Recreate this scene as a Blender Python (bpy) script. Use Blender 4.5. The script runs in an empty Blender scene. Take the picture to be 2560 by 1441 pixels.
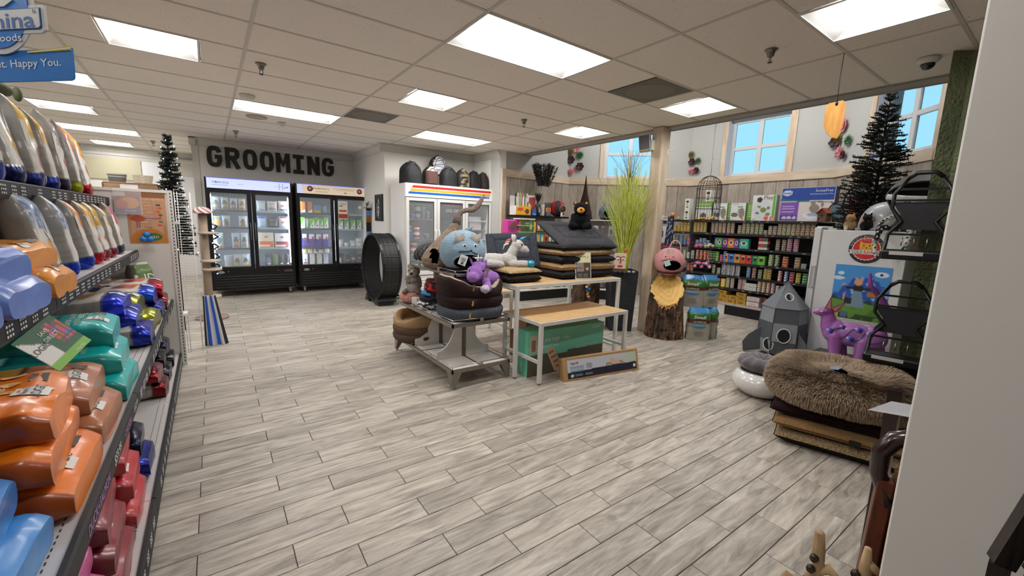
import bpy,math,random
import numpy as np
from mathutils import Vector,Matrix,noise,Euler
random.seed(7)
PI=math.pi
scene=bpy.context.scene
COL=scene.collection
# ---------------------------------------------------------------- camera, world, exposure
cam_d=bpy.data.cameras.new('camera');cam=bpy.data.objects.new('camera',cam_d);COL.objects.link(cam)
cam_d.sensor_width=36;cam_d.sensor_fit='HORIZONTAL';cam_d.lens=1040.14/2560*36;cam_d.clip_start=0.03
def cam_axes(yaw=.6307,pitch=-.1551,roll=.0313):
 f=Vector((math.sin(yaw)*math.cos(pitch),math.cos(yaw)*math.cos(pitch),math.sin(pitch)))
 r=Vector((math.cos(yaw),-math.sin(yaw),0));u=r.cross(f)
 c,s=math.cos(roll),math.sin(roll)
 return c*r+s*u,-s*r+c*u,f
_r,_u,_f=cam_axes()
cam.matrix_world=Matrix(((_r.x,_u.x,-_f.x,0),(_r.y,_u.y,-_f.y,0),(_r.z,_u.z,-_f.z,1.5),(0,0,0,1)))
scene.camera=cam
scene.view_settings.view_transform='Standard';scene.view_settings.look='None'
scene.view_settings.exposure=0.0;scene.view_settings.gamma=1;scene.view_settings.use_curve_mapping=False
LIGHT=38.0
world=bpy.data.worlds.new('World');scene.world=world;world.use_nodes=True
_b=world.node_tree.nodes['Background'];_b.inputs[0].default_value=(.34,.70,1,1);_b.inputs[1].default_value=1.25
# ---------------------------------------------------------------- materials
def srgb(c):
 if isinstance(c,str):
  c=c.lstrip('#');c=tuple(int(c[i:i+2],16)/255 for i in(0,2,4))
 return tuple((x/12.92 if x<=.04045 else((x+.055)/1.055)**2.4)for x in c[:3])
MATS={}
def M(col,rough=.6,metal=0.,bump=0.,bs=40.,var=0.,vs=8.,emit=0.,spec=None,alpha=None,trans=0.,coat=0.,sheen=0.,stretch=None,col2=None,key=''):
 """procedural material: colour with optional noise variation toward col2 and noise bump"""
 k=(str(col),rough,metal,bump,bs,var,vs,emit,spec,alpha,trans,coat,sheen,str(stretch),str(col2),key)
 if k in MATS:return MATS[k]
 m=bpy.data.materials.new('material');m.use_nodes=True;nt=m.node_tree;N=nt.nodes;L=nt.links
 b=N['Principled BSDF'];c=srgb(col)
 b.inputs['Base Color'].default_value=(*c,1);b.inputs['Roughness'].default_value=rough;b.inputs['Metallic'].default_value=metal
 if spec is not None:b.inputs['Specular IOR Level'].default_value=spec
 if emit:b.inputs['Emission Color'].default_value=(*c,1);b.inputs['Emission Strength'].default_value=emit
 if alpha is not None:b.inputs['Alpha'].default_value=alpha
 if trans:b.inputs['Transmission Weight'].default_value=trans;b.inputs['IOR'].default_value=1.1
 if coat:b.inputs['Coat Weight'].default_value=coat;b.inputs['Coat Roughness'].default_value=.1
 if sheen:b.inputs['Sheen Weight'].default_value=sheen
 if bump or var:
  tc=N.new('ShaderNodeTexCoord');mp=N.new('ShaderNodeMapping');L.new(tc.outputs['Object'],mp.inputs[0])
  if stretch:mp.inputs['Scale'].default_value=stretch
  if var:
   n=N.new('ShaderNodeTexNoise');n.inputs['Scale'].default_value=vs;n.inputs['Detail'].default_value=5;L.new(mp.outputs[0],n.inputs['Vector'])
   r=N.new('ShaderNodeMapRange');r.inputs[1].default_value=.35;r.inputs[2].default_value=.65;L.new(n.outputs['Fac'],r.inputs[0])
   mx=N.new('ShaderNodeMix');mx.data_type='RGBA'
   c2=srgb(col2)if col2 is not None else tuple(x*(1-var)for x in c)
   mx.inputs[6].default_value=(*c,1);mx.inputs[7].default_value=(*c2,1);L.new(r.outputs[0],mx.inputs[0]);L.new(mx.outputs[2],b.inputs['Base Color'])
  if bump:
   n=N.new('ShaderNodeTexNoise');n.inputs['Scale'].default_value=bs;n.inputs['Detail'].default_value=4;L.new(mp.outputs[0],n.inputs['Vector'])
   bp=N.new('ShaderNodeBump');bp.inputs['Strength'].default_value=min(1,bump);bp.inputs['Distance'].default_value=.01*max(1,bump)
   L.new(n.outputs['Fac'],bp.inputs['Height']);L.new(bp.outputs[0],b.inputs['Normal'])
 MATS[k]=m;return m
def MV(rough=.5,metal=0.,bump=0.,bs=60.,coat=0.,sheen=0.,emit=0.,key='',spec=.5):
 """material coloured by the 'Col' attribute of the mesh (printed or dyed surfaces)"""
 k=('V',rough,metal,bump,bs,coat,sheen,emit,key,spec)
 if k in MATS:return MATS[k]
 m=bpy.data.materials.new('printed');m.use_nodes=True;nt=m.node_tree;N=nt.nodes;L=nt.links
 b=N['Principled BSDF'];a=N.new('ShaderNodeAttribute');a.attribute_name='Col';L.new(a.outputs['Color'],b.inputs['Base Color'])
 b.inputs['Roughness'].default_value=rough;b.inputs['Metallic'].default_value=metal;b.inputs['Specular IOR Level'].default_value=spec
 if coat:b.inputs['Coat Weight'].default_value=coat;b.inputs['Coat Roughness'].default_value=.15
 if sheen:b.inputs['Sheen Weight'].default_value=sheen
 if emit:L.new(a.outputs['Color'],b.inputs['Emission Color']);b.inputs['Emission Strength'].default_value=emit
 if bump:
  tc=N.new('ShaderNodeTexCoord');n=N.new('ShaderNodeTexNoise');n.inputs['Scale'].default_value=bs;n.inputs['Detail'].default_value=5;L.new(tc.outputs['Object'],n.inputs['Vector'])
  bp=N.new('ShaderNodeBump');bp.inputs['Strength'].default_value=min(1,bump);bp.inputs['Distance'].default_value=.01*max(1,bump)
  L.new(n.outputs['Fac'],bp.inputs['Height']);L.new(bp.outputs[0],b.inputs['Normal'])
 MATS[k]=m;return m
def wood(c1,c2,scale=6.,stretch=(1,8,8),rough=.55,key=''):
 k=('wood',c1,c2,scale,stretch,rough,key)
 if k in MATS:return MATS[k]
 m=M(c1,rough=rough,var=.5,vs=scale,col2=c2,stretch=stretch,bump=.1,bs=scale*3,key=('w',key));MATS[k]=m;return m
 # ---------------------------------------------------------------- mesh building
class MB:
 def __init__(s):s.v=[];s.f=[];s.c=[];s.n=0;s.mi=[];s.cur=(1,1,1);s.m=0;s.sm=[];s.smooth=False
 def add(s,vs,fs,col=None,smooth=None):
  vs=np.asarray(vs,float).reshape(-1,3);b=s.n;s.v.append(vs);s.n+=len(vs)
  for f in fs:s.f.append(tuple(i+b for i in f))
  k=len(fs);s.mi+=[s.m]*k;s.sm+=[s.smooth if smooth is None else smooth]*k
  if col is None:col=s.cur
  c=np.asarray(col,float)
  s.c.append(np.tile(c,(len(vs),1))if c.ndim==1 else c)
  return s
 def box(s,c,d,rz=0,R=None,**k):
  x,y,z=d[0]/2,d[1]/2,d[2]/2
  v=np.array([(i*x,j*y,l*z)for i in(-1,1)for j in(-1,1)for l in(-1,1)])
  if rz:ca,sa=math.cos(rz),math.sin(rz);v=v@np.array([[ca,sa,0],[-sa,ca,0],[0,0,1]])
  if R is not None:v=v@np.array(R).T
  return s.add(v+np.array(c),[(0,1,3,2),(4,6,7,5),(0,4,5,1),(2,3,7,6),(0,2,6,4),(1,5,7,3)],**k)
 def b2(s,x0,x1,y0,y1,z0,z1,**k):return s.box(((x0+x1)/2,(y0+y1)/2,(z0+z1)/2),(abs(x1-x0),abs(y1-y0),abs(z1-z0)),**k)
 def bar(s,a,b,w,h=None,up=(0,0,1),**k):
  a=Vector(a);b=Vector(b);h=h or w;d=b-a;z=d.normalized();x=Vector(up).cross(z)
  if x.length<1e-4:x=Vector((1,0,0)).cross(z)
  x.normalize();y=z.cross(x)
  R=np.array([x,y,z]).T
  return s.box((a+b)/2,(w,h,d.length),R=R,**k)
 def grid(s,P,nu,nv,cu=False,cv=False,col=None,smooth=True,flip=False):
  """P[(nu,nv,3)]"""
  P=np.asarray(P,float);f=[]
  for i in range(nu-(0 if cu else 1)):
   i2=(i+1)%nu
   for j in range(nv-(0 if cv else 1)):
    j2=(j+1)%nv;q=(i*nv+j,i2*nv+j,i2*nv+j2,i*nv+j2);f.append(q[::-1]if flip else q)
  return s.add(P.reshape(-1,3),f,col=None if col is None else(np.asarray(col,float).ravel()if np.size(col)==3 else np.asarray(col).reshape(-1,3)),smooth=smooth)
 def tube(s,pts,r,n=8,caps=True,col=None,smooth=True):
  pts=[Vector(p)for p in pts];rs=r if hasattr(r,'__len__')else[r]*len(pts);rings=[];pn=None
  for i,p in enumerate(pts):
   t=(pts[min(i+1,len(pts)-1)]-pts[max(i-1,0)]).normalized()
   if pn is None:
    pn=t.orthogonal().normalized()
   else:
    pn=(pn-t*pn.dot(t));pn=pn.normalized()if pn.length>1e-6 else t.orthogonal().normalized()
   bn=t.cross(pn)
   rings.append([p+rs[i]*(math.cos(2*PI*k/n)*pn+math.sin(2*PI*k/n)*bn)for k in range(n)])
  v=[q for rg in rings for q in rg];m=len(pts)
  f=[(i*n+j,i*n+(j+1)%n,(i+1)*n+(j+1)%n,(i+1)*n+j)for i in range(m-1)for j in range(n)]
  if caps:f+=[tuple(range(n))[::-1],tuple((m-1)*n+j for j in range(n))]
  return s.add(np.array([tuple(q)for q in v]),f,col=col,smooth=smooth)
 def lathe(s,prof,n=24,c=(0,0,0),ax=None,a0=0,col=None,smooth=True,sx=1,sy=1,cap=True):
  """prof: [(r,z)...]; ax: 3x3 matrix (columns) orienting local axes"""
  th=np.arange(n)*2*PI/n+a0
  P=np.array([[(r*math.cos(t)*sx,r*math.sin(t)*sy,z)for t in th]for r,z in prof])
  if ax is not None:P=P@np.array(ax).T
  P=P+np.array(c);m=len(prof)
  f=[(i*n+j,i*n+(j+1)%n,(i+1)*n+(j+1)%n,(i+1)*n+j)for i in range(m-1)for j in range(n)]
  if cap and prof[0][0]>1e-5:f.append(tuple(range(n))[::-1])
  if cap and prof[-1][0]>1e-5:f.append(tuple((m-1)*n+j for j in range(n)))
  return s.add(P.reshape(-1,3),f,col=col,smooth=smooth)
 def cyl(s,a,b,r,n=16,**k):
  a=Vector(a);b=Vector(b);return s.tube([a,b],r,n,**{'smooth':True,**k})
 def prism(s,pts,y0,y1,ax=None,c=(0,0,0),**k):
  """2-D outline (x,z) extruded along y from y0 to y1"""
  n=len(pts);v=np.array([(x,y0,z)for x,z in pts]+[(x,y1,z)for x,z in pts])
  if ax is not None:v=v@np.array(ax).T
  return s.add(v+np.array(c),[tuple(range(n)),tuple(range(n,2*n))[::-1]]+[(i,i+n,(i+1)%n+n,(i+1)%n)for i in range(n)],**k)
 def ell(s,c,r,n=16,m=10,R=None,**k):
  P=np.array([[(r[0]*math.sin(a)*math.cos(b),r[1]*math.sin(a)*math.sin(b),r[2]*math.cos(a))for b in np.arange(n)*2*PI/n]for a in np.linspace(.001,PI-.001,m)])
  if R is not None:P=P@np.array(R).T
  return s.grid(P+np.array(c),m,n,cv=True,**k)
 def xf(s,Mx):
  Mx=np.array(Mx);s.v=[v@Mx[:3,:3].T+Mx[:3,3]for v in s.v];return s
 def V(s):return np.concatenate(s.v)
 def mesh(s,name,mats):
  me=bpy.data.meshes.new(name);V=s.V();me.from_pydata([tuple(x)for x in V],[],s.f)
  for m in(mats if isinstance(mats,(list,tuple))else[mats]):me.materials.append(m)
  me.polygons.foreach_set('material_index',s.mi);me.polygons.foreach_set('use_smooth',s.sm)
  if any(m.name.startswith('printed')for m in me.materials):
   a=me.color_attributes.new('Col','FLOAT_COLOR','POINT');C=np.concatenate(s.c)
   a.data.foreach_set('color',np.hstack([C,np.ones((len(C),1))]).astype(np.float32).ravel())
  me.update();return me
def obj(name,mb,mats,parent=None,world=True,label=None,bevel=0,kind=None,loc=None,keep=False):
 """one mesh object; vertices given in world space unless world=False"""
 if isinstance(mb,MB):
  if parent is not None and world:
   W=WM(parent);mb.xf(W.inverted())
  me=mb.mesh(name,mats)
 else:me=mb
 o=bpy.data.objects.new(name,me);COL.objects.link(o)
 if parent is not None:o.parent=parent
 if loc is not None:o.location=loc
 if label:o['label']=label
 if kind:o['kind']=kind
 if bevel:
  b=o.modifiers.new('bevel','BEVEL');b.width=bevel;b.segments=2;b.limit_method='ANGLE'
 return o
def WM(o):
 m=o.matrix_basis.copy();p=o.parent
 while p is not None:m=p.matrix_basis@m;p=p.parent
 return m
def tag(o,label,cat,group=None,kind=None):
 for w in(' the ',' and ',' the ',' a ',' shelf,',' with ',' of '):
  if len(label.replace('-',' ').split())>16:label=label.replace(w,' ' if w[-1]==' ' else ',',1)
 o['label']=label;o['category']=cat
 if group:o['group']=group
 if kind:o['kind']=kind
 return o
def thing(name,label,cat,loc=(0,0,0),rz=0,group=None,rot=None):
 o=bpy.data.objects.new(name,None);COL.objects.link(o);o.location=loc
 o.rotation_euler=rot if rot is not None else(0,0,rz);o.empty_display_size=.05
 return tag(o,label,cat,group)
def struct(name,mb,mats,parent=None,**k):
 o=obj(name,mb,mats,parent,**k)
 if parent is None:o['kind']='structure'
 return o
def dup(o,loc=None,rz=None,label=None,group=None,parent=None,rot=None):
 c=o.copy();COL.objects.link(c)
 if parent is not None:c.parent=parent
 for ch in[x for x in o.children]:dup(ch,parent=c)
 if loc is not None:c.location=loc
 if rz is not None:c.rotation_euler=(0,0,rz)
 if rot is not None:c.rotation_euler=rot
 if label:c['label']=label
 if group:c['group']=group
 return c
def frame(x,y,z,c):
 """4x4 from axes and origin"""
 return Matrix(((x[0],y[0],z[0],c[0]),(x[1],y[1],z[1],c[1]),(x[2],y[2],z[2],c[2]),(0,0,0,1)))
 # ---------------------------------------------------------------- lettering (real text meshes)
TX={}
def txt(s,size,bold=0.,shear=0.,cu=0):
 """vertices (x,y) centred and faces of a word, height about size"""
 k=(s,bold,shear,cu)
 if k not in TX:
  cv=bpy.data.curves.new('t','FONT');cv.body=s;cv.size=1;cv.offset=bold;cv.shear=shear;cv.align_x='CENTER';cv.align_y='CENTER';cv.resolution_u=2
  cv.space_line=.85
  o=bpy.data.objects.new('t',cv);COL.objects.link(o);dg=bpy.context.evaluated_depsgraph_get();dg.update()
  me=bpy.data.meshes.new_from_object(o.evaluated_get(dg));v=np.array([tuple(q.co)for q in me.vertices])if len(me.vertices)else np.zeros((0,3))
  f=[tuple(p.vertices)for p in me.polygons];bpy.data.objects.remove(o);bpy.data.meshes.remove(me);bpy.data.curves.remove(cv)
  if len(v):v[:,1]-=(v[:,1].max()+v[:,1].min())/2;v[:,0]-=(v[:,0].max()+v[:,0].min())/2
  TX[k]=(v,f)
 v,f=TX[k];return v*size,f
def letters(mb,s,size,at,X,Yv,width=None,col=(0,0,0),depth=0,surf=None,**k):
 """lay a word into mb at point `at` with text direction X and up Yv; surf(x,y)->point maps onto a curved surface; width stretches"""
 v,f=txt(s,size,**k)
 if not len(v):return
 if width:v=v.copy();v[:,0]*=width/max(1e-6,v[:,0].max()-v[:,0].min())
 X=np.array(X,float);Yv=np.array(Yv,float);Nn=np.cross(X,Yv)
 if surf is None:P=np.array(at)+v[:,:1]*X+v[:,1:2]*Yv
 else:P=np.array([surf(a[0],a[1])for a in v])
 if depth:
  n=len(P);P2=P+Nn*depth
  from collections import Counter
  ed=Counter();dr={}
  for q in f:
   for a,b in zip(q,q[1:]+q[:1]):ed[frozenset((a,b))]+=1;dr[frozenset((a,b))]=(a,b)
  fs=[tuple(i+n for i in q)for q in f]+[(dr[e][0],dr[e][1],dr[e][1]+n,dr[e][0]+n)for e,cnt in ed.items()if cnt==1]
  mb.add(np.vstack([P,P2]),fs,col=col,smooth=False)
 else:mb.add(P,f,col=col,smooth=False)
WHITE=M('#d9d7d0',.7);BLACK=M('#0b0b0c',.45);STEEL=M('#9a958c',.35,metal=.9)
# ---------------------------------------------------------------- setting
T=1.2192;S6=.6096;CX0=.3457;CY0=2.5065;HC=2.85
def cell(c,r):return CX0+c*T,CY0+r*S6
# floor material: grey wood-look porcelain planks
def plank_mat():
 m=bpy.data.materials.new('plank');m.use_nodes=True;nt=m.node_tree;N=nt.nodes;L=nt.links;b=N['Principled BSDF']
 g=N.new('ShaderNodeNewGeometry');oi=N.new('ShaderNodeObjectInfo');at=N.new('ShaderNodeAttribute');at.attribute_name='rnd'
 ad=N.new('ShaderNodeMath');L.new(oi.outputs['Random'],ad.inputs[0]);L.new(at.outputs['Fac'],ad.inputs[1])
 fr=N.new('ShaderNodeMath');fr.operation='FRACT';L.new(ad.outputs[0],fr.inputs[0])
 ml=N.new('ShaderNodeMath');ml.operation='MULTIPLY';ml.inputs[1].default_value=91.;L.new(fr.outputs[0],ml.inputs[0])
 cb=N.new('ShaderNodeCombineXYZ');L.new(ml.outputs[0],cb.inputs[0]);L.new(ml.outputs[0],cb.inputs[1]);L.new(ml.outputs[0],cb.inputs[2])
 va=N.new('ShaderNodeVectorMath');L.new(g.outputs['Position'],va.inputs[0]);L.new(cb.outputs[0],va.inputs[1])
 mp=N.new('ShaderNodeMapping');mp.inputs['Scale'].default_value=(1.3,9,1);L.new(va.outputs[0],mp.inputs[0])
 n1=N.new('ShaderNodeTexNoise');n1.inputs['Scale'].default_value=2.2;n1.inputs['Detail'].default_value=7;n1.inputs['Roughness'].default_value=.62;n1.inputs['Distortion'].default_value=.9;L.new(mp.outputs[0],n1.inputs['Vector'])
 mp2=N.new('ShaderNodeMapping');mp2.inputs['Scale'].default_value=(.8,4.5,1);L.new(va.outputs[0],mp2.inputs[0])
 n2=N.new('ShaderNodeTexNoise');n2.inputs['Scale'].default_value=1.6;n2.inputs['Detail'].default_value=2;n2.inputs['Distortion'].default_value=1.5;L.new(mp2.outputs[0],n2.inputs['Vector'])
 wv=N.new('ShaderNodeMath');wv.operation='MULTIPLY';wv.inputs[1].default_value=34;L.new(n2.outputs['Fac'],wv.inputs[0])
 sn=N.new('ShaderNodeMath');sn.operation='SINE';L.new(wv.outputs[0],sn.inputs[0])
 s2=N.new('ShaderNodeMath');s2.operation='MULTIPLY_ADD';s2.inputs[1].default_value=.035;L.new(sn.outputs[0],s2.inputs[0]);L.new(n1.outputs['Fac'],s2.inputs[2])
 n3=N.new('ShaderNodeTexNoise');n3.inputs['Scale'].default_value=120;n3.inputs['Detail'].default_value=3;L.new(va.outputs[0],n3.inputs['Vector'])
 s3=N.new('ShaderNodeMath');s3.operation='MULTIPLY_ADD';s3.inputs[1].default_value=.10;L.new(n3.outputs['Fac'],s3.inputs[0]);L.new(s2.outputs[0],s3.inputs[2])
 rp=N.new('ShaderNodeValToRGB');L.new(s3.outputs[0],rp.inputs[0]);e=rp.color_ramp.elements
 e[0].position=.33;e[0].color=(*srgb('#7d766d'),1);e[1].position=.76;e[1].color=(*srgb('#cdc6ba'),1)
 q=e.new(.46);q.color=(*srgb('#9b9388'),1);q=e.new(.60);q.color=(*srgb('#b4ac9f'),1)
 hs=N.new('ShaderNodeHueSaturation');L.new(rp.outputs[0],hs.inputs['Color'])
 mr=N.new('ShaderNodeMapRange');mr.inputs[3].default_value=.80;mr.inputs[4].default_value=1.08;L.new(fr.outputs[0],mr.inputs[0]);L.new(mr.outputs[0],hs.inputs['Value'])
 L.new(hs.outputs[0],b.inputs['Base Color']);b.inputs['Roughness'].default_value=.42
 bp=N.new('ShaderNodeBump');bp.inputs['Strength'].default_value=.25;bp.inputs['Distance'].default_value=.002;L.new(n1.outputs['Fac'],bp.inputs['Height']);L.new(bp.outputs[0],b.inputs['Normal'])
 rr=N.new('ShaderNodeMapRange');rr.inputs[3].default_value=.36;rr.inputs[4].default_value=.52;L.new(n1.outputs['Fac'],rr.inputs[0]);L.new(rr.outputs[0],b.inputs['Roughness'])
 return m
PLANK=plank_mat();FLOOR_ROT=-.011;PW,PL,GAP=.1565,.6063,.0032
fl=struct('floor',MB().b2(-7,10.5,-4,13.5,-.06,-.004),M('#4a4239',.9,var=.2))
def plank_xy(i,r):
 y=1.203*1.5+PW*(r+.5);x=(.2865*1.5 if r%2 else .1195*1.5)+PL*(i+.5)
 c,s=math.cos(FLOOR_ROT),math.sin(FLOOR_ROT);return c*x-s*y+.02,s*x+c*y
def pmesh(x0,y0,mb):
 a,b=(PL-GAP)/2,(PW-GAP)/2;e=.0016
 v=np.array([(-a,-b,-.004),(a,-b,-.004),(a,b,-.004),(-a,b,-.004),(-a,-b,-e),(a,-b,-e),(a,b,-e),(-a,b,-e),(-a+e,-b+e,0),(a-e,-b+e,0),(a-e,b-e,0),(-a+e,b-e,0)])
 c,s=math.cos(FLOOR_ROT),math.sin(FLOOR_ROT);v=v@np.array([[c,s,0],[-s,c,0],[0,0,1]])
 f=[(8,9,10,11)]+[(i,(i+1)%4,(i+1)%4+4,i+4)for i in range(4)]+[(i+4,(i+1)%4+4,(i+1)%4+8,i+8)for i in range(4)]
 return mb.add(v+np.array([x0,y0,0]),f)
cells=[]
for r in range(-12,74):
 for i in range(-10,16):
  x,y=plank_xy(i,r)
  if(-4.6 if y>5 else-1.0)<x<8.9 and y>-.1 and y<12.6 and not(x>5.2 and y<-.0):cells.append((x,y))
def vis(x,y):
 d=Vector((x,y,-1.5));w=d.dot(_f)
 return w>.1 and abs(d.dot(_r)/w)<1.25 and d.dot(_u)/w>-.71 and x>-.35 and not(x>2.2 and y<.2*x-.3)
near=sorted([c for c in cells if vis(*c)],key=lambda c:c[0]**2+c[1]**2)
ind=set(near[:300]);pm=pmesh(0,0,MB()).mesh('floor_tile',PLANK);st=MB();rn=[]
for c in cells:
 if c in ind:obj('floor_tile',pm,None,fl,loc=(c[0],c[1],0))
 else:pmesh(c[0],c[1],st);rn+=[random.random()]*12
so=obj('floor_tiles_far',st,PLANK,fl,kind='stuff');a=so.data.attributes.new('rnd','FLOAT','POINT');a.data.foreach_set('value',rn)
# ceiling
def tile_mat():
 m=bpy.data.materials.new('acoustic_tile');m.use_nodes=True;N=m.node_tree.nodes;L=m.node_tree.links;b=N['Principled BSDF'];b.inputs['Roughness'].default_value=.9
 g=N.new('ShaderNodeNewGeometry');v=N.new('ShaderNodeTexVoronoi');v.inputs['Scale'].default_value=62;L.new(g.outputs['Position'],v.inputs['Vector'])
 n=N.new('ShaderNodeTexNoise');n.inputs['Scale'].default_value=40;L.new(g.outputs['Position'],n.inputs['Vector'])
 a=N.new('ShaderNodeMath');a.operation='MULTIPLY_ADD';a.inputs[1].default_value=.62;L.new(n.outputs['Fac'],a.inputs[0]);L.new(v.outputs['Distance'],a.inputs[2])
 rp=N.new('ShaderNodeValToRGB');L.new(a.outputs[0],rp.inputs[0]);rp.color_ramp.elements[0].position=.365;rp.color_ramp.elements[0].color=(*srgb('#9d948a'),1);rp.color_ramp.elements[1].position=.42;rp.color_ramp.elements[1].color=(*srgb('#f2ebe2'),1)
 L.new(rp.outputs[0],b.inputs['Base Color']);bp=N.new('ShaderNodeBump');bp.inputs['Strength'].default_value=.3;bp.inputs['Distance'].default_value=.004;L.new(a.outputs[0],bp.inputs['Height']);L.new(bp.outputs[0],b.inputs['Normal'])
 return m
TILE=tile_mat();TEE=M('#cfc9c0',.5)
GROOM_Y,SIDE_X,ALC_Y,PIL_X,EDGE_X,BACK_Y=9.8,2.7,7.78,4.58,5.14,12.65
ce=MB();ce.b2(-7,EDGE_X,-4,13.5,HC+.12,HC+.2)
ceil=struct('ceiling',ce,M('#55504a',.9))
# lights: (column start, row, width in columns)
LIGHTS=[(-.75,3,.5),(-2,6,1),(-1.73,9,.5),(-2,12,1),(-1.73,15,.5),(0,6,1),(1,0,1),(1.25,3,.5),(2,6,1),(3.22,3,.5),(3.22,0,.5),(2.26,-3,.5),(.25,-3,.5),(-2,0,1),(-3.7,3,.5),(-3.7,9,.5),(-1.75,-3,.5),(0,-6,1),(-2,-6,1),(-.75,-9,.5),(.25,-9,.5),(-3.7,-6,.5)]
VENTS=[(1,5,.48),(2.5,0,.5)]
def taken(c0,c1,r):
 return[(a,a+w)for a,rr,w in LIGHTS+VENTS if rr==r and a<c1-.01 and a+w>c0+.01]
tmesh={}
for r in range(-5,17):
 for c in range(-4,4):
  x1lim=(EDGE_X-CX0)/T
  c0,c1=c,min(c+1,x1lim)
  if r>=12 and c>=0:continue
  segs=[(c0,c1)]
  for a,b in taken(c0,c1,r):
   ns=[]
   for s0,s1 in segs:
    if a>s0+.02:ns.append((s0,min(a,s1)))
    if b<s1-.02:ns.append((max(b,s0),s1))
   segs=[q for q in ns if q[1]-q[0]>.03 and not any(a2<(q[0]+q[1])/2<b2 for a2,b2 in taken(c0,c1,r))]
  for s0,s1 in segs:
   w=round((s1-s0)*T-.012,3)
   if w not in tmesh:tmesh[w]=MB().b2(-w/2,w/2,-S6/2+.006,S6/2-.006,0,.015).mesh('ceiling_tile',TILE)
   x,y=cell((s0+s1)/2,r+.5);obj('ceiling_tile',tmesh[w],None,ceil,loc=(x,y,HC+.004))
for c in range(-4,5):
 x=min(CX0+c*T,EDGE_X-.012);obj('ceiling_tee',MB().b2(x-.012,x+.012,-.6,BACK_Y if c<=0 else GROOM_Y+.1,HC-.001,HC+.006),TEE,ceil)
for r in range(-5,18):
 y=CY0+r*S6;obj('ceiling_tee',MB().b2(-4.6,EDGE_X if r<12 else CX0,y-.012,y+.012,HC,HC+.005),TEE,ceil)
struct('ceiling_far',MB().b2(-7,EDGE_X,-4,CY0-5*S6,HC,HC+.02),TILE,ceil);struct('ceiling_far',MB().b2(-7,CX0-4*T,-4,13.5,HC,HC+.02),TILE,ceil)
# recessed troffers
TR=M('#d8d8d4',.45);EM=bpy.data.materials.new('diffuser');EM.use_nodes=True
_p=EM.node_tree.nodes['Principled BSDF'];_p.inputs['Base Color'].default_value=(.9,.9,.9,1);_p.inputs['Emission Color'].default_value=(1,.975,.96,1);_p.inputs['Emission Strength'].default_value=LIGHT
LROW={}
for n,(c,r,w)in enumerate(LIGHTS):
 x0,y0=cell(c,r);x1,y1=cell(c+w,r+1);xm,ym=(x0+x1)/2,(y0+y1)/2
 t=thing('ceiling_light',['near grooming sign',''][0],'light',(xm,ym,HC))
 fm=MB();d=.085;e=.014
 for a,b,c2,d2 in((x0,x1,y0,y0+e),(x0,x1,y1-e,y1),(x0,x0+e,y0+e,y1-e),(x1-e,x1,y0+e,y1-e)):fm.b2(a,b,c2,d2,HC-.004,HC+.004)
 fr=obj('frame',fm,TR,t)
 rm=MB();yi0,yi1=y0+.20,y1-.20;ex=.10
 a=[(x0+e,y0+e,HC),(x1-e,y0+e,HC),(x1-e,y1-e,HC),(x0+e,y1-e,HC)];b=[(x0+e,yi0,HC+d),(x1-e,yi0,HC+d),(x1-e,yi1,HC+d),(x0+e,yi1,HC+d)]
 b=[(x0+ex,yi0-.02,HC+d),(x1-ex,yi0-.02,HC+d),(x1-ex,yi1+.02,HC+d),(x0+ex,yi1+.02,HC+d)]
 rm.add(a+b,[(0,1,5,4),(1,2,6,5),(2,3,7,6),(3,0,4,7),(4,5,6,7)]);obj('reflector',rm,TR,t)
 dm=MB();k=12;P=[]
 for i in range(k+1):
  q=PI*i/k;P.append([(x0+.035,ym-.125*math.cos(q),HC+d-.002-.055*math.sin(q)),(x1-.035,ym-.125*math.cos(q),HC+d-.002-.055*math.sin(q))])
 dm.grid(np.array(P),k+1,2,flip=True);obj('diffuser',dm,EM,t)
 LROW[(c,r)]=t
LL={(-.75,3):'square ceiling light above the bag shelves, between hanging sign and sprinkler',(-2,6):'ceiling light half hidden behind the blue hanging sign',(-1.73,9):'square ceiling light below the hanging sign, third from the camera over the bag shelves',(-2,12):'long thin ceiling light behind the top row of bags, far back',(-1.73,15):'farthest small ceiling light beside the sage green panel',(0,6):'long ceiling light in front of the grooming sign',(1,0):'largest ceiling light, over the middle of the open floor',(1.25,3):'square ceiling light over the open floor beside the grey air vent',(2,6):'long ceiling light nearest to the white three-door fridge',(3.22,3):'square ceiling light beside the wooden post',(3.22,0):'square ceiling light above the hanging birdcage',(2.26,-3):'ceiling light beside the hanging wooden blade, cut by the top edge of the photo'}
for k,t in LROW.items():t['label']=LL.get(k)or 'ceiling light outside the photo, column %.1f row %d'%k;t['group']='recessed ceiling lights'
VM=M('#6f6b66',.6)
for(c,r,w),lb in zip(VENTS,('grey ceiling air vent over the fridges, dirty plate','dark grey square ceiling vent near the post')):
 x0,y0=cell(c,r);x1,y1=cell(c+w,r+1);m=MB().b2(x0+.01,x1-.01,y0+.012,y1-.012,HC-.001,HC+.01);t=thing('ceiling_vent',lb,'vent',((x0+x1)/2,(y0+y1)/2,HC),group='ceiling vents')
 obj('vent_plate',m,VM,t);m=MB().b2(x0,x1,y0,y1,HC+.06,HC+.07);obj('backing',m,BLACK,t)
 rg=MB();k=40;xm,ym=(x0+x1)/2,(y0+y1)/2
 P=[[(xm+q*math.cos(i*2*PI/k),ym+q*math.sin(i*2*PI/k),HC-z)for i in range(k)]for q,z in((.235,.001),(.225,.006),(.2,.003),(0.001,.009))]
 rg.grid(np.array(P),4,k,cv=True);obj('baffle',rg,M('#7d7871',.6),t)
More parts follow.
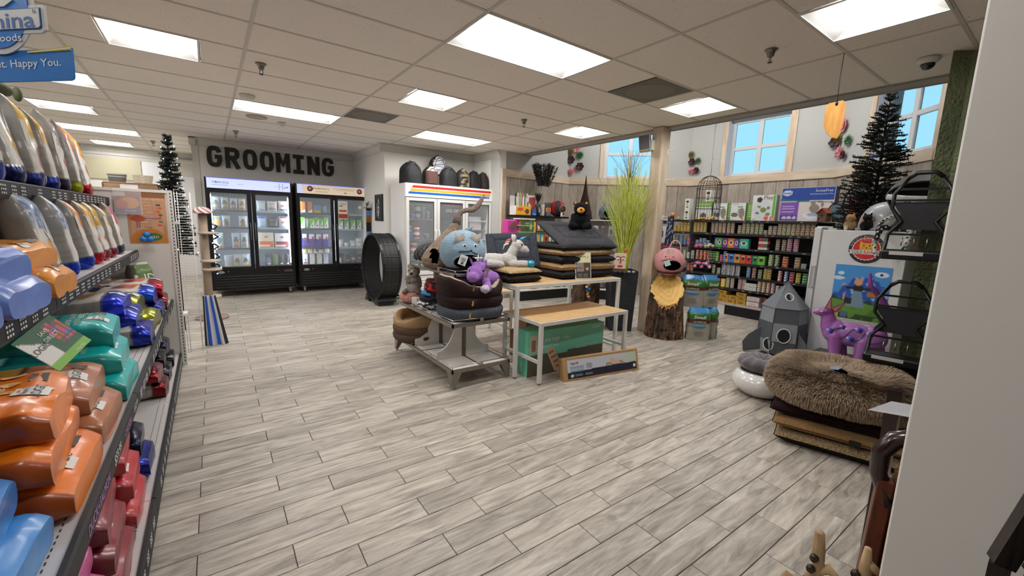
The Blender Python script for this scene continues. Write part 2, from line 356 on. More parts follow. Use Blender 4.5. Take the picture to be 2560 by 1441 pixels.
 # walls
WALL=M('#e6e4de',.75,bump=.03,bs=150);WALLG=M('#d4d2cb',.75,bump=.05,bs=120)
def wall(name,a,b,z0,z1,th,mat=WALL,side=1):
 """vertical wall slab from plan point a to b; thickness goes to the left of a->b when side=1"""
 a=Vector((*a,0));b=Vector((*b,0));d=(b-a).normalized();n=Vector((-d.y,d.x,0))*side*th
 v=[(*p.xy,z)for z in(z0,z1)for p in(a,b,b+n,a+n)]
 return struct(name,MB().add(v,[(0,1,2,3),(4,5,6,7),(0,1,5,4),(1,2,6,5),(2,3,7,6),(3,0,4,7)]),mat)
wall('wall_grooming',(-.08,GROOM_Y),(SIDE_X,GROOM_Y),0,3,.12)
wall('wall_grooming_end',(-.08,GROOM_Y+.12),(-.08,BACK_Y),0,3,.12,side=-1)
wall('wall_side',(SIDE_X,GROOM_Y+.12),(SIDE_X,ALC_Y),0,3,.1)
wall('wall_alcove',(SIDE_X+.1,ALC_Y),(PIL_X+.2,ALC_Y),0,3,.1)
wall('wall_pilaster',(PIL_X,ALC_Y),(PIL_X,6.75),0,2.95,.12,side=1)
wall('wall_far',(-4.6,BACK_Y),(0,BACK_Y),0,3,.1);wall('wall_left',(-4.6,-4),(-4.6,BACK_Y),0,3,.1);wall('wall_rear',(-4.6,-3.9),(10,-3.9),0,4.2,.1,side=-1)
def crown(name,a,b,side=1,z=HC):
 a=Vector((*a,0));b=Vector((*b,0));d=(b-a).normalized();n=Vector((d.y,-d.x,0))*side
 pr=[(0,-.13),(.018,-.13),(.018,-.115),(.03,-.10),(.06,-.045),(.085,-.03),(.085,-.012),(.1,-.012),(.1,0),(0,0)]
 v=[tuple(p+n*u+Vector((0,0,z+w)))for p in(a,b)for u,w in pr];k=len(pr)
 return struct(name,MB().add(v,[(i,(i+1)%k,(i+1)%k+k,i+k)for i in range(k)]+[tuple(range(k))[::-1],tuple(range(k,2*k))]),WALLG)
crown('trim_1',(-.18,GROOM_Y),(SIDE_X,GROOM_Y));crown('trim_2',(SIDE_X,GROOM_Y),(SIDE_X,ALC_Y),1);crown('trim_3',(SIDE_X-.1,ALC_Y),(PIL_X,ALC_Y));crown('trim_4',(PIL_X,ALC_Y),(PIL_X,6.75));crown('trim_5',(-4.6,BACK_Y),(-.2,BACK_Y));crown('trim_6',(-.08,GROOM_Y-.1),(-.08,BACK_Y),-1)
crown('trim_7',(-4.6,BACK_Y),(-.1,BACK_Y),z=HC-.14)
struct('trim_8',MB().b2(-.5,-.09,BACK_Y-.04,BACK_Y-.02,2.35,2.72),M('#cfc9bf',.7))
struct('trim_9',MB().b2(-.15,-.05,GROOM_Y-.012,GROOM_Y,0,HC-.13).b2(1.9,1.906,GROOM_Y-.003,GROOM_Y,2.0,HC-.13),WALLG)
# fascia at the ceiling edge towards the bay
struct('trim_10',MB().b2(EDGE_X,EDGE_X+.02,-4,6.8,HC-.012,4.2),WALLG)
struct('trim_11',MB().b2(EDGE_X-.015,EDGE_X+.13,.3,6.8,HC-.022,HC-.012),M('#a5a099',.6))
# the bay: faceted wall with windows
BAYZ=4.1;RZ=2.518
BV=[(4.60,6.78),(6.45,6.93),(8.28,5.16),(8.27,2.55),(6.70,.93),(6.70,-1.2)]
BAYW=M('#b4b4b0',.8)
WIN={1:(.46,.86),2:(.35,.695),3:(.22,.60)}
WZ0,WZ1=RZ+.0,3.36
PINE=wood('#d3c3ae','#bda78e',2.5,(5,5,1));PINEH=wood('#d3c3ae','#bfa98f',2.2,(1,1,5),key='h')
BOARD=[wood(a,b,4,(5,5,1.2),.7,key=i)for i,(a,b)in enumerate((('#a79b90','#948878'),('#ada196','#9a8e80'),('#9e9287','#8b7f72')))]
GLASS_W=M('#eef6fa',.0,trans=1.0,spec=.3)
def facet(i):
 a=Vector((*BV[i],0));b=Vector((*BV[i+1],0));d=(b-a).normalized();n=Vector((d.y,-d.x,0))
 return a,b,d,n,(b-a).length
def fb(mb,i,s0,s1,z0,z1,t0,t1,**k):
 """box on facet i: along s0..s1, height z0..z1, depth t0..t1 into the room"""
 a,b,d,n,L=facet(i);c=a+d*(s0+s1)/2+n*(t0+t1)/2
 R=np.array([d,n,Vector((0,0,1))]).T
 return mb.box((c.x,c.y,(z0+z1)/2),(s1-s0,abs(t1-t0),z1-z0),R=R,**k)
BV=[(4.60,6.757),(6.45,6.87),(8.22,5.10),(8.19,2.54),(6.9,1.2),(6.2,-1.5),(6.2,-3.9)]
BN=['bay_left','bay_rear_left','bay_rear','bay_rear_right','bay_right','bay_near']
WS0,WS1,WT=.745,1.815,3.56
for i in range(6):
 a,b,d,n,L=facet(i);m=MB();e=.03
 if i in(1,2,3):
  fb(m,i,-e,WS0,0,4.2,-.3,0);fb(m,i,WS1,L+e,0,4.2,-.3,0);fb(m,i,WS0,WS1,0,RZ,-.3,0);fb(m,i,WS0,WS1,WT,4.2,-.3,0)
 else:fb(m,i,-e,L+e,0,4.2,-.3,0)
 w=struct('wall_'+BN[i],m,BAYW)
 # vertical boards and rail
 k=max(1,int(round(L/.2085)));bw=L/k
 for j in range(k):
  bm=MB();fb(bm,i,j*bw+.003,(j+1)*bw-.003,0,RZ-.14,0,.014+.003*((j*7)%3));o=obj('board',bm,BOARD[(j*5+i)%3],w,bevel=.002)
 rm=MB();fb(rm,i,-.0,L,RZ-.142,RZ,0,.034);obj('rail',rm,PINEH,w,bevel=.002)
 if i==0:rm=MB();fb(rm,i,0,.1,0,RZ-.143,0,.036);obj('corner_board',rm,PINE,w)
 if i in(1,2,3):
  wi=thing('window_%d'%i,'','window',tuple(a+d*(WS0+WS1)/2+Vector((0,0,RZ))));del wi['category'];del wi['label'];wi['kind']='structure'
  for nm,s0,s1 in(('casing',WS0-.095,WS0),('casing',WS1,WS1+.105)):
   cm=MB();fb(cm,i,s0,s1,RZ+.001,WT+.3,0,.02);obj(nm,cm,PINE,wi,bevel=.002)
  rv=MB();fb(rv,i,WS0,WS0+.006,RZ,WT,-.16,.0);fb(rv,i,WS1-.006,WS1,RZ,WT,-.16,0);fb(rv,i,WS0,WS1,RZ-.02,RZ+.006,-.16,0);fb(rv,i,WS0,WS1,WT-.006,WT,-.16,0);obj('reveal',rv,M('#bfc6d8',.6),wi)
  sm=MB();F=M('#c9cccb',.4);mid=(WS0+WS1)/2;zc=3.03;t0,t1=-.15,-.11
  for s0,s1,z0,z1 in((WS0+.006,WS0+.08,RZ+.005,WT-.005),(WS1-.08,WS1-.006,RZ+.005,WT-.005),(WS0+.08,WS1-.08,RZ+.006,RZ+.07),(WS0+.08,WS1-.08,WT-.07,WT-.006)):fb(sm,i,s0,s1,z0,z1,t0,t1)
  fb(sm,i,mid-.04,mid+.04,RZ+.07,WT-.07,t0,t1);fb(sm,i,WS0+.08,mid-.04,zc-.033,zc+.033,t0,t1);fb(sm,i,mid+.04,WS1-.08,zc-.033,zc+.033,t0,t1)
  obj('sash',sm,F,wi,bevel=.006)
  for s0,s1 in((WS0+.08,mid-.04),(mid+.04,WS1-.08)):
   for z0,z1 in((RZ+.07,zc-.033),(zc+.033,WT-.07)):
    gm=MB();fb(gm,i,s0-.01,s1+.01,z0-.01,z1+.01,-.135,-.131);obj('pane',gm,GLASS_W,wi)
struct('ceiling_bay',MB().b2(5.3,10,-3.9,8,4.15,4.25),BAYW)
struct('trim_12',MB().b2(5.36,5.38,-4,6.8,HC-.01,4.2),BAYW)
# outside parapet seen through the windows
# post at the edge of the dropped ceiling
pst=MB();pst.b2(-.085,.085,-.085,.085,0,HC-.004).xf(Matrix.Translation((5.135,3.66,0))@Matrix.Rotation(math.radians(-3),4,'Z'))
post=tag(obj('wooden_post',pst,PINE,bevel=.006),'whitewashed pine post holding the ceiling edge, speaker fixed near its top','post')
# textured green wall and the white partition close to the camera
GREEN=M('#77805c',.8,bump=2.2,bs=38,var=.35,vs=3,col2='#5c634a')
gw=MB();a=Vector((4.53,.79,0));d=Vector((.96,-.55,0)).normalized();n=Vector((-.5,-.87,0)).normalized()
gv=[(4.53,.79),(4.62,.70),(4.62,-1.8),(6.3,-1.8),(6.3,.79)]
gw.add([(x,y,z)for z in(0,HC)for x,y in gv],[(0,1,2,3,4),(5,6,7,8,9)]+[(i,(i+1)%5,(i+1)%5+5,i+5)for i in range(5)]);struct('wall_green',gw,GREEN)
NW=MB().b2(1.30,1.45,-2.2,.19,0,HC);struct('wall_partition',NW,M('#f1ede4',.6,bump=.06,bs=25),bevel=.004)
wall('wall_right_rear',(4.62,-1.8),(4.62,-3.9),0,3,.1,side=1)
for k,(x,y)in enumerate(((6.6,5.2),(6.9,3.2),(6.3,.6))):  # unseen lamps, added to brighten the bay walls and boards
 t=thing('ceiling_light','added fill light on the high ceiling of the window bay, hidden from the camera','light',(x,y,4.12),group='added window bay fill lights')
 obj('frame',MB().b2(x-.17,x+.17,y-.62,y+.62,4.11,4.15),TR,t)
 P=[[(x-.14*math.cos(PI*i/8),y+sgn*.59,4.11-.05*math.sin(PI*i/8))for sgn in(-1,1)]for i in range(9)]
 obj('diffuser',MB().grid(np.array(P),9,2,flip=True),EM,t)
 # ---------------------------------------------------------------- bags of pet food
def npn(P,f,amp,seed=0):
 return np.array([noise.noise(Vector((p[0]*f+seed,p[1]*f-seed,p[2]*f+seed*.3)))for p in P])*amp
class Bag:
 """filled bag; local x from bottom seam (0) to top seam (L), y width, z thickness (0 = lying surface, or centred)"""
 def __init__(s,L,W,T,seed=0,pinch=.12,flat=True,crumple=.008,n=3.2,waist=.05,botth=.62,shoulder=.75):
  s.__dict__.update(L=L,W=W,T=T,seed=seed,pinch=pinch,flat=flat,cr=crumple,n=n,waist=waist,botth=botth,sh=shoulder)
 def prof(s,u):
  u=np.clip(np.asarray(u,float),0,1);b=np.clip(u/.10,0,1);t=np.clip((1-u)/(1-s.sh),0,1)
  th=s.T/2*(s.botth+(1-s.botth)*np.sin(b*PI/2))*(s.pinch+(1-s.pinch)*np.sin(t*PI/2)**.8)
  w=s.W/2*(1-s.waist*np.sin(np.clip((1-u)/(1-s.sh),0,1)*PI)*.9-.02*np.sin(u*9+s.seed))*(.93+.07*np.sin(b*PI/2))
  return th,w
 def at(s,u,a,off=0.):
  u=np.asarray(u,float);a=np.asarray(a,float);th,w=s.prof(u);e=2/s.n
  c,q=np.cos(a),np.sin(a);y=(w+off)*np.sign(c)*np.abs(c)**e;z=(th+off)*np.sign(q)*np.abs(q)**e
  x=s.L*u+0*y;P=np.stack([x,y,z+(th if s.flat else 0)*(1 if s.flat else 0)],-1).reshape(-1,3)
  d=npn(P,9.,s.cr,s.seed)+npn(P,24.,s.cr*.45,s.seed+5)+np.abs(npn(P,5.,s.cr*1.1,s.seed+9))
  P[:,2]+=d*np.sign(q).reshape(-1)*np.minimum(1,np.abs(q).reshape(-1)*1.5);P[:,1]+=d*np.sign(c).reshape(-1)*np.abs(c).reshape(-1)**2*.8
  P[:,0]+=npn(P,7.,s.cr*.7,s.seed+20)
  return P
 def top(s,x,y,off=.0018):
  u=x/s.L;th,w=s.prof(u);v=min(.999,abs(y)/float(w));a=math.acos(v**(s.n/2));a=a if y>=0 else PI-a
  return s.at([u],[a],off)[0]
 def build(s,paint,mats,parent,name='bag_body',nu=36,na=44,band=.0):
  U=np.concatenate([[0],np.linspace(.012,.985,nu-2),[1]]);A=np.arange(na)*2*PI/na
  UU,AA=np.meshgrid(U,A,indexing='ij');P=s.at(UU.ravel(),AA.ravel()).reshape(nu,na,3)
  v=np.sign(np.cos(AA))*np.abs(np.cos(AA))**(2/s.n);C=paint(UU,v,np.sin(AA))
  mb=MB();k=int(np.searchsorted(U,band))if band else 0
  if k>1:
   mb.m=1;mb.grid(P[:k+1],k+1,na,cv=True,col=C[:k+1],flip=True);mb.m=0;mb.grid(P[k:],nu-k,na,cv=True,col=C[k:],flip=True)
  else:mb.grid(P,nu,na,cv=True,col=C,flip=True)
  mb.m=1 if k>1 else 0;mb.add(P[0],[tuple(range(na))],col=C[0]);mb.m=0;mb.add(P[-1],[tuple(range(na))[::-1]],col=C[-1])
  mb.xf(WM(parent));return obj(name,mb,mats,parent)
FOIL=MV(.24,metal=.75,key='foil');PLASTIC=MV(.32,coat=.25,bump=.12,bs=30,key='bag');MATTE=MV(.7,key='matte');SATIN=MV(.42,key='satin',coat=.1);CARD=MV(.5,key='card')
def lin(c):return np.array(srgb(c))
def mixin(C,mask,col):
 m=np.clip(mask,0,1)[...,None];return C*(1-m)+np.array(col)*m
def hsh(u,v,f,seed=0):
 return np.array([noise.noise(Vector((float(a)*f+seed,float(b)*f,seed*.7)))for a,b in zip(np.ravel(u),np.ravel(v))]).reshape(np.shape(u))
def ellm(u,v,cu,cv,ru,rv,soft=.25):
 return np.clip((1-(((u-cu)/ru)**2+((v-cv)/rv)**2))/soft+.5,0,1)
def boxm(u,v,u0,u1,v0,v1):return((u>u0)&(u<u1)&(v>v0)&(v<v1)).astype(float)
def paint_pet(band,top,food=(),back='#8f8b85',spot=None,seed=0,side='#8d8a86'):
 """upright pet food bag: metallic foot band, white belly with food picture, coloured shoulder"""
 B,T,S,W=lin(band),lin(top),lin(side),lin('#dddad4')
 def f(u,v,q):
  C=np.tile(W,u.shape+(1,));sh=.50+.10*v
  C=mixin(C,(u>sh)*1.,T);
  if spot is not None:C=mixin(C,(u>sh)*np.clip(hsh(u*1.6,v*.6,14,seed)*3+.4,0,1),lin(spot))
  for cu,cv,ru,rv,col in food:C=mixin(C,ellm(u,v,cu,cv,ru,rv),lin(col))
  C=mixin(C,(u>.955)*1.,lin('#c9c6c0'));C=mixin(C,(u<.145+.02*v*v)*1.,B)
  C=mixin(C,(np.abs(q)<.42)*(u>.15)*1.,S);C=mixin(C,(np.abs(q)<.42)*(u>.15)*(u<.62)*np.clip(np.sin(u*90)*2-1,0,.25),lin('#5f5c58'))
  return mixin(C,(q<-.42)*(u>.15)*1.,lin(back))
 return f
NDN=[0]
NDM=M('#e9e7e2',.45)
def pet_bag(loc,label,band,top,food,W=.27,L=.5,T=.13,tilt=8,yaw=0,lying=False,spot=None,group='upright pet food bags',letters_=True,name='pet_food_bag',lie=0,ncol='#e9e7e2',side='#8d8a86',crumple=.007,roll=0):
 NDN[0]+=1;sd=NDN[0]*3.7
 b=Bag(L,W,T,seed=sd,pinch=.09,flat=lying,crumple=crumple,n=3.,waist=.10,botth=.8)
 ty=math.radians(tilt)
 if lying:ax=(Vector((-1,0,0)),Vector((0,-1,0)),Vector((0,0,1)))
 else:ax=(Vector((-math.sin(ty),0,math.cos(ty))),Vector((0,-1,0)),Vector((math.cos(ty),0,math.sin(ty))))
 Rz=Matrix.Rotation(math.radians(yaw),4,'Z');F=Matrix.Translation(loc)@Rz@frame(*ax,(0,0,0))@Matrix.Rotation(math.radians(roll),4,'X')
 t=thing(name,label,'bag',group=group);t.matrix_basis=F;t.location=loc;t.rotation_euler=F.to_euler()
 b.build(paint_pet(band,top,food,spot=spot,seed=sd,side=side),[PLASTIC,FOIL],t,band=.15,nu=40,na=44)
 if letters_:
  m=MB()
  for s_,dx in(('N',-.26),('D',.22)):
   v,f=txt(s_,W*.62);P=[b.top(L*.60+p[1]*1.1,-(p[0]+dx*W))for p in v];m.add(P,f)
  v,f=txt('natural & delicious',.022);m.add([b.top(L*.475+p[1],-p[0])for p in v],f)
  m.xf(WM(t));obj('brand_letters',m,M(ncol,.45),t)
  m=MB();k=20;cx,r=L*.075,W*.10
  m.add([b.top(cx,0,.003)]+[b.top(cx+r*math.cos(i*2*PI/k),-r*1.05*math.sin(i*2*PI/k),.003)for i in range(k)],[(0,i+1,(i+1)%k+1)for i in range(k)]);m.xf(WM(t));o=obj('oval_badge',m,M('#c8cfe4',.4),t)
  m=MB();v,f=txt('pets',r*.75);m.add([b.top(cx+p[1],-p[0],.0042)for p in v],f);m.xf(WM(t));obj('badge_text',m,M('#2a4a9a',.5),o)
 return t,b
FOODS={'orange':[(.36,.35,.12,.30,'#e0912a'),(.25,-.05,.10,.34,'#c9b49c'),(.30,.1,.05,.2,'#b98d72')],'ham':[(.30,.05,.11,.5,'#c8706a'),(.38,.35,.07,.3,'#a03a35'),(.23,-.35,.07,.25,'#e3a04a')],'melon':[(.40,.3,.13,.4,'#dfa53e'),(.27,-.1,.10,.4,'#caa27c')],'chick':[(.28,0,.12,.5,'#cf9a86'),(.36,.4,.07,.3,'#b2553c')],'grain':[(.32,.2,.1,.5,'#b98f4c'),(.25,-.3,.08,.3,'#c8ab5a')]}
def big_paint(cols,kind):
 """large recipe bag: dark print field with badge, lighter foot"""
 base,dark,light,side=(lin(c)for c in cols)
 def f(u,v,q):
  C=np.tile(base,u.shape+(1,))
  if kind=='block':
   C=mixin(C,boxm(u,v,.30,.98,-1,1),dark);C=mixin(C,boxm(u,v,.55,.78,-.02,.9),light);C=mixin(C,boxm(u,v,.32,.60,-.95,-.12),light)
   C=mixin(C,ellm(u,v,.45,-.5,.11,.33),base)
  if kind=='blockb':
   C=mixin(C,boxm(u,v,.33,.98,-1,1),dark);C=mixin(C,boxm(u,v,.36,.66,-.75,-.05),lin('#d99d3a'));C=mixin(C,boxm(u,v,.34,.60,-1,-.75),light);C=mixin(C,boxm(u,v,.66,.9,-.05,.95),light)
  if kind=='dog':
   C=mixin(C,ellm(u,v,.50,.25,.17,.22,.1)+boxm(u,v,.27,.45,.05,.12)+boxm(u,v,.27,.45,.36,.43)+ellm(u,v,.70,.32,.07,.16,.1),light)
   for cv_ in(-.35,.0):C=mixin(C,ellm(u,v,.40,-.45+cv_*.6,.045,.12,.2)*.8,light)
  C=mixin(C,(np.abs(q)<.5)*1.,side);return C
 return f
def big_bag(loc,label,cols,kind,L=.62,W=.42,T=.115,yaw=0,group='large dry food bags lying on the shelves',texts=(),roll=0,tag_='LOGIC',badge=None,icons=0,T2=None,pitch=0,crumple=.011,tagc='#e4e2dc',name='large_food_bag'):
 NDN[0]+=1;sd=NDN[0]*2.3
 b=Bag(L,W,T,seed=sd,crumple=crumple,n=4.,pinch=.2,waist=.02,botth=.72)
 F=Matrix.Translation(loc)@Matrix.Rotation(math.radians(yaw),4,'Z')@frame(Vector((-1,0,0)),Vector((0,-1,0)),Vector((0,0,1)),(0,0,0))@Matrix.Rotation(math.radians(roll),4,'X')@Matrix.Rotation(math.radians(pitch),4,'Y')
 t=thing(name,label,'bag',group=group);t.location=loc;t.rotation_euler=F.to_euler();t.matrix_basis=F
 b.build(big_paint(cols,kind),PLASTIC,t,nu=42,na=56)
 for(s_,sz,u,v,col,wd)in texts:
  m=MB();vv,f=txt(s_,sz)
  if wd:vv=vv*np.array([wd/max(1e-6,np.ptp(vv[:,0])),1,1])
  m.add([b.top(u*L+p[1],v*W/2-p[0])for p in vv],f);m.xf(WM(t));obj('printed_words',m,M(col,.5),t)
 if tag_:
  m=MB();P=[];x0,y0,w,h=.085*L,-.1*W,.16*W,.115*L
  nn=5;P=[[b.top(x0+h*(i/nn-.5),-y0*0+(.12*W)-w*(j/nn-.5),.003)for j in range(nn+1)]for i in range(nn+1)]
  m.grid(np.array(P),nn+1,nn+1,flip=False);m.xf(WM(t));o=obj('white_label',m,M(tagc,.5),t)
  m=MB();vv,f=txt(tag_,h*.42);m.add([b.top(x0-.15*h+p[1],.12*W-p[0],.0045)for p in vv],f);vv,f=txt("Nature's",h*.24);m.add([b.top(x0+.22*h+p[1],.12*W-p[0],.0045)for p in vv],f);m.xf(WM(t));obj('label_text',m,M('#2c2c2c',.5),o)
  m=MB();P=[[b.top(x0+h*.1*(i-.5)*5,-.17*W-w*1.1*(j/nn-.5),.003)for j in range(nn+1)]for i in range(2)];m.grid(np.array(P),2,nn+1);m.xf(WM(t));obj('dark_label',m,M('#3b2b26',.5),t)
 if badge:
  cu,cv_,r,c1,c2=badge;k=48;m=MB();m.smooth=True
  cx,cy=cu*L,cv_*W/2
  pts=[b.top(cx+r*(1 if i%2 else .88)*math.cos(i*2*PI/k),cy+r*(1 if i%2 else .88)*math.sin(i*2*PI/k),.0025)for i in range(k)];m.add([b.top(cx,cy,.0025)]+pts,[(0,(i+1)%k+1,i+1)for i in range(k)]);m.xf(WM(t));o=obj('round_badge',m,M(c1,.5),t)
  m=MB();pts=[b.top(cx+r*.55*math.cos(i*2*PI/24),cy+r*.55*math.sin(i*2*PI/24),.0035)for i in range(24)];m.add([b.top(cx,cy,.0035)]+pts,[(0,(i+1)%24+1,i+1)for i in range(24)]);m.xf(WM(t));obj('badge_center',m,M(c2,.5),o)
  m=MB()
  for i,ch in enumerate('NOSYNTHETICVITAMINS'):
   an=PI*1.5-i*2*PI/19;vv,f=txt(ch,r*.27);ca,sa=math.cos(an),math.sin(an)
   m.add([b.top(cx+(r*.72+p[1])*ca-p[0]*sa*-1,cy+(r*.72+p[1])*sa-p[0]*ca,.004)for p in vv],f)
  dg=[(-.3,-.1),(-.1,-.12),(-.1,-.4),(.0,-.4),(.02,-.1),(.25,.0),(.42,.12),(.3,.2),(.12,.12),(-.05,.15),(-.28,.35),(-.3,.15)]
  m.add([b.top(cx+q[1]*r*.9,cy-q[0]*r*.9,.0045)for q in dg],[tuple(range(len(dg)))]);m.xf(WM(t));obj('badge_print',m,M('#e6dfd2',.5),o)
 for i in range(icons):
  k=16;m=MB();cx,cy,r=.17*L,(-.28+.2*i)*W,.020;m.add([b.top(cx,cy,.003)]+[b.top(cx+r*1.25*math.cos(j*2*PI/k),cy+r*math.sin(j*2*PI/k),.003)for j in range(k)],[(0,(j+1)%k+1,j+1)for j in range(k)]);m.xf(WM(t));obj('round_icon',m,M('#9cc4ea' if kind=='blue' else '#e9b36a',.5),t)
 return t,b
 # ---------------------------------------------------------------- gondola shelving
G=thing('gondola_shelving','white and black gondola shelving loaded with bags of dog food along the aisle','shelving',(-1.0,1.8,0))
YE=5.11;GX=-1.02;BKM=M('#15151a',.55);SHW=M('#cfcbc9',.5)
obj('back_panel',MB().b2(GX-.02,GX+.02,-2,YE,0,1.72),M('#1c1b1d',.7),G)
SHV={'base':(-.295,.13),'low':(-.32,.672),'mid':(-.535,1.150),'high':(-.69,1.612)}
secs=[(-2.0,.0),(.0,1.255),(1.255,2.475),(2.475,3.79),(3.79,YE-.02)]
def holes(m,x0,x1,y0,y1,z,nx=2,pitch=.026):
 n=int((y1-y0)/pitch)
 for i in range(n):
  for xx in np.linspace(x0,x1,nx):m.box((xx,y0+(i+.5)*pitch,z),(.0035,.012,.0012))
pricew=['','','DUCK+SALMON  $59.99','CHICKEN $52.99','LAMB $61.99']
for nm,(xf,zt)in SHV.items():
 for j,(y0,y1)in enumerate(secs):
  s_=obj('base_deck' if nm=='base' else 'shelf',MB().b2(GX+.02,xf-.012,y0+.002,y1-.002,zt-.03,zt-.005),SHW if nm!='high' else BKM,G)
  hl=.012 if nm!='base' else .0
  lm=MB();pr=[(xf-.012,zt-.075),(xf,zt-.075),(xf+.006,zt-.06),(xf+.006,zt-.004),(xf,zt+.002),(xf-.012,zt+.002)]if nm!='base' else[(xf-.012,.0),(xf,.0),(xf+.006,.03),(xf+.006,zt-.004),(xf,zt+.002),(xf-.012,zt+.002)]
  k=len(pr);lm.add([(x,y,z)for y in(y0+.003,y1-.003)for x,z in pr],[(i,i+k,(i+1)%k+k,(i+1)%k)for i in range(k)]+[tuple(range(k)),tuple(range(k,2*k))[::-1]]);obj('price_strip',lm,BKM,s_)
  if nm in('low','base')and y1>0:hm=MB();holes(hm,xf-.075,xf-.045,max(y0,.9)+.02,y1-.02,zt-.0048);obj('slots',hm,M('#3a3840',.8),s_,kind='stuff')
  # small white price notes
  if y1>1:
   pm_=MB();y=y0+.08;rr=random.Random(j*7+ord(nm[0]))
   while y<y1-.1:
    if nm=='low' and j in(2,):break
    if rr.random()<.75:
     for q in range(3):
      for w_ in range(3):pm_.box((xf+.0075,y+w_*.022,zt-.02-q*.016),(.001,.016*rr.uniform(.6,1),.008))
    y+=.12
   if pm_.n:obj('price_notes',pm_,M('#c9cfcf',.7),s_,kind='stuff')
for s_,y,sz in(('DUCK+SALMON',1.62,.042),('CHICKEN',2.17,.036),('LAMB',2.62,.036)):
 m=MB();letters(m,s_,sz,(-.3128,y,.64),(0,1,0),(0,0,1),shear=.2);obj('chalk_words',m,M('#c98ad0',.8),G)
for s_,y,sz in(('$59.99',1.93,.05),('$52.99',2.40,.04),('$61.99',2.80,.038)):
 m=MB();letters(m,s_,sz,(-.3128,y,.64),(0,1,0),(0,0,1),shear=.2);obj('chalk_price',m,M('#dfe6dc',.8),G)
 # end panel with slotted upright
obj('end_panel',MB().b2(GX-.7,-.29,YE,YE+.02,.0,1.69),M('#dddad4',.5),G)
obj('panel_rail',MB().b2(GX-.7,-.29,YE-.006,YE+.03,1.675,1.70),M('#e2e0da',.45),G)
up=obj('upright',MB().b2(-.292,-.252,YE-.012,YE+.045,0,1.70),M('#d9d6d0',.45),G,bevel=.002)
um=MB();[um.box((-.268,YE-.0125,.05+i*.0318),(.007,.002,.016))for i in range(52)];obj('slots',um,M('#1f1f22',.8),up,kind='stuff')
# poster on the end panel
p0=thing('wall_poster','tan ingredients poster with red star chart taped to the end panel of the shelving','poster',(-.44,YE-.003,1.21))
nu,nv=40,60;X_=np.linspace(-.58,-.307,nu);Z_=np.linspace(1.212,1.685,nv);XX,ZZ=np.meshgrid(X_,Z_,indexing='ij');uu,vv=(XX+.58)/.273,(ZZ-1.212)/.473
C=np.tile(lin('#c79a78'),uu.shape+(1,));C=mixin(C,np.clip(hsh(uu*2,vv*.4,6)*2,0,1),lin('#b07f5e'));C=mixin(C,(vv>.88)*1.,lin('#93603f'));C=mixin(C,ellm(uu,vv,.25,.47,.2,.06),lin('#b4512c'));C=mixin(C,boxm(uu,vv,.42,.75,.46,.48)+boxm(uu,vv,.22,.25,.3,.44)+boxm(uu,vv,.27,.30,.3,.44),lin('#4a4a88'))
for i,c in enumerate(('#3b4a5a','#d0692f','#cf5b3a','#3f6a3a','#c24339','#4c7a42','#c8502e')):C=mixin(C,ellm(uu,vv,.80+.04*(i%2),.74-.065*i,.06,.022),lin(c))
C=mixin(C,ellm(uu,vv,.5,.0,.5,.28,.1),lin('#c07c34'));C=mixin(C,ellm(uu,vv,.62,.12,.22,.075),lin('#3c6e2f'))
m=MB();m.grid(np.stack([XX,0*XX+YE-.003,ZZ],-1),nu,nv,col=C,flip=True);obj('sheet',m,CARD,p0)
m=MB();letters(m,'Human Grade Ingredients',.022,(-.43,YE-.005,1.61),(1,0,0),(0,0,1));letters(m,'N&D',.035,(-.41,YE-.005,1.268),(1,0,0),(0,0,1));[m.box((-.47+(i%2)*.04,YE-.005,1.58-.03*i),(.05,.001,.003))for i in range(9)];obj('poster_words',m,M('#ead9c6',.6),p0,kind='stuff')
p1=thing('clear_sleeve','clear plastic sleeve with an orange honey jar card hung over the tan poster','card',(-.56,YE-.012,1.44))
nu=24;X_=np.linspace(-.66,-.485,nu);Z_=np.linspace(1.48,1.63,nu);XX,ZZ=np.meshgrid(X_,Z_,indexing='ij');uu,vv=(XX+.66)/.175,(ZZ-1.48)/.15
C=np.tile(lin('#7a3b2a'),uu.shape+(1,));C=mixin(C,ellm(uu,vv,.6,.62,.38,.33),lin('#e39a1e'));C=mixin(C,ellm(uu,vv,.3,.5,.25,.3),lin('#c9601f'));C=mixin(C,(vv<.3)*1.,lin('#5a5a8c'))
m=MB();m.grid(np.stack([XX,0*XX+YE-.012,ZZ],-1),nu,nu,col=C,flip=True);obj('printed_card',m,CARD,p1);obj('sleeve',MB().b2(-.66,-.47,YE-.016,YE-.015,1.47,1.70),M('#f5f2f0',.1,alpha=.25),p1)
m=MB();letters(m,'Bobby',.03,(-.55,YE-.014,1.50),(1,0,0),(0,0,1),shear=.2);obj('card_words',m,M('#cdd6e8',.5),p1)
obj('paper_strip',MB().b2(-.61,-.49,YE+.02,YE+.022,1.69,1.735),M('#e6e2e4',.6),G)
hm=MB();k=14
for i in range(3):
 a0=PI/2+i*2*PI/3;hm.cyl((-.46+.028*math.cos(a0),YE-.03,1.262+.028*math.sin(a0)),(-.46+.028*math.cos(a0),YE-.026,1.262+.028*math.sin(a0)),.027,20)
tag(obj('blue_shelf_tag',hm,M('#2e7fd0',.5)),'small blue clover-shaped tag clipped at the far end of the middle shelf','tag')
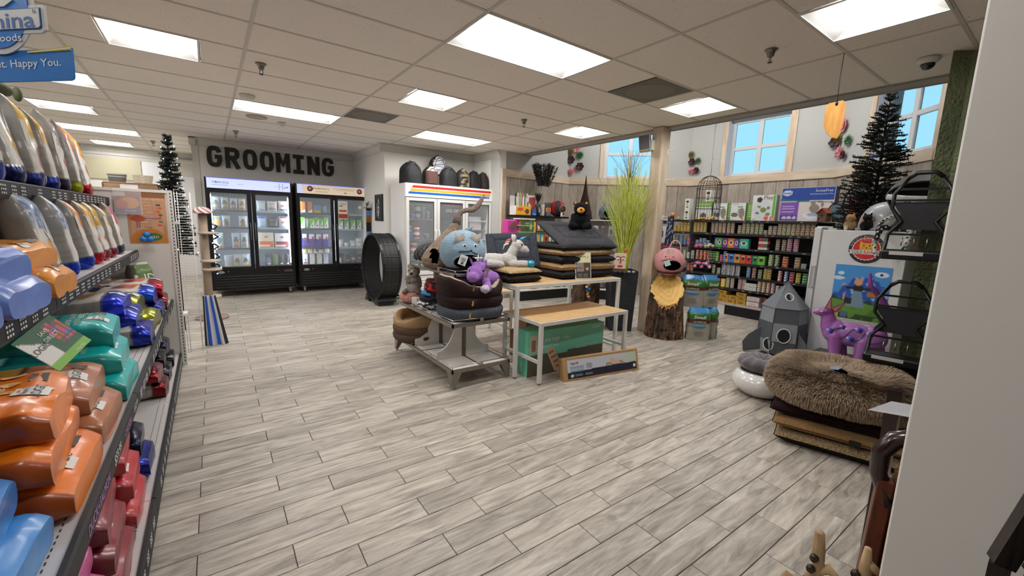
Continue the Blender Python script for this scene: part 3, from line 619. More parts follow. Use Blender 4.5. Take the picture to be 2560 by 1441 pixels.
# ---- bags on the high shelf
HZ=SHV['high'][1]
hs=[(2.60,'#d6337c','#7d2f44','ham',None,'pink and maroon bag at the near end of the top shelf',.38),(2.93,'#1d2f8f','#5a7fb4','orange','#93b3d6','blueberry-topped white bag on the top shelf, beside the pink bag',.5),(3.22,'#1a2452','#b3b0ac','melon',None,'white-fronted bag with tall grey side on the top shelf, behind the blueberry one',.5),(3.52,'#1d2a6c','#e6b534','ham','#efca62','first yellow-topped bag on the top shelf, fully showing its front',.47),(3.80,'#1c2a78','#e0a52f','ham','#ecc259','second yellow-topped bag on the top shelf',.45),(4.09,'#27263a','#9a9691','chick',None,'grey bag leaning between the yellow and orange ones on the top shelf',.5),(4.38,'#9aa32a','#d9572a','ham','#e58a4a','bag with shiny olive foot and orange shoulder on the top shelf',.49),(4.80,'#b01f2c','#e08a2c','ham','#f0b64a','last bag of the top shelf, shiny red foot and orange shoulder',.50)]
for y,band,top,fd,sp,lb,L in hs:pet_bag((-.80,y,HZ),lb,band,top,FOODS[fd],W=.28,L=L,T=.15,tilt=6+random.random()*5,yaw=random.uniform(10,20),spot=sp)
MZ=SHV['mid'][1]
ms=[(2.93,'#1c2f9a','#5b78a6','orange','#aebfd8','nearest upright bag on the middle shelf, large with denim-blue top',.43,.33),(3.22,'#1f46d8','#5b78a6','orange','#aebfd8','second denim-blue bag with bright blue foot on the middle shelf',.42,.31),(3.62,'#2447c0','#e08a26','ham',None,'orange-topped bag with blue foot on the middle shelf',.41,.29),(3.93,'#c22536','#e6ac2b','chick',None,'yellow-topped bag with shiny red foot on the middle shelf',.41,.28),(4.18,'#a23244','#c8a12c','chick',None,'bag with gold top and dark red foot, third from the far end of the middle shelf',.41,.26),(4.43,'#8c3242','#b39a6a','ham',None,'narrow white bag second from the far end of the middle shelf',.40,.26),(4.76,'#2b3556','#b23a58','chick','#d05a78','last bag of the middle shelf, crimson top and navy foot',.41,.30)]
for y,band,top,fd,sp,lb,L,W in ms:pet_bag((-.655,y,MZ),lb,band,top,FOODS[fd],W=W,L=L,T=.15,tilt=7+random.random()*4,yaw=random.uniform(8,18),spot=sp)
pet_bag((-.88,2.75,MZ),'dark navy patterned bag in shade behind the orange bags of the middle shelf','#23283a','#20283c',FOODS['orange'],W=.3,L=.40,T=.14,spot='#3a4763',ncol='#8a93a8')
pet_bag((-.72,4.62,SHV['low'][1]),'grey backed upright bag with dark top at the far end of the lower shelf','#8d8a86','#3d4a34',[],W=.16,L=.33,T=.14,letters_=False,yaw=-50)
pet_bag((-.50,4.93,SHV['low'][1]),'green topped upright bag against the end panel on the lower shelf','#8d8a86','#5f7a45',[],W=.18,L=.38,T=.15,yaw=-45)
OR=('#e89a3c','#c87422','#f0b867','#d98c34');PU=('#6f8cd6','#4f6cb8','#8fa6e4','#6482cc')
for k,(x,y,z)in enumerate(((-.50,2.52,MZ),(-.56,2.47,MZ+.105))):
 big_bag((x,y,z),['lower orange bag of the pair on the middle shelf','upper orange bag of the pair on the middle shelf, small blue emblem'][k],OR,'plain',L=.42,W=.36,T=.11,texts=[('CANINE CHICKEN',.022,.12,.62,'#f6dfc0',.12),('NATURE CREATED',.022,.45,.3,'#f3cf9c',.15),('THE FOOD',.022,.38,.3,'#f3cf9c',.1)],yaw=-6*k,tag_='LOGIC')
for k,(x,y,z)in enumerate(((-.50,2.08,MZ),(-.53,2.04,MZ+.105))):
 big_bag((x,y,z),['lower periwinkle blue bag of the middle shelf','upper periwinkle blue bag of the middle shelf, cut by the photo edge'][k],PU,'plain',L=.42,W=.36,T=.11,texts=[('NATURE CREATED',.02,.4,.3,'#c9d4f2',.15),('LOGIC',.03,.12,.2,'#40406a',.07)],yaw=-3,tag_=None)
for k,(x,y,z)in enumerate(((-.50,1.66,MZ),(-.53,1.62,MZ+.105))):big_bag((x,y,z),('lower','upper')[k]+' periwinkle blue bag outside the photo on the middle shelf',PU,'plain',L=.42,W=.36,T=.11,tag_=None)
# ---- lower shelf
LZ=SHV['low'][1]
TE=('#12b5b3','#0d5f62','#8edde0','#0f8d88');BR=('#b56f45','#3c2a28','#e3cf9e','#9c5a35');OG=('#ee7d15','#c4540e','#eda549','#a3480c');LB=('#3f92dd','#3383cc','#6fb0e8','#2c78c2');RD=('#c2232f','#8c1620','#d8555a','#8f1420');MR=('#8f2b37','#6d1a26','#b5545c','#641722')
tt=[('NATURE CREATED THE',.026,.235,.0,'#f1e6cf',.34),("WE JUST ADDED THE BAG",.026,.185,.0,'#f1e6cf',.34),('NET WT 24 LB (10.8 KG)',.02,.14,.05,'#e2c9a5',.2)]
for k,(x,y,z,yw)in enumerate(((-.338,2.58,LZ,0),(-.36,2.64,LZ+.105,2),(-.395,2.74,LZ+.205,4))):
 big_bag((x,y,z),['bottom teal bag of the stack of three on the lower shelf','middle teal bag of the stack of three on the lower shelf','top teal bag with cow picture and round badge on the lower shelf'][k],TE,'block',yaw=yw,texts=tt+([('100% ALL-NATURAL',.018,.36,-.28,'#cfe9ea',.12),('1ST INGREDIENT USA BEEF',.016,.64,-.1,'#0d4f52',.14),('GRAIN FREE',.04,.86,.3,'#d9efef',.2),('SEA RECIPE',.03,.8,.3,'#bfe3e4',.2)]if k==2 else[]),badge=(.48,.30,.062,'#c4763f','#1f4a4d')if k==2 else None)
for k,(x,y,z,yw)in enumerate(((-.345,2.13,LZ,0),(-.385,2.17,LZ+.105,2))):
 big_bag((x,y,z),['lower brown bag of the pair on the lower shelf','upper brown bag with red round badge, between the teal and orange bags'][k],BR,'blockb',yaw=yw,texts=tt+([('100% ALL-NATURAL',.018,.36,-.15,'#d7b9a0',.14),('CANINE CHICKEN MEAL',.04,.9,-.2,'#e0c9b0',.25)]if k else[]),badge=(.50,.28,.066,'#b5432c','#35201f')if k else None)
for k,(x,y,z,yw)in enumerate(((-.338,1.69,LZ,0),(-.375,1.68,LZ+.105,3),(-.385,1.74,LZ+.205,5))):
 big_bag((x,y,z),['bottom bright orange bag of the stack on the lower shelf','middle bright orange bag of the stack on the lower shelf','top bright orange bag with pale dog silhouette on the lower shelf'][k],OG,'dog' if k==2 else 'plain',yaw=yw,texts=[('CANINE DUCK & SALMON',.02,.19,.25,'#f6dcb4',.16)]+([('Duck & Salmon',.05,.80,-.15,'#fbe6cf',.27),('Meal Feast',.05,.71,-.12,'#fbe6cf',.22),('NET WT. 25 LB (11.34 KG)',.03,.24,.1,'#f1a75c',.3)]if k==2 else[]),icons=3,crumple=.016 if k else .011)
for k,(x,y,z,yw)in enumerate(((-.365,1.22,LZ,0),(-.405,1.25,LZ+.105,4))):
 big_bag((x,y,z),['lower sky blue bag at the near end of the lower shelf','upper sky blue bag at the near end of the lower shelf'][k],LB,'blue',yaw=yw,icons=3,tag_=None,texts=[('CANINE WHITEFISH',.02,.08,.4,'#bfdcf5',.16),('RECIPE',.02,.05,.4,'#bfdcf5',.08)])
 # foil bags lying at the far part of the lower shelf
ll=[(4.70,0,'#b3212d','#c0562c','ham','red foil-footed bag lying at the far end of the lower shelf',-.39,.12),(4.74,0,'#8a2430','#a04a3c','ham','dark red foil bag underneath at the far end of the lower shelf',-.37,0),(4.33,0,'#2a50e0','#26304a','ham','blue foil-footed bag lying next to the red one on the lower shelf',-.41,.12),(4.36,0,'#1d2d80','#26304a','ham','dark blue foil bag under the blue one on the lower shelf',-.37,0),(3.93,0,'#a8ad2e','#5a4a30','ham','olive gold foil bag lying on the lower shelf',-.46,.12),(3.95,0,'#8a8f2a','#55502e','ham','olive gold foil bag under the other olive one on the lower shelf',-.38,0),(3.50,0,'#2b3fe0','#b39a5a','grain','blue foil bag with almond picture lying behind the teal stack',-.48,.19),(3.53,0,'#2b35a8','#7a7a80','grain','second blue foil bag down, behind the teal stack',-.43,.10),(3.48,0,'#25309a','#6a6a70','grain','bottom blue foil bag behind the teal stack',-.37,0)]
for y,_,band,top,fd,lb,x,dz in ll:pet_bag((x+.035,y,LZ+dz),lb,band,top,FOODS[fd],W=.36,L=.55,T=.13,lying=True,group='foil bags lying on the lower shelf',yaw=random.uniform(-3,3),letters_=dz>0,crumple=.013)
# ---- base deck
BZ=SHV['base'][1]
bb=[(4.80,'#17171c','#2a2634','black foil bag lying at the far end of the bottom shelf',0),(4.76,'#2a2438','#55495a','purple-grey foil bag on top at the far end of the bottom shelf',.13),(4.38,'#101014','#1c1c26','black foil bag with round emblem on the bottom shelf',0),(4.36,'#14141a','#3a3444','black foil bag lying on another in the bottom shelf',.12),(4.02,'#6d1a22','#7a2630','dark red foil bag lying low on the bottom shelf',0),(3.99,'#7a1c26','#8a3038','dark red foil bag on top, beside the empty white deck',.11),(2.83,'#20287c','#1a1f4c','navy foil bag lying on the bottom shelf beside the red bags',0),(2.84,'#171a30','#1a1f3c','upper navy foil bag, shiny folded end, on the bottom shelf',.11)]
for y,band,top,lb,dz in bb:pet_bag((-.33-.03*(dz>0),y,BZ+dz),lb,band,top,FOODS['ham'],W=.31,L=.5,T=.12,lying=True,group='foil bags lying on the bottom shelf',yaw=random.uniform(-3,3),letters_=False,crumple=.014)
tx=[('NATURE CREATED THE FOOD.',.022,.26,.25,'#ecc9b8',.26),('WE JUST ADDED THE BAG',.022,.21,.25,'#ecc9b8',.22),('NET WT. 24 LB (10.8 KG)',.018,.17,.25,'#d59a94',.18)]
for k,(x,y,z)in enumerate(((-.33,2.42,BZ),(-.345,2.46,BZ+.115),(-.37,2.47,BZ+.23))):big_bag((x,y,z),['bottom red bag of the stack on the bottom shelf','middle red bag of the stack on the bottom shelf','top red bag with blue emblem on the bottom shelf'][k],RD,'plain',L=.58,W=.38,texts=tx if k==2 else tx[:1],yaw=k*2)
for k,(x,y,z)in enumerate(((-.33,1.99,BZ),(-.345,2.0,BZ+.115),(-.36,2.0,BZ+.23))):big_bag((x,y,z),['bottom maroon bag of the stack on the bottom shelf','middle maroon bag of the stack on the bottom shelf','top maroon beef recipe bag on the bottom shelf'][k],MR,'plain',L=.58,W=.40,texts=tx+[('CANINE BEEF RECIPE',.022,.06,-.2,'#ecc9b8',.17)]if k==2 else tx[:1],yaw=k*2)
PK=('#d04f9a','#a03878','#dc7ab4','#b04088')
for k in range(3):big_bag((-.33-.02*k,1.56,BZ+.115*k),['bottom pink bag','middle pink bag','pink bag at the very bottom of the photo on the bottom shelf'][k]+('' if k==2 else ' of the near stack on the bottom shelf'),PK,'plain',L=.58,W=.40,tag_=None)
# fill of the near, unseen end is left out
# shelf talker card hanging from the middle shelf
F=frame(Vector((.62,.72,.3)).normalized(),Vector((0,0,1)),Vector((1,0,0)),(0,0,0))
t=thing('shelf_talker','green and white clearance card clipped over the shelf edge above the teal bags','card',(-.47,2.11,1.05))
o_=np.array((-.47,2.11,1.03));Xd=np.array(Vector((.30,.90,.32)).normalized());Yd=np.array(Vector((-.62,-.05,.70)).normalized());nu,nv=36,30
U_,V_=np.meshgrid(np.linspace(0,1,nu),np.linspace(0,1,nv),indexing='ij');C=np.tile(lin('#235a34'),U_.shape+(1,));C=mixin(C,boxm(U_,V_,0,.42,.1,.9)*(V_<.95-U_),lin('#e4e2dd'));C=mixin(C,(V_<.2)*1.,lin('#7db843'))
for i in range(22):C=mixin(C,boxm(U_,V_,.62+.1*(i%4),.70+.1*(i%4),.35+.1*(i//4),.43+.1*(i//4)),lin(random.choice(['#c23a5a','#d04a8a','#7a6ac0','#c85a4a','#8a3a6a'])))
W_,H_=.19,.15;P=o_+(U_[...,None]-.5)*Xd*W_+(V_[...,None]-.5)*Yd*H_
m=MB();m.grid(P,nu,nv,col=C);obj('card',m,CARD,t)
m=MB();nrm=np.cross(Xd,Yd);letters(m,'LOGIC',.028,o_-Xd*.055+nrm*.002+Yd*.01,Xd,Yd);obj('card_text',m,M('#3a3a3a',.5),t)
m=MB();letters(m,'SAVE',.02,o_+Xd*.01+nrm*.002+Yd*.045,Xd,Yd);letters(m,'DIRECT',.02,o_+Xd*.015+nrm*.002+Yd*.02,Xd,Yd);letters(m,'CREATED',.012,o_+Xd*.04+nrm*.002-Yd*.065,Xd,Yd);obj('card_text',m,M('#e8eee0',.5),t)
# ---------------------------------------------------------------- soft shapes
FUR=MV(.95,bump=2.5,bs=140,sheen=.04,spec=.15,key='fur');FELT=MV(.95,bump=1.2,bs=90,sheen=.05,spec=.15,key='felt');SHERPA=MV(.95,bump=3.5,bs=70,sheen=.04,spec=.15,key='sherpa');GLOSS=MV(.25,coat=.6,key='gloss');BARK=MV(.9,bump=3,bs=30,key='bark')
def E(c,r,col,rot=None):return('e',Vector(c),Vector(r if hasattr(r,'__len__')else(r,r,r)),lin(col),Euler(rot or(0,0,0)).to_matrix())
def Cp(a,b,r0,r1,col):return('c',Vector(a),Vector(b),r0,r1,lin(col))
def blob(name,el,mat,parent,voxel=.006,smooth=8,loc=None,mod=None,fuzz=0,seed=0):
 """one continuous skin over ellipsoids and tapered limbs; each patch keeps its element's colour"""
 mb=MB()
 for e in el:
  if e[0]=='e':mb.ell(e[1],e[2],20,14,R=np.array(e[4]))
  else:
   a,b=e[1],e[2];n=6;d=(b-a)
   if d.length<1e-6:continue
   dn=d.normalized();pts=[];rs=[]
   for i in range(4):q=math.sin((i/3-1)*PI/2)*.999;pts.append(a+dn*e[3]*q);rs.append(max(.0008,e[3]*math.sqrt(1-q*q)))
   for i in range(1,n):pts.append(a+d*i/n);rs.append(e[3]+(e[4]-e[3])*i/n)
   for i in range(4):q=math.sin(i/3*PI/2)*.999;pts.append(b+dn*e[4]*q);rs.append(max(.0008,e[4]*math.sqrt(1-q*q)))
   mb.tube(pts,rs,14)
 me=mb.mesh('tmp',M('#808080'));o=bpy.data.objects.new('tmp',me);COL.objects.link(o)
 r=o.modifiers.new('r','REMESH');r.mode='VOXEL';r.voxel_size=voxel;r.use_smooth_shade=True
 s=o.modifiers.new('s','SMOOTH');s.iterations=smooth;s.factor=.5
 dg=bpy.context.evaluated_depsgraph_get();dg.update();m2=bpy.data.meshes.new_from_object(o.evaluated_get(dg));bpy.data.objects.remove(o);bpy.data.meshes.remove(me)
 n=len(m2.vertices);P=np.empty(n*3,np.float32);m2.vertices.foreach_get('co',P);P=P.reshape(-1,3).astype(float)
 D=[];cols=[]
 for e in el:
  if e[0]=='e':
   q=(P-np.array(e[1]))@np.array(e[4]);rr=np.array(e[2]);D.append((np.linalg.norm(q/rr,axis=1)-1)*rr.min());cols.append(e[3])
  else:
   a,b=np.array(e[1]),np.array(e[2]);d=b-a;t=np.clip(((P-a)@d)/max(1e-9,d@d),0,1);D.append(np.linalg.norm(P-a-t[:,None]*d,axis=1)-(e[3]+(e[4]-e[3])*t));cols.append(e[5])
 D=np.array(D);w=np.exp(-(D-D.min(0))/(voxel*.7));w/=w.sum(0);C=(w[:,:,None]*np.array(cols)[:,None,:]).sum(0)
 if fuzz:
  N_=np.empty(n*3,np.float32);m2.vertices.foreach_get('normal',N_);P=P+N_.reshape(-1,3)*(npn(P,1.1/fuzz/8,fuzz,seed)[:,None]);m2.vertices.foreach_set('co',P.astype(np.float32).ravel())
 if mod is not None:C=mod(P,C)
 a=m2.color_attributes.new('Col','FLOAT_COLOR','POINT');a.data.foreach_set('color',np.hstack([C,np.ones((n,1))]).astype(np.float32).ravel())
 m2.materials.clear();m2.materials.append(mat);m2.polygons.foreach_set('use_smooth',[True]*len(m2.polygons));m2.name=name
 return obj(name,m2,None,parent)
def part(name,fn,mat,parent,**k):
 m=MB();fn(m);return obj(name,m,mat,parent,world=False,**k)
def sphere_part(name,c,r,mat,parent,n=14,rot=None):
 m=MB();m.ell(c,r if hasattr(r,'__len__')else(r,r,r),n,10,R=None if rot is None else np.array(Euler(rot).to_matrix()));return obj(name,m,mat,parent,world=False)
def eye(parent,c,r,white=None,wr=1.7,d=(0,-1,0)):
 """flat stitched eye or shiny bead"""
 if white:
  sphere_part('eye',c,r*wr,M(white,.6),parent);sphere_part('eye',tuple(Vector(c)+Vector(d)*r*wr*.6),r,M('#0a0a0a',.2),parent)
 else:sphere_part('eye',c,r,M('#0d0b0b',.12,coat=.5),parent)
def cushion(parent,L,W,T,top,bot,name='pad',groove=None,n=4.2,sag=0,seed=0,nu=64,nv=48,mat=None,edge=.35,wob=.006):
 """quilted rectangular pad, local centre of the base at origin; top colour / underside colour"""
 mat=mat or SHERPA;lu,lv=np.linspace(-1,1,nu),np.linspace(-1,1,nv);X_=.55*np.sin(lu*PI/2)+.45*lu;Y_=.55*np.sin(lv*PI/2)+.45*lv;XX,YY=np.meshgrid(X_,Y_,indexing='ij')
 prof=np.clip((1-np.abs(XX)**7)*(1-np.abs(YY)**7),0,1)**.42;g=0*XX
 if groove:
  gx,gy=groove;b=np.maximum(np.abs(XX)/gx,np.abs(YY)/gy);g=np.exp(-((b-1)/.06)**2)*.75
  dg_=np.abs((1-np.abs(XX))/(1-gx)-(1-np.abs(YY))/(1-gy));g=np.maximum(g,np.exp(-(dg_/.10)**2)*.4*(b>1))
 wob_=npn(np.stack([XX*L/2,YY*W/2,0*XX],-1).reshape(-1,3),7,wob,seed).reshape(XX.shape)
 h=T*(.5+.5*prof*(1-g*.8))+wob_*prof;sg=sag*(XX**2+YY**2)
 px=XX*L/2*(1-.02*(1-prof));py=YY*W/2*(1-.02*(1-prof))
 t_=np.stack([px,py,h-sg],-1);b_=np.stack([px,py,T*(.5-.5*prof)-sg],-1)
 m=MB();m.grid(t_,nu,nv,col=np.tile(lin(top),(nu*nv,1)));m.grid(b_,nu,nv,col=np.tile(lin(bot),(nu*nv,1)),flip=True)
 # seam between the two faces
 bd=[(i,0)for i in range(nu)]+[(nu-1,j)for j in range(1,nv)]+[(i,nv-1)for i in range(nu-2,-1,-1)]+[(0,j)for j in range(nv-2,0,-1)]
 S1=np.array([t_[i,j]for i,j in bd]);S2=np.array([b_[i,j]for i,j in bd]);out=S1.copy();out[:,:2]*=1.012;out[:,2]=(S1[:,2]+S2[:,2])/2;k=len(bd)
 m.grid(np.stack([S2,out],0),2,k,cv=True,col=np.tile(lin(bot),(2*k,1)));m.grid(np.stack([out,S1],0),2,k,cv=True,col=np.tile(lin(top),(2*k,1)))
 return obj(name,m,mat,parent,world=False)
def oval_bed(parent,L,W,H,rim,outer,inner,dip=.35,base=True,seam=None,n=2.8,seed=0,dipa=-PI/2,mat=None,lean=.02,thick=1.3):
 """bolster bed: raised rim sweeping round an oval with a dip in the front; local origin under the centre"""
 mat=mat or FELT;K,Q=64,20;t=np.arange(K)*2*PI/K;e=2/n;P=np.zeros((K,Q,3));C=np.zeros((K,Q,3));topz=[]
 for i,a in enumerate(t):
  c,s_=math.cos(a),math.sin(a);dd=math.cos(a-dipa);hh=H*(1-dip*max(0,dd)**2.2)+noise.noise(Vector((a*2,seed,0)))*.012
  ox=(L/2-rim)*np.sign(c)*abs(c)**e;oy=(W/2-rim)*np.sign(s_)*abs(s_)**e;nn=Vector((c*W,s_*L,0)).normalized()
  for j in range(Q):
   b=2*PI*j/Q;cb,sb=math.cos(b),math.sin(b);rr=rim*thick*.5+0*sb
   rad=rim*np.sign(cb)*abs(cb)**.8;z=hh/2+hh/2*np.sign(sb)*abs(sb)**.8;rad+=lean*(z/H)
   P[i,j]=(ox+nn.x*rad,oy+nn.y*rad,z);C[i,j]=lin(outer)if cb>.12*(1 if sb>0 else-1)else lin(inner)
  topz.append((ox+nn.x*rim*.25,oy+nn.y*rim*.25,hh*.985))
 P=P.reshape(-1,3);P[:,2]+=npn(P,14,.004,seed);P[:,:2]+=npn(P,9,.005,seed+3)[:,None];
 m=MB();m.grid(P.reshape(K,Q,3),K,Q,cu=True,cv=True,col=C,flip=True);o=obj('bolster',m,mat,parent,world=False)
 if base:
  m=MB();cz=H*.38;pts=[(0,0,cz+.01)]+[((L/2-rim*.9)*np.sign(math.cos(a))*abs(math.cos(a))**e,(W/2-rim*.9)*np.sign(math.sin(a))*abs(math.sin(a))**e,cz)for a in t]
  m.add(pts,[(0,i+1,(i+1)%K+1)for i in range(K)],col=lin(inner),smooth=True);obj('cushion',m,mat,parent,world=False)
 if seam:m=MB();m.tube([Vector(p)for p in topz]+[Vector(topz[0])],.006,6,caps=False,col=lin(seam));obj('piping',m,mat,parent,world=False)
 return o
def flat_decal(name,parent,o,X,Y,W,H,fn,nu=24,nv=24,mat=None,thick=0):
 """rectangle with printed colours fn(u,v)->(..,3); o is its lower left corner"""
 U,V=np.meshgrid(np.linspace(0,1,nu),np.linspace(0,1,nv),indexing='ij');X=np.array(Vector(X).normalized())*W;Y=np.array(Vector(Y).normalized())*H
 P=np.array(o)+U[...,None]*X+V[...,None]*Y;m=MB();m.grid(P,nu,nv,col=fn(U,V),smooth=False,flip=False)
 if thick:
  nrm=np.cross(X,Y);nrm=nrm/np.linalg.norm(nrm)*thick;q=[np.array(o)+a*X+b*Y for a,b in((0,0),(1,0),(1,1),(0,1))]
  m.add(q+[p-nrm for p in q],[(7,6,5,4),(0,4,5,1),(1,5,6,2),(2,6,7,3),(3,7,4,0)],col=fn(np.array([[.01]]),np.array([[.01]]))[0,0])
 return obj(name,m,mat or CARD,parent)
def solid(c):
 c=lin(c);return lambda u,v:np.tile(c,u.shape+(1,))
 # ---------------------------------------------------------------- stepped display rack in the middle of the floor
RK=thing('display_rack','three-tier steel display rack with white fins on short flared feet','rack',(1.985,3.85,0),0)
BRUSH=M('#8d877c',.32,metal=.85,bump=.05,bs=90);PANW=M('#d5d2ce',.5)
def tray(x0,x1,y0,y1,z0,z1,rail,nm):
 m=MB();w=.018
 for a,b,c,d in((x0,x1,y0,y0+w),(x0,x1,y1-w,y1),(x0,x0+w,y0,y1),(x1-w,x1,y0,y1)):m.b2(a,b,c,d,z0,z1)
 o=obj(nm,m,BRUSH,RK,bevel=.002)
 r=MB();zr=z1+rail;i=.012;cs=[(x0+i,y0+i),(x1-i,y0+i),(x1-i,y1-i),(x0+i,y1-i)]
 r.tube([(*c,zr)for c in cs]+[(*cs[0],zr)],.0035,6);[r.tube([(*c,z1),(*c,zr)],.0035,6)for c in cs]
 obj('guard_rail',r,M('#a9a49b',.25,metal=.9),o)
 for(a,b)in((cs[0],cs[1]),(cs[1],cs[2]),(cs[2],cs[3]),(cs[3],cs[0])):
  L_=math.dist(a,b);n_=1 if L_<.8 else 2
  for q in range(n_):
   f=(q+1)/(n_+1);c=(a[0]+(b[0]-a[0])*f,a[1]+(b[1]-a[1])*f,z1+rail*.5);c_=MB();hor=abs(b[0]-a[0])>.1;c_.box(c,(.035 if hor else .006,.006 if hor else .035,rail));obj('clip',c_,M('#b5b0a6',.3,metal=.8),o)
 return o
tr0=tray(1.67,2.30,3.15,4.56,.150,.185,.028,'base_tray');tr1=tray(1.68,2.30,3.17,4.54,.565,.60,.03,'middle_tray');tr2=tray(1.79,2.19,3.34,4.40,.995,1.018,.03,'top_tray')
CY1,CY2,CXr=3.51,4.02,1.985
for(x0,x1)in((1.688,1.975),(1.995,2.282)):
 for(y0,y1)in((3.168,3.50),(3.52,4.01),(4.03,4.542)):obj('shelf_panel',MB().b2(x0,x1,y0,y1,.162,.178),PANW,tr0)
for(x0,x1,y0,y1)in((1.698,2.282,3.188,3.84),(1.698,2.282,3.86,4.522)):obj('shelf_panel',MB().b2(x0,x1,y0,y1,.575,.592),PANW,tr1)
obj('shelf_panel',MB().b2(1.81,2.17,3.36,4.38,1.0,1.012),M('#bdbab5',.3),tr2)
for y in(CY1,CY2,CXr*0+3.85):obj('cross_bar',MB().b2(1.68,2.29,y-.01,y+.01,.155,.18),BRUSH,tr0)
obj('cross_bar',MB().b2(CXr-.01,CXr+.01,3.16,4.55,.155,.18),BRUSH,tr0)
for y in(CY1,CY2):obj('column',MB().b2(CXr-.018,CXr+.018,y-.018,y+.018,.16,1.0),M('#6f675d',.4,metal=.6),RK)
def fin(sx,y,z0,z1,w0,w1):
 n=14;pts=[(0,z0),(w0,z0),(w0,z0+.075)]
 for i in range(1,n+1):
  a=PI/2*i/n;pts.append((w0-(w0-w1)*math.sin(a)*1.0,z0+.075+(z1-z0-.075)*(1-math.cos(a))))if False else pts.append((w1+(w0-w1)*(1-math.sin(a)),z0+.075+(z1-z0-.075)*(1-math.cos(a))))
 pts+=[(w1,z1),(0,z1)]
 m=MB();m.prism([(CXr+sx*(.02+p[0]),p[1])for p in pts],y-.009,y+.009);obj('fin_panel',m,PANW,RK)
for y in(CY1,CY2):
 for sx in(-1,1):fin(sx,y,.18,.565,.27,.075);fin(sx,y,.602,.99,.14,.06)
for(x,y,sx,sy)in((1.67,3.15,1,1),(2.30,3.15,-1,1),(1.67,4.56,1,-1),(2.30,4.56,-1,-1)):
 m=MB()
 m.add([(x,y,.15),(x+sx*.10,y,.15),(x+sx*.035,y,.018),(x,y,.018),(x,y+sy*.10,.15),(x,y+sy*.035,.018),(x+sx*.004,y+sy*.1,.15),(x+sx*.004,y+sy*.035,.018),(x+sx*.10,y+sy*.004,.15),(x+sx*.035,y+sy*.004,.018),(x+sx*.03,y+sy*.03,.018),(x+sx*.09,y+sy*.09,.15)],[(0,1,2,3),(0,3,5,4),(4,5,7,6),(1,8,9,2),(6,7,10,11),(8,11,10,9),(3,2,9,10,7,5)]);o=obj('foot',m,BRUSH,RK)
 m=MB();m.lathe([(.014,.0),(.016,.004),(.013,.009),(.006,.011),(.005,.02)],14,c=(x+sx*.018,y+sy*.018,0));obj('leveller',m,M('#c7c2b8',.3,metal=.8),o)
 # ---- white steel tables
WST=M('#dcdad6',.4);MAPLE=wood('#e0bd8b','#d2ab76',5,(1.2,7,7),.4,key='t')
def table(name,label,x0,x1,y0,y1,H,t=.035,stretch=(.2,),gap=None,shade=False):
 T_=thing(name,label,'table',((x0+x1)/2,(y0+y1)/2,0));zt=H
 m=MB()
 for a,b,c,d in((x0,x1,y0,y0+t),(x0,x1,y1-t,y1),(x0,x0+t,y0+t,y1-t),(x1-t,x1,y0+t,y1-t)):m.b2(a,b,c,d,H-t,H)
 obj('top_frame',m,WST,T_,bevel=.002);obj('tabletop',MB().b2(x0+t*.45,x1-t*.45,y0+t*.45,y1-t*.45,H-.01,H+.004),MAPLE,T_)
 for x in(x0,x1-t):
  for y in(y0,y1-t):
   o=obj('leg',MB().b2(x,x+t,y,y+t,.018,H-t),WST,T_,bevel=.002);m=MB();m.lathe([(.012,0),(.014,.006),(.006,.009),(.005,.02)],12,c=(x+t/2,y+t/2,0));obj('leveller',m,STEEL,o)
 for z in stretch:
  for x in(x0,x1-t):obj('stretcher',MB().b2(x+.004,x+t-.004,y0+t,y1-t,z,z+t*.8),WST,T_)
 return T_
TT=table('tall_table','taller white steel display table with maple top stacked with pet pads',2.315,3.80,3.09,3.92,.915,stretch=(.10,))
ST=table('low_table','lower white steel display table with empty maple top in front of the tall table',2.41,3.64,2.83,3.44,.60,stretch=(.20,))
table('back_table','small white steel table half hidden behind the tall table',2.45,3.2,4.35,4.9,.62,stretch=(.10,))
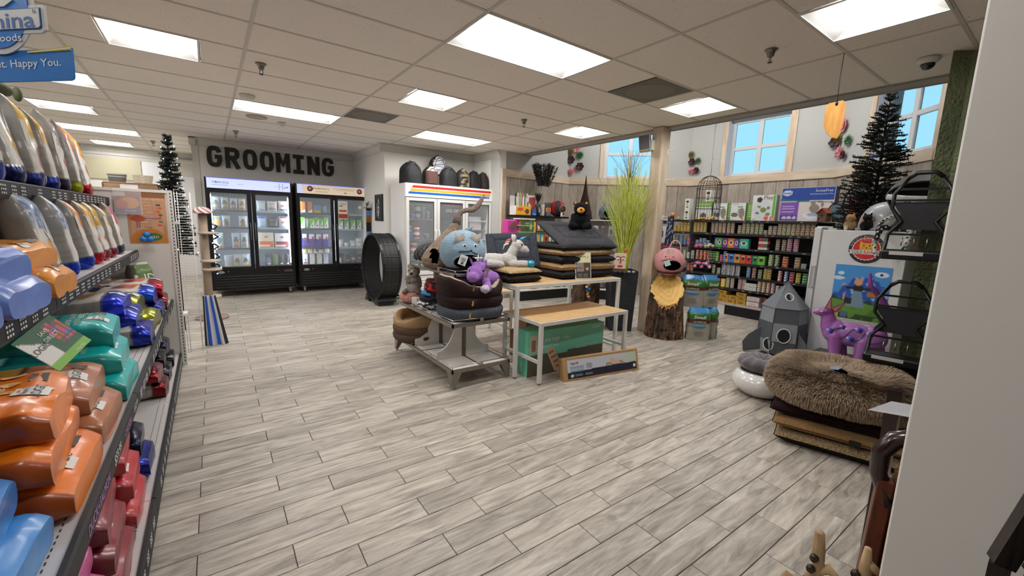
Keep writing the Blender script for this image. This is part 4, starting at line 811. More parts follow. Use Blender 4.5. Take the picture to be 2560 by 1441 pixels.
# ---- blue cat cave
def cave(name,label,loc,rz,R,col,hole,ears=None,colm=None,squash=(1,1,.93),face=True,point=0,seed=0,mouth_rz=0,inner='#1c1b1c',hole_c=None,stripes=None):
 """round felt cat cave with a mouth opening facing local -y"""
 t=thing(name,label,'pet bed',loc,rz);nu,nv=40,56;th=np.linspace(.02,PI-.25,nu);ph=np.arange(nv)*2*PI/nv
 TH,PH=np.meshgrid(th,ph,indexing='ij');sx,sy,sz=squash
 cz=R*sz*math.cos(.25)*.98;cxm,czm=hole_c or(.1,-.28);hw,hh=hole
 def surf(TH,PH,k=1.):
  x=R*sx*np.sin(TH)*np.cos(PH)*k;y=R*sy*np.sin(TH)*np.sin(PH)*k;z=R*sz*np.cos(TH)*k
  if point:z=z+point*np.exp(-(TH/.30)**2)*k;kx=1-.0*TH
  P=np.stack([x,y,z+cz],-1);P+=npn(P.reshape(-1,3),9,.006,seed).reshape(P.shape[:2]+(1,))if P.ndim==3 else 0
  return P
 P=surf(TH,PH);Pi=surf(TH,PH,.94)
 hx,hz=P[...,0]/R-cxm,(P[...,2]-cz)/R-czm;inside=((hx/hw)**2+(hz/hh)**2<1)&(P[...,1]<0)
 C=np.tile(lin(col),P.shape[:2]+(1,));C*=(1+.12*npn(P.reshape(-1,3),20,1,3).reshape(P.shape[:2]))[...,None]
 if stripes is not None:C=mixin(C,np.clip(np.sin(PH*9+3*np.sin(TH*5+PH*2)+npn(P.reshape(-1,3),12,3,1).reshape(TH.shape))*2,0,1),lin(stripes))
 m=MB();V=P.reshape(-1,3).copy();I=inside
 # snap the ring of vertices around the hole onto the hole outline so the mouth is smooth
 f=[];
 for i in range(nu-1):
  for j in range(nv):
   j2=(j+1)%nv;q=[(i,j),(i+1,j),(i+1,j2),(i,j2)];ins=[I[a]for a in q]
   if all(ins):continue
   f.append(tuple(a*nv+b for a,b in q)[::-1][::-1])
 V=P.copy();hx2=V[...,0]/R-cxm;hz2=(V[...,2]-cz)/R-czm;r_=np.sqrt((hx2/hw)**2+(hz2/hh)**2);near=(r_<1)&(V[...,1]<0)
 V[...,0]=np.where(near,(cxm+hx2/np.maximum(r_,1e-3))*R,V[...,0]);V[...,2]=np.where(near,cz+(czm+hz2/np.maximum(r_,1e-3))*R,V[...,2])
 m.add(V.reshape(-1,3),f,col=C.reshape(-1,3),smooth=True);obj('felt_body',m,FELT,t,world=False)
 m=MB();fi=[]
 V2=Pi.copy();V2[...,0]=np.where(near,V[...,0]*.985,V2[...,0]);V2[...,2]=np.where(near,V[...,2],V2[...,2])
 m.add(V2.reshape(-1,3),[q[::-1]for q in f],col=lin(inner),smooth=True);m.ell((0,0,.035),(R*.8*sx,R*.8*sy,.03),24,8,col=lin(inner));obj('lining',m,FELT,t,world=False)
 rm=MB();pts=[]
 for k in range(40):
  a=2*PI*k/40;x=(cxm+hw*math.cos(a))*R;z=(czm+hh*math.sin(a))*R;y=-R*sy*math.sqrt(max(.02,1-(x/(R*sx))**2-(z/(R*sz))**2));pts.append((x,y+.002,z+cz))
 rm.tube(pts+[pts[0]],.006,6,caps=False,col=lin(col)*.85);obj('mouth_hem',rm,FELT,t,world=False)
 def on(x,z,k=1.0):x*=R;z*=R;return Vector((x,-R*sy*math.sqrt(max(.02,1-(x/(R*sx))**2-(z/(R*sz))**2))*k,z+cz))
 return t,on,cz
BC,on,cz=cave('cat_cave','round light blue felt cat cave with sulky face and white hang tag',(1.99,3.56,1.018),math.radians(-18),.222,'#8fa9bb',(.60,.34),hole_c=(.08,-.40),seed=1)
for sx,rt in((-.30,.1),(.42,-.25)):
 p=on(sx,.58,1.02);m=MB();
 P=[[(p.x+.062*(u-.5)*1.6*(1-.15*v)+rt*.03*v,p.y-.004-.012*math.sin(PI*v),p.z+.045-.095*v+.01*math.cos(u*PI*2))for v in np.linspace(0,1,8)]for u in np.linspace(0,1,8)]
 m.grid(np.array(P),8,8,col=np.tile(lin('#d6cfc4'),(64,1)));m.xf(Matrix.Translation((0,-.012,0)));obj('eyebrow',m,FUR,BC,world=False)
for sx in(-.10,.36):
 p=on(sx,.30,1.0);sphere_part('eye',p,(.018,.008,.014),M('#f2f0ec',.6),BC);sphere_part('pupil',p+Vector((.002,-.004,0)),(.010,.008,.010),M('#0b0b0b',.3),BC)
for i,(a,b)in enumerate((((-.35,.05),(.12,.09)),((-.35,.03),(.15,.05)),((.2,.06),(.6,-.12)),((.2,.02),(.62,-.17)))):
 m=MB();m.tube([on(a[0]+(b[0]-a[0])*k/5,a[1]+(b[1]-a[1])*k/5,1.01)for k in range(6)],.0022,5);obj('whisker',m,M('#1f2226',.8),BC,world=False)
sphere_part('nose',on(.17,.10,1.01),(.011,.007,.008),M('#15171a',.5),BC)
m=MB();m.tube([(.03,0,cz*2-.012),(.05,.0,cz*2+.012),(.085,0,cz*2+.028),(.10,0,cz*2+.045)],[.03,.022,.012,.003],10,col=lin('#7d96a6'));obj('topknot',m,FELT,BC,world=False)
m=MB();p=on(-.18,-.30,1.12);m.box(p,(.075,.003,.095),R=np.array(Euler((0,.35,.1)).to_matrix()));o=obj('hang_tag',m,M('#dfe3dd',.6),BC,world=False)
m=MB();R3=Euler((0,.35,.1)).to_matrix();X3=R3@Vector((1,0,0));Z3=R3@Vector((0,0,1));q=p+R3@Vector((0,-.003,0))
for k in range(5):m.box(q+Z3*(.02-.009*k)*1.,(.045 if k<3 else .03,.001,.0025),R=np.array(R3))
m.ell(q-Z3*.03,(.014,.001,.01),10,6);obj('tag_print',m,M('#4d574f',.7),o,world=False,kind='stuff')
# ---- brown teardrop cave with a long curled tail
TB=thing('teardrop_cave','brown felted teardrop cat cave with long bent tail, behind the blue one','pet bed',(1.90,3.86,1.018),math.radians(-25))
nu,nv=46,36;z_=np.linspace(0,1,nu);prof=[(0,.10),(.03,.16),(.10,.19),(.22,.20),(.38,.178),(.55,.135),(.72,.095),(.86,.062),(1,.045)]
rr=np.interp(z_,[a for a,b in prof],[b for a,b in prof]);sc=.46;P=np.zeros((nu,nv,3));ph=np.arange(nv)*2*PI/nv
for i,z in enumerate(z_):P[i,:,0]=rr[i]*np.cos(ph)+.16*z**1.7;P[i,:,1]=rr[i]*np.sin(ph);P[i,:,2]=z*sc+.004
P+=npn(P.reshape(-1,3),14,.006,3).reshape(nu,nv,1);hole=(((P[...,0]+.055)/.062)**2+((P[...,2]-.135)/.085)**2<1)&(P[...,1]<0)
C=np.tile(lin('#8f7c69'),(nu,nv,1));C*=(1+.5*npn(P.reshape(-1,3),45,1,3).reshape(nu,nv))[...,None]
m=MB();m.add(P.reshape(-1,3),[(i*nv+j,i*nv+(j+1)%nv,(i+1)*nv+(j+1)%nv,(i+1)*nv+j)for i in range(nu-1)for j in range(nv)if not(hole[i,j]and hole[i+1,j]and hole[i,(j+1)%nv]and hole[i+1,(j+1)%nv])],col=C.reshape(-1,3),smooth=True);obj('felt_body',m,FELT,TB,world=False)
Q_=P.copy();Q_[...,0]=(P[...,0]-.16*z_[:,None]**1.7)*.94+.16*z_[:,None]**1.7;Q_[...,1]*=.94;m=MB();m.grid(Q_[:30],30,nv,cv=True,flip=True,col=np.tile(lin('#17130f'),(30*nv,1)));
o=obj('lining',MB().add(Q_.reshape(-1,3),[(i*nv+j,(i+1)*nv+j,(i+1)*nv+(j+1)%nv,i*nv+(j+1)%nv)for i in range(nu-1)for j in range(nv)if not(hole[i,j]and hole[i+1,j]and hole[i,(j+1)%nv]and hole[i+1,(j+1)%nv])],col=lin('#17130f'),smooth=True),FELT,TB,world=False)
m=MB();tp=[(.16,0,.455),(.175,0,.53),(.20,0,.575),(.255,.0,.595),(.325,0,.60),(.37,0,.64),(.41,0,.70),(.44,0,.765)]
m.tube(tp,[.047,.034,.027,.025,.027,.029,.022,.003],12,col=lin('#86756a'));obj('tail',m,FELT,TB,world=False)
# ---- grey long-haired cave
m=MB();GC=thing('striped_cave','dark grey shaggy cave with white pompom, at the far end of the rack top','pet bed',(1.93,4.16,1.018),0)
nu,nv=30,44;th=np.linspace(.05,PI*.62,nu);ph=np.arange(nv)*2*PI/nv;TH,PH=np.meshgrid(th,ph,indexing='ij');P=np.stack([.17*np.sin(TH)*np.cos(PH),.20*np.sin(TH)*np.sin(PH),.17+.13*np.cos(TH)-.10],-1);P[...,2]=np.maximum(P[...,2],.0)
rid=.008*np.sin(PH*16+2*np.sin(TH*6));P[...,2]+=.04;P+=rid[...,None]*.8;C=np.tile(lin('#38373a'),(nu,nv,1));C=mixin(C,np.clip(np.sin(PH*16+2*np.sin(TH*6)),0,1),lin('#77767a'))
m.grid(P,nu,nv,cv=True,col=C);obj('shaggy_body',m,FUR,GC,world=False);sphere_part('pompom',(-.10,-.19,.035),.033,M('#8b8987',.95,bump=2,bs=120),GC)
# ---- raccoon plush on the pink knitted mat
PM=thing('knitted_mat','pink chunky knitted pet bed on the middle tray under the grey plush','pet bed',(1.80,4.34,.60),math.radians(-8))
K,Q=60,14;P=np.zeros((K,Q,3))
for i in range(K):
 a=2*PI*i/K
 for j in range(Q):
  b=2*PI*j/Q;P[i,j]=((.10+.05*math.cos(b))*1.0*math.cos(a)*.95,(.135+.05*math.cos(b))*math.sin(a),.062+.056*math.sin(b)+.004*math.sin(i*2.1+j*1.2))
C=np.tile(lin('#e2a498'),(K,Q,1));C=mixin(C,((np.add.outer(np.arange(K),np.arange(Q)))%3==0)*.7,lin('#b9695f'));C=mixin(C,((np.subtract.outer(np.arange(K),np.arange(Q)*2))%4==0)*.6,lin('#f0cabf'))
m=MB();m.grid(P,K,Q,cu=True,cv=True,col=C,flip=True);m.ell((0,0,.05),(.10,.13,.03),20,8,col=lin('#d9948a'));obj('knitted_rim',m,SHERPA,PM,world=False)
RP=thing('grey_plush','seated grey and cream plush animal with folded arms on the pink mat','plush toy',(1.80,4.30,.69),math.radians(-40));RP.scale=(1.25,)*3
g,w_='#85796e','#c5beb4'
blob('body',[E((0,0,.10),(.07,.06,.09),g),E((0,-.035,.075),(.045,.035,.07),w_),E((0,0,.20),(.055,.05,.05),g),E((0,-.04,.19),(.035,.03,.03),w_),Cp((-.05,-.02,.14),(-.02,-.06,.115),.022,.02,g),Cp((.05,-.02,.14),(.02,-.06,.12),.022,.02,g),Cp((-.05,-.03,.03),(-.06,-.09,.03),.028,.022,g),Cp((.05,-.03,.03),(.06,-.09,.03),.028,.022,g),E((-.045,.01,.245),(.018,.012,.022),w_),E((.045,.01,.245),(.018,.012,.022),w_),E((0,-.075,.19),(.014,.014,.012),'#4a433e')],FUR,RP,voxel=.005,fuzz=.004)
for x in(-.02,.02):sphere_part('eye',(x,-.062,.212),.006,M('#0a0808',.15),RP)
sphere_part('nose',(0,-.088,.194),.006,M('#0d0b0b',.3),RP)
# ---- folded clothes
for k,(z,cols,lb,nm)in enumerate(((.0,('#e8e6e6','#111113'),'black and white zebra dog sweater at the bottom of the clothes pile','dog_sweater'),(.065,('#111216','#18191d'),'black folded dog vest above the zebra one','dog_sweater'),(.115,('#2f8fd0','#101115'),'bright blue and black folded dog vest in the clothes pile','dog_sweater'),(.16,('#c8261f','#150c0e'),'red and black crumpled dog coat on top of the clothes pile','dog_coat'))):
 t=thing(nm,lb,'pet clothes',(1.80+.02*k,3.90-.015*k,.603+z),math.radians(10+k*25),group='folded dog clothes on the middle tray')
 nu,nv=30,36;th=np.linspace(.02,PI-.02,nu);ph=np.arange(nv)*2*PI/nv;TH,PH=np.meshgrid(th,ph,indexing='ij');hh=.042 if k<3 else .075
 P=np.stack([.115*np.sign(np.sin(TH))*np.abs(np.sin(TH))**.6*np.cos(PH),.13*np.abs(np.sin(TH))**.6*np.sin(PH),hh*np.cos(TH)+hh],-1);n_=npn(P.reshape(-1,3)*np.array([1,1,2.5]),16,.022,k*5).reshape(nu,nv);P[...,2]+=n_*(P[...,2]>.01);P[...,:2]*=(1+n_[...,None]*6)
 C=np.tile(lin(cols[0]),(nu,nv,1));C=mixin(C,(npn(P.reshape(-1,3)*np.array([1,1,2]),(22,10,14,17)[k],1,k).reshape(nu,nv)>(.0,-.1,.02,.0)[k])*1.,lin(cols[1]));m=MB();m.grid(P,nu,nv,cv=True,col=C);obj('fabric',m,MV(.8,bump=.5,bs=80,key='cloth'),t,world=False)
t=thing('price_box','small white carton between the pink mat and the clothes','box',(1.735,4.09,.60),.2);obj('carton',MB().box((0,0,.045),(.05,.09,.09)),M('#d9d6d2',.6),t,world=False)
# ---- beds on the rack
bx,by=2.0,3.42
t=thing('pet_bed','slate blue bolster bed with white fleece seam at the bottom of the bed stack','pet bed',(bx,by,.60),math.radians(-4),group='stacked bolster beds');oval_bed(t,.60,.48,.115,.05,'#51585e','#dedad3',dip=.05,seam='#d6d3cd',mat=FELT,n=3.2)
t2=thing('pet_bed','lower dark brown bolster bed of the stack, cream seam showing','pet bed',(bx,by+.005,.70),math.radians(-2),group='stacked bolster beds');oval_bed(t2,.60,.48,.13,.055,'#2b1d1a','#cdbba6',dip=.12,seam='#cdbba6',seed=4,n=3.2)
t3=thing('pet_bed','top dark brown bolster bed with cream lining holding the purple plush','pet bed',(bx,by+.01,.80),math.radians(-4),group='stacked bolster beds');oval_bed(t3,.60,.48,.205,.055,'#2c1e1b','#cbb9a4',dip=.52,seam='#cbb9a4',seed=8,n=3.2,dipa=-PI*.40)
for q,(tt_,hz)in enumerate(((t,.06),(t2,.07),(t3,.11))):
 m=MB();m.box((-.12+.02*q,-.247,hz),(.018,.006,.045 if q<2 else .06),R=np.array(Euler((0,.1,0)).to_matrix()));obj('leather_tab',m,M('#b98432' if q<2 else '#6d5638',.6),tt_,world=False)
UP=thing('purple_unicorn','purple plush unicorn with silver horn lying in the brown bed','plush toy',(2.02,3.36,.90),math.radians(-28));UP.scale=(1.35,)*3
pu,pw='#b07fd0','#dcd3e2'
blob('body',[E((.06,.07,.05),(.12,.085,.06),pu),E((-.005,-.06,.095),(.062,.055,.055),pu),E((-.02,-.105,.075),(.045,.035,.038),'#b98ad6'),E((.02,-.03,.13),(.05,.05,.05),pu),Cp((.07,-.01,.03),(.085,-.10,.0),.033,.03,pu),E((.06,-.135,-.002),(.032,.038,.03),pw),Cp((-.07,.03,.03),(-.15,-.03,.035),.026,.024,pu),E((-.175,-.04,.038),(.034,.026,.024),pw),E((-.035,-.02,.18),(.012,.008,.028),pu,(0,-.3,0)),E((.065,-.02,.165),(.014,.008,.026),pu,(0,.5,0))],FUR,UP,voxel=.005,fuzz=.004)
m=MB();m.lathe([(.016,0),(.012,.02),(.006,.045),(.001,.06)],12,c=(.015,-.04,.165));obj('horn',m,M('#c9c4cc',.3,metal=.5),UP,world=False)
for i in range(6):m=MB();m.tube([(.02,-.03,.17),(.02+.02*math.cos(i),-.03+.02*math.sin(i),.20),(.02+.045*math.cos(i),-.03+.04*math.sin(i),.195+.01*(i%2))],[.008,.006,.001],6);obj('forelock',m,M('#d9cfd8',.9),UP,world=False)
for x in(-.042,.048):sphere_part('eye',(x,-.088 if x<0 else-.08,.115),.008,M('#120d14',.15),UP)
m=MB();m.box((.075,-.075,.10),(.02,.003,.07),R=np.array(Euler((0,.25,.5)).to_matrix()));obj('ribbon_tag',m,M('#8b6f7a',.6),UP,world=False)
# ---- tan oval beds on the bottom tray
for k,(z,c1,c2,lb)in enumerate(((.186,'#6f5a48','#5d4a3a','dark brown oval bed at the bottom of the pile on the lowest tray'),(.265,'#77604c','#5d4a3a','brown oval bed in the middle of the pile on the lowest tray'),(.34,'#c8a57c','#b9935f','tan oval bed with raised rim on top of the pile on the lowest tray'))):
 t=thing('oval_bed',lb,'pet bed',(1.81,4.27,z),math.radians(8),group='oval beds on the lowest tray');oval_bed(t,.46,.50,.10+.06*(k==2),.05,c1,c2,dip=.45*(k==2),seed=k*3,n=2.2,dipa=PI,mat=FUR)
 # ---- things on the tall table
TZ=.919
def pad(label,loc,rz,L,W,T,top,bot,groove=(.62,.55),rot=None,group='pet pads on the tall table',name='pet_pad',seed=0,**k):
 t=thing(name,label,'pad',loc,rz,group,rot=rot);cushion(t,L,W,T,top,bot,'pad_body',groove,seed=seed,**k);return t
DK,CH,TN,BRN='#3e434b','#2d2b2d','#bfa27a','#2a211d'
pad('dark brown pad at the bottom of the front pile on the tall table',(2.515,3.50,TZ),math.radians(-3),(.40),.62,.08,BRN,'#221a17',seed=1)
pad('tan fleece pad under the white unicorn',(2.515,3.51,TZ+.06),math.radians(2),.42,.60,.08,'#c9ab7e','#2b2320',seed=2)
lay=[(.0,'#2e2e33','#242224','charcoal pad at the bottom of the large pile',.10),(.08,'#c2a175','#b4946a','lower tan pad of the large pile',.10),(.16,'#2f2f33','#262427','charcoal pad between the two tan ones of the large pile',.10),(.24,'#b99b74','#ad8f68','upper tan pad of the large pile',.085),(.30,'#2c2728','#231f1f','black pad directly under the tilted grey pad',.075)]
for z,a,b,lb,T_ in lay:pad(lb,(3.40,3.52,TZ+z),math.radians(random.uniform(-3,0)),.84,.66,T_,a,b,seed=z*50,edge=.45)
pad('tilted charcoal quilted pad on top of the large pile, black bear sitting on it',(3.45,3.50,TZ+.43),0,.78,.60,.085,'#4b4b50','#262224',rot=(math.radians(25),0,math.radians(-8)),seed=6,groove=(.66,.48))
pad('slate blue-grey quilted pad leaning upright behind the white unicorn',(2.72,3.74,TZ+.27),0,.58,.42,.07,'#474c57','#2a2626',rot=(math.radians(60),math.radians(-3),math.radians(-26)),seed=7,groove=(.66,.55),mat=SHERPA)
UN=thing('white_unicorn','white plush unicorn with shiny blue hoof and horn lying on the tan pad','plush toy',(2.47,3.50,TZ+.135),math.radians(-16));UN.scale=(1.12,)*3
wh='#e6e2da'
blob('body',[E((-.12,.04,.055),(.17,.09,.065),wh),E((.02,.0,.06),(.085,.075,.07),wh),Cp((.03,.0,.08),(.075,-.01,.17),.052,.045,wh),E((.10,-.015,.20),(.058,.048,.05),wh),E((.155,-.03,.165),(.047,.035,.034),wh),E((.185,-.036,.15),(.026,.028,.024),'#dedad4'),Cp((.03,-.06,.03),(.16,-.10,.032),.036,.034,wh),Cp((-.2,-.04,.03),(-.08,-.10,.03),.036,.032,wh),Cp((-.02,.07,.03),(.10,.06,.03),.034,.032,wh)],FUR,UN,voxel=.006,fuzz=.003)
m=MB();m.ell((.195,-.112,.033),(.045,.036,.036),20,12,R=np.array(Euler((0,0,-.3)).to_matrix()));obj('front_hoof',m,M('#2f9dbf',.18,metal=.35,coat=.6),UN,world=False)
for s_,a in((-.035,.25),(.02,-.1)):m=MB();m.ell((.065,s_,.262),(.014,.012,.038),12,8,R=np.array(Euler((.1,-.2,0)).to_matrix()));obj('ear',m,M('#e0dcd6',.9),UN,world=False)
m=MB();m.ell((.072,-.048,.262),(.007,.004,.024),10,6);obj('inner_ear',m,M('#8d98a0',.8),UN,world=False)
m=MB();m.tube([(.125,-.02,.245),(.15,-.025,.262),(.18,-.03,.275)],[.015,.012,.003],10);obj('horn',m,M('#37a6c6',.2,metal=.4,coat=.5),UN,world=False)
for i in range(3):m=MB();a=i*.25;m.tube([(.05-.01*i,.03,.25-.02*i),(.02-.012*i,.045,.24-.022*i),(.005-.012*i,.05,.20-.024*i)],[.008,.007,.002],6);obj('mane_lock',m,M(['#d96ba0','#e0b04a','#e8e4dc'][i%3],.9),UN,world=False)
for y in(-.06,.03):sphere_part('eye',(.128,y+.001,.205),.0085,M('#1c1413',.12),UN)
m=MB();m.ell((-.27,.06,.06),(.05,.03,.03),12,8);obj('tail',m,M('#d9b65a',.95,bump=2,bs=100),UN,world=False)
BE=thing('black_bear','black plush bear with golden muzzle sitting on the tilted grey pad','plush toy',(3.52,3.52,TZ+.54),math.radians(-42));BE.scale=(1.3,)*3
bk='#0c0c0e'
blob('body',[E((0,0,.065),(.065,.055,.075),bk),E((0,-.015,.175),(.062,.056,.056),bk),Cp((-.055,-.01,.11),(-.07,-.06,.05),.026,.024,bk),Cp((.055,-.01,.11),(.07,-.06,.05),.026,.024,bk),Cp((-.045,-.03,.025),(-.075,-.09,.025),.034,.03,bk),Cp((.045,-.03,.025),(.075,-.09,.025),.034,.03,bk),E((-.05,.0,.222),(.018,.012,.018),bk),E((.05,.0,.222),(.018,.012,.018),bk)],FUR,BE,voxel=.005,fuzz=.004)
m=MB();m.ell((0,-.072,.16),(.034,.026,.027),16,10);obj('muzzle',m,M('#e2a24a',.9,bump=1,bs=100),BE,world=False)
m=MB();m.ell((0,-.098,.165),(.010,.007,.008),10,8);obj('nose',m,M('#0b0a0a',.25),BE,world=False)
for x in(-.048,.05):m=MB();m.ell((x,-.013,.224),(.012,.006,.012),10,8);obj('inner_ear',m,M('#c58635',.9),BE,world=False)
for x in(-.024,.024):sphere_part('eye',(x,-.066,.19),.005,M('#2a1c12',.1),BE)
# sign on the table front edge
SG=thing('pad_sign','upright TUNDRA PAD sign with a deer picture on the front edge of the tall table','sign',(3.265,3.17,TZ),0)
Xs=Vector((.95,-.31,0)).normalized();Ys=Vector((.05,.16,1)).normalized();o0=Vector((3.175,3.195,TZ+.002))
m=MB();R3=np.array([Xs,Ys.cross(Xs),Ys]).T;m.box(o0+Xs*.095+Ys*.145,(.19,.008,.29),R=R3);obj('frame',m,M('#d9d8cf',.4),SG)
def sgn(u,v):
 C=np.tile(lin('#e3dfb4'),u.shape+(1,));C=mixin(C,(v<.64)*1.,lin('#3d3b3a'));C=mixin(C,boxm(u,v,.05,.52,.28,.64),lin('#7f8f9c'));C=mixin(C,boxm(u,v,.53,.95,.28,.64),lin('#5b4636'));C=mixin(C,ellm(u,v,.30,.40,.2,.07)+boxm(u,v,.42,.47,.44,.56),lin('#a5683c'));C=mixin(C,ellm(u,v,.78,.38,.1,.05),lin('#bfb7a8'))
 return C
nrm=Xs.cross(Ys)
flat_decal('printed_sheet',SG,o0+Xs*.008+Ys*.01+nrm*.0052,Xs,Ys,.174,.27,sgn,28,40)
m=MB();letters(m,'TUNDRA PAD',.024,o0+Xs*.075+Ys*.245+nrm*.007,Xs,Ys,width=.105);letters(m,'?',.04,o0+Xs*.15+Ys*.235+nrm*.007,Xs,Ys);obj('sign_title',m,M('#2b2a22',.6),SG)
m=MB();[m.box(o0+Xs*(.055 if i%2 else .12)+Ys*(.025+.011*(i//2))+nrm*.0065,(.05,.001,.003),R=R3)for i in range(8)];obj('small_print',m,M('#a8a59c',.6),SG,kind='stuff')
# ---- boxes under the low table
def panel_box(name,label,o,X,Y,Zv,W,D,H,cols,cat='box',group=None):
 t=thing(name,label,cat,tuple(Vector(o)+Vector(X)*W/2),0,group);X,Y,Zv=(Vector(a).normalized()for a in(X,Y,Zv));o=Vector(o)
 m=MB();R3=np.array([X,Y,Zv]).T;m.box(o+X*W/2+Y*D/2+Zv*H/2,(W,D,H),R=R3);obj('carton',m,cols,t,bevel=.002);return t,o,X,Y,Zv
X4=Vector((.995,-.045,0));Y4=Vector((.045,.995,0));Z4=Vector((0,0,1))
t,o,X,Y,Z=panel_box('pet_stairs_box','long green and olive SOLVIT pet stairs box standing under the low table',(2.44,3.05,0),X4,Y4,Z4,1.02,.20,.46,M('#6fc2a6',.5))
def pst_(u,v):
 C=np.tile(lin('#74c4a8'),u.shape+(1,));C=mixin(C,(v<.47)*(u<.34)*1.+(v<.47+.0*u)*(v<.42+.1*(u>.5))*1.,lin('#5a5646'));C=mixin(C,boxm(u,v,.02,.105,.52,.9),lin('#c8b8a4'));C=mixin(C,boxm(u,v,.04,.09,.55,.8),lin('#8d6d55'));return C
nF=-Y
flat_decal('printed_face',t,o+nF*.0015,X,Z,1.02,.46,pst_,60,40)
m=MB();letters(m,'PUPSTEP',.055,o+X*.27+Z*.35+nF*.003,X,Z,width=.26,bold=.01);letters(m,'+Plus',.05,o+X*.49+Z*.355+nF*.003,X,Z,shear=.3);letters(m,'Folding Pet Stairs',.028,o+X*.27+Z*.29+nF*.003,X,Z,width=.24);letters(m,'SOLVIT',.038,o+X*.91+Z*.42+nF*.003,X,Z,bold=.01,shear=.2)
letters(m,'To use simply swing legs open to',.018,o+X*.78+Z*.245+nF*.003,X,Z,width=.32);letters(m,'locked position',.018,o+X*.70+Z*.22+nF*.003,X,Z,width=.15);obj('box_words',m,M('#e3efe8',.5),t)
m=MB();letters(m,'PUPSTEP',.045,o-X*.002+Y*.10+Z*.14,Z*1,Vector((0,-1,0)),width=.2);obj('end_words',m,M('#d9d4c4',.5),t)
# picture of folding stairs, printed as raised card
stc=M('#c9a288',.6);m=MB()
so_=o+X*.30+nF*.004;q=[(0,.0),(.09,.0)]
def pp(a,b,dz=0):return so_+X*a+Z*b+nF*dz
m.add([pp(.04,.02),pp(.10,.0),pp(.165,.02),pp(.02,.27),pp(-.06,.27),pp(-.07,.24)],[(0,1,2,3,4,5)]);obj('stairs_picture',m,stc,t)
m=MB()
for k in range(4):m.add([pp(-.045+.033*k,.225-.05*k,.001),pp(.015+.04*k,.245-.05*k,.001),pp(.022+.04*k,.222-.05*k,.001),pp(-.038+.033*k,.202-.05*k,.001)],[(0,1,2,3)])
obj('stairs_steps',m,M('#8f6d58',.6),t,kind='stuff')
X5=Vector((.987,-.16,0)).normalized();Z5=Vector((.03,.22,.97)).normalized();Y5=Z5.cross(X5)
t,o,X,Y,Z=panel_box('elevated_bed_box','long flat brown carton of an elevated dog bed leaning against the low table legs',(2.672,2.765,.002),X5,Y5,Z5,.95,.075,.225,M('#b08a5c',.6,var=.1))
nF=X.cross(Z)
def evb(u,v):
 C=np.tile(lin('#c3c6cf'),u.shape+(1,));C=mixin(C,(u>.72)*np.clip((u-.72)*5,0,1),lin('#b9c4b4'));C=mixin(C,(v<.34+.12*u)*(v<.40)*1.,lin('#151a30'));C=mixin(C,ellm(u,v,.68,.34,.17,.10),lin('#1b2340'));C=mixin(C,ellm(u,v,.63,.72,.035,.14)+ellm(u,v,.70,.56,.10,.13)+ellm(u,v,.61,.48,.06,.07),lin('#d3b296'));C=mixin(C,ellm(u,v,.06,.14,.02,.08),lin('#d8d8d8'));C=mixin(C,boxm(u,v,.955,.985,.12,.28),lin('#e8e8e8'));return C
flat_decal('printed_face',t,o+nF*.002+X*.05+Z*.022,X,Z,.87,.18,evb,90,30)
m=MB();letters(m,'Aspen',.03,o+nF*.004+X*.12+Z*.165,X,Z,width=.06,bold=.01);obj('brand_words',m,M('#4a3a3a',.5),t);m=MB();m.ell(o+nF*.004+X*.168+Z*.168,(.012,.003,.012),12,6);obj('red_dot',m,M('#c9402c',.5),t)
m=MB();letters(m,'ELEVATED BED',.036,o+nF*.004+X*.165+Z*.125,X,Z,width=.16,bold=.012);letters(m,'LIT SURELEVE',.036,o+nF*.004+X*.165+Z*.09,X,Z,width=.155,bold=.012);obj('title_words',m,M('#5f93a8',.5),t)
m=MB();R3=np.array([X,Y,Z]).T;[m.box(o+nF*.004+X*.31+Z*(.15-.013*i),(.07,.001,.003),R=R3)for i in range(4)];obj('small_print',m,M('#70757f',.5),t,kind='stuff')
m=MB();R3=np.array([X,Y,Z]).T;[m.box(o+nF*.004+X*(.18+.12*(i%2))+Z*(.055-.012*(i//2)),(.09,.001,.003),R=R3)for i in range(4)];obj('small_print',m,M('#c9cfdc',.5),t,kind='stuff')
m=MB();A_=[(.52,.07),(.525,.12),(.56,.125),(.60,.10)];m.tube([o+nF*.005+X*a+Z*b for a,b in A_],.0022,5);m.tube([o+nF*.005+X*a+Z*b for a,b in((.70,.13),(.78,.09),(.90,.10),(.915,.05))],.0022,5);obj('printed_bed_legs',m,M('#14161c',.5),t)
# open brown cardboard box behind
t=thing('open_carton','open brown cardboard box with raised flap behind the green stairs box','box',(2.92,3.62,0),.1)
m=MB();w,d,h,e=.36,.28,.30,.006
for c,s_ in(((0,-d/2,h/2),(w,e,h)),((0,d/2,h/2),(w,e,h)),((-w/2,0,h/2),(e,d,h)),((w/2,0,h/2),(e,d,h)),((0,0,e/2),(w,d,e))):m.box(c,s_)
obj('carton',m,M('#8a6846',.7,var=.1),t,world=False)
for c,s_,r in(((-w/2-.06,0,h+.02),(.14,d,e),(0,.35,0)),((w/2+.06,0,h-.02),(.14,d,e),(0,.4,0)),((0,-d/2-.05,h-.03),(w,.13,e),(.5,0,0))):m=MB();m.box(c,s_,R=np.array(Euler(r).to_matrix()));obj('flap',m,M('#9c7a54',.7),t,world=False)
t=thing('brown_carton','closed kraft box stacked on the open brown carton','box',(2.95,3.66,.22),.05);obj('carton',MB().box((0,0,.10),(.30,.2,.20)),M('#b08a5e',.7),t,world=False)
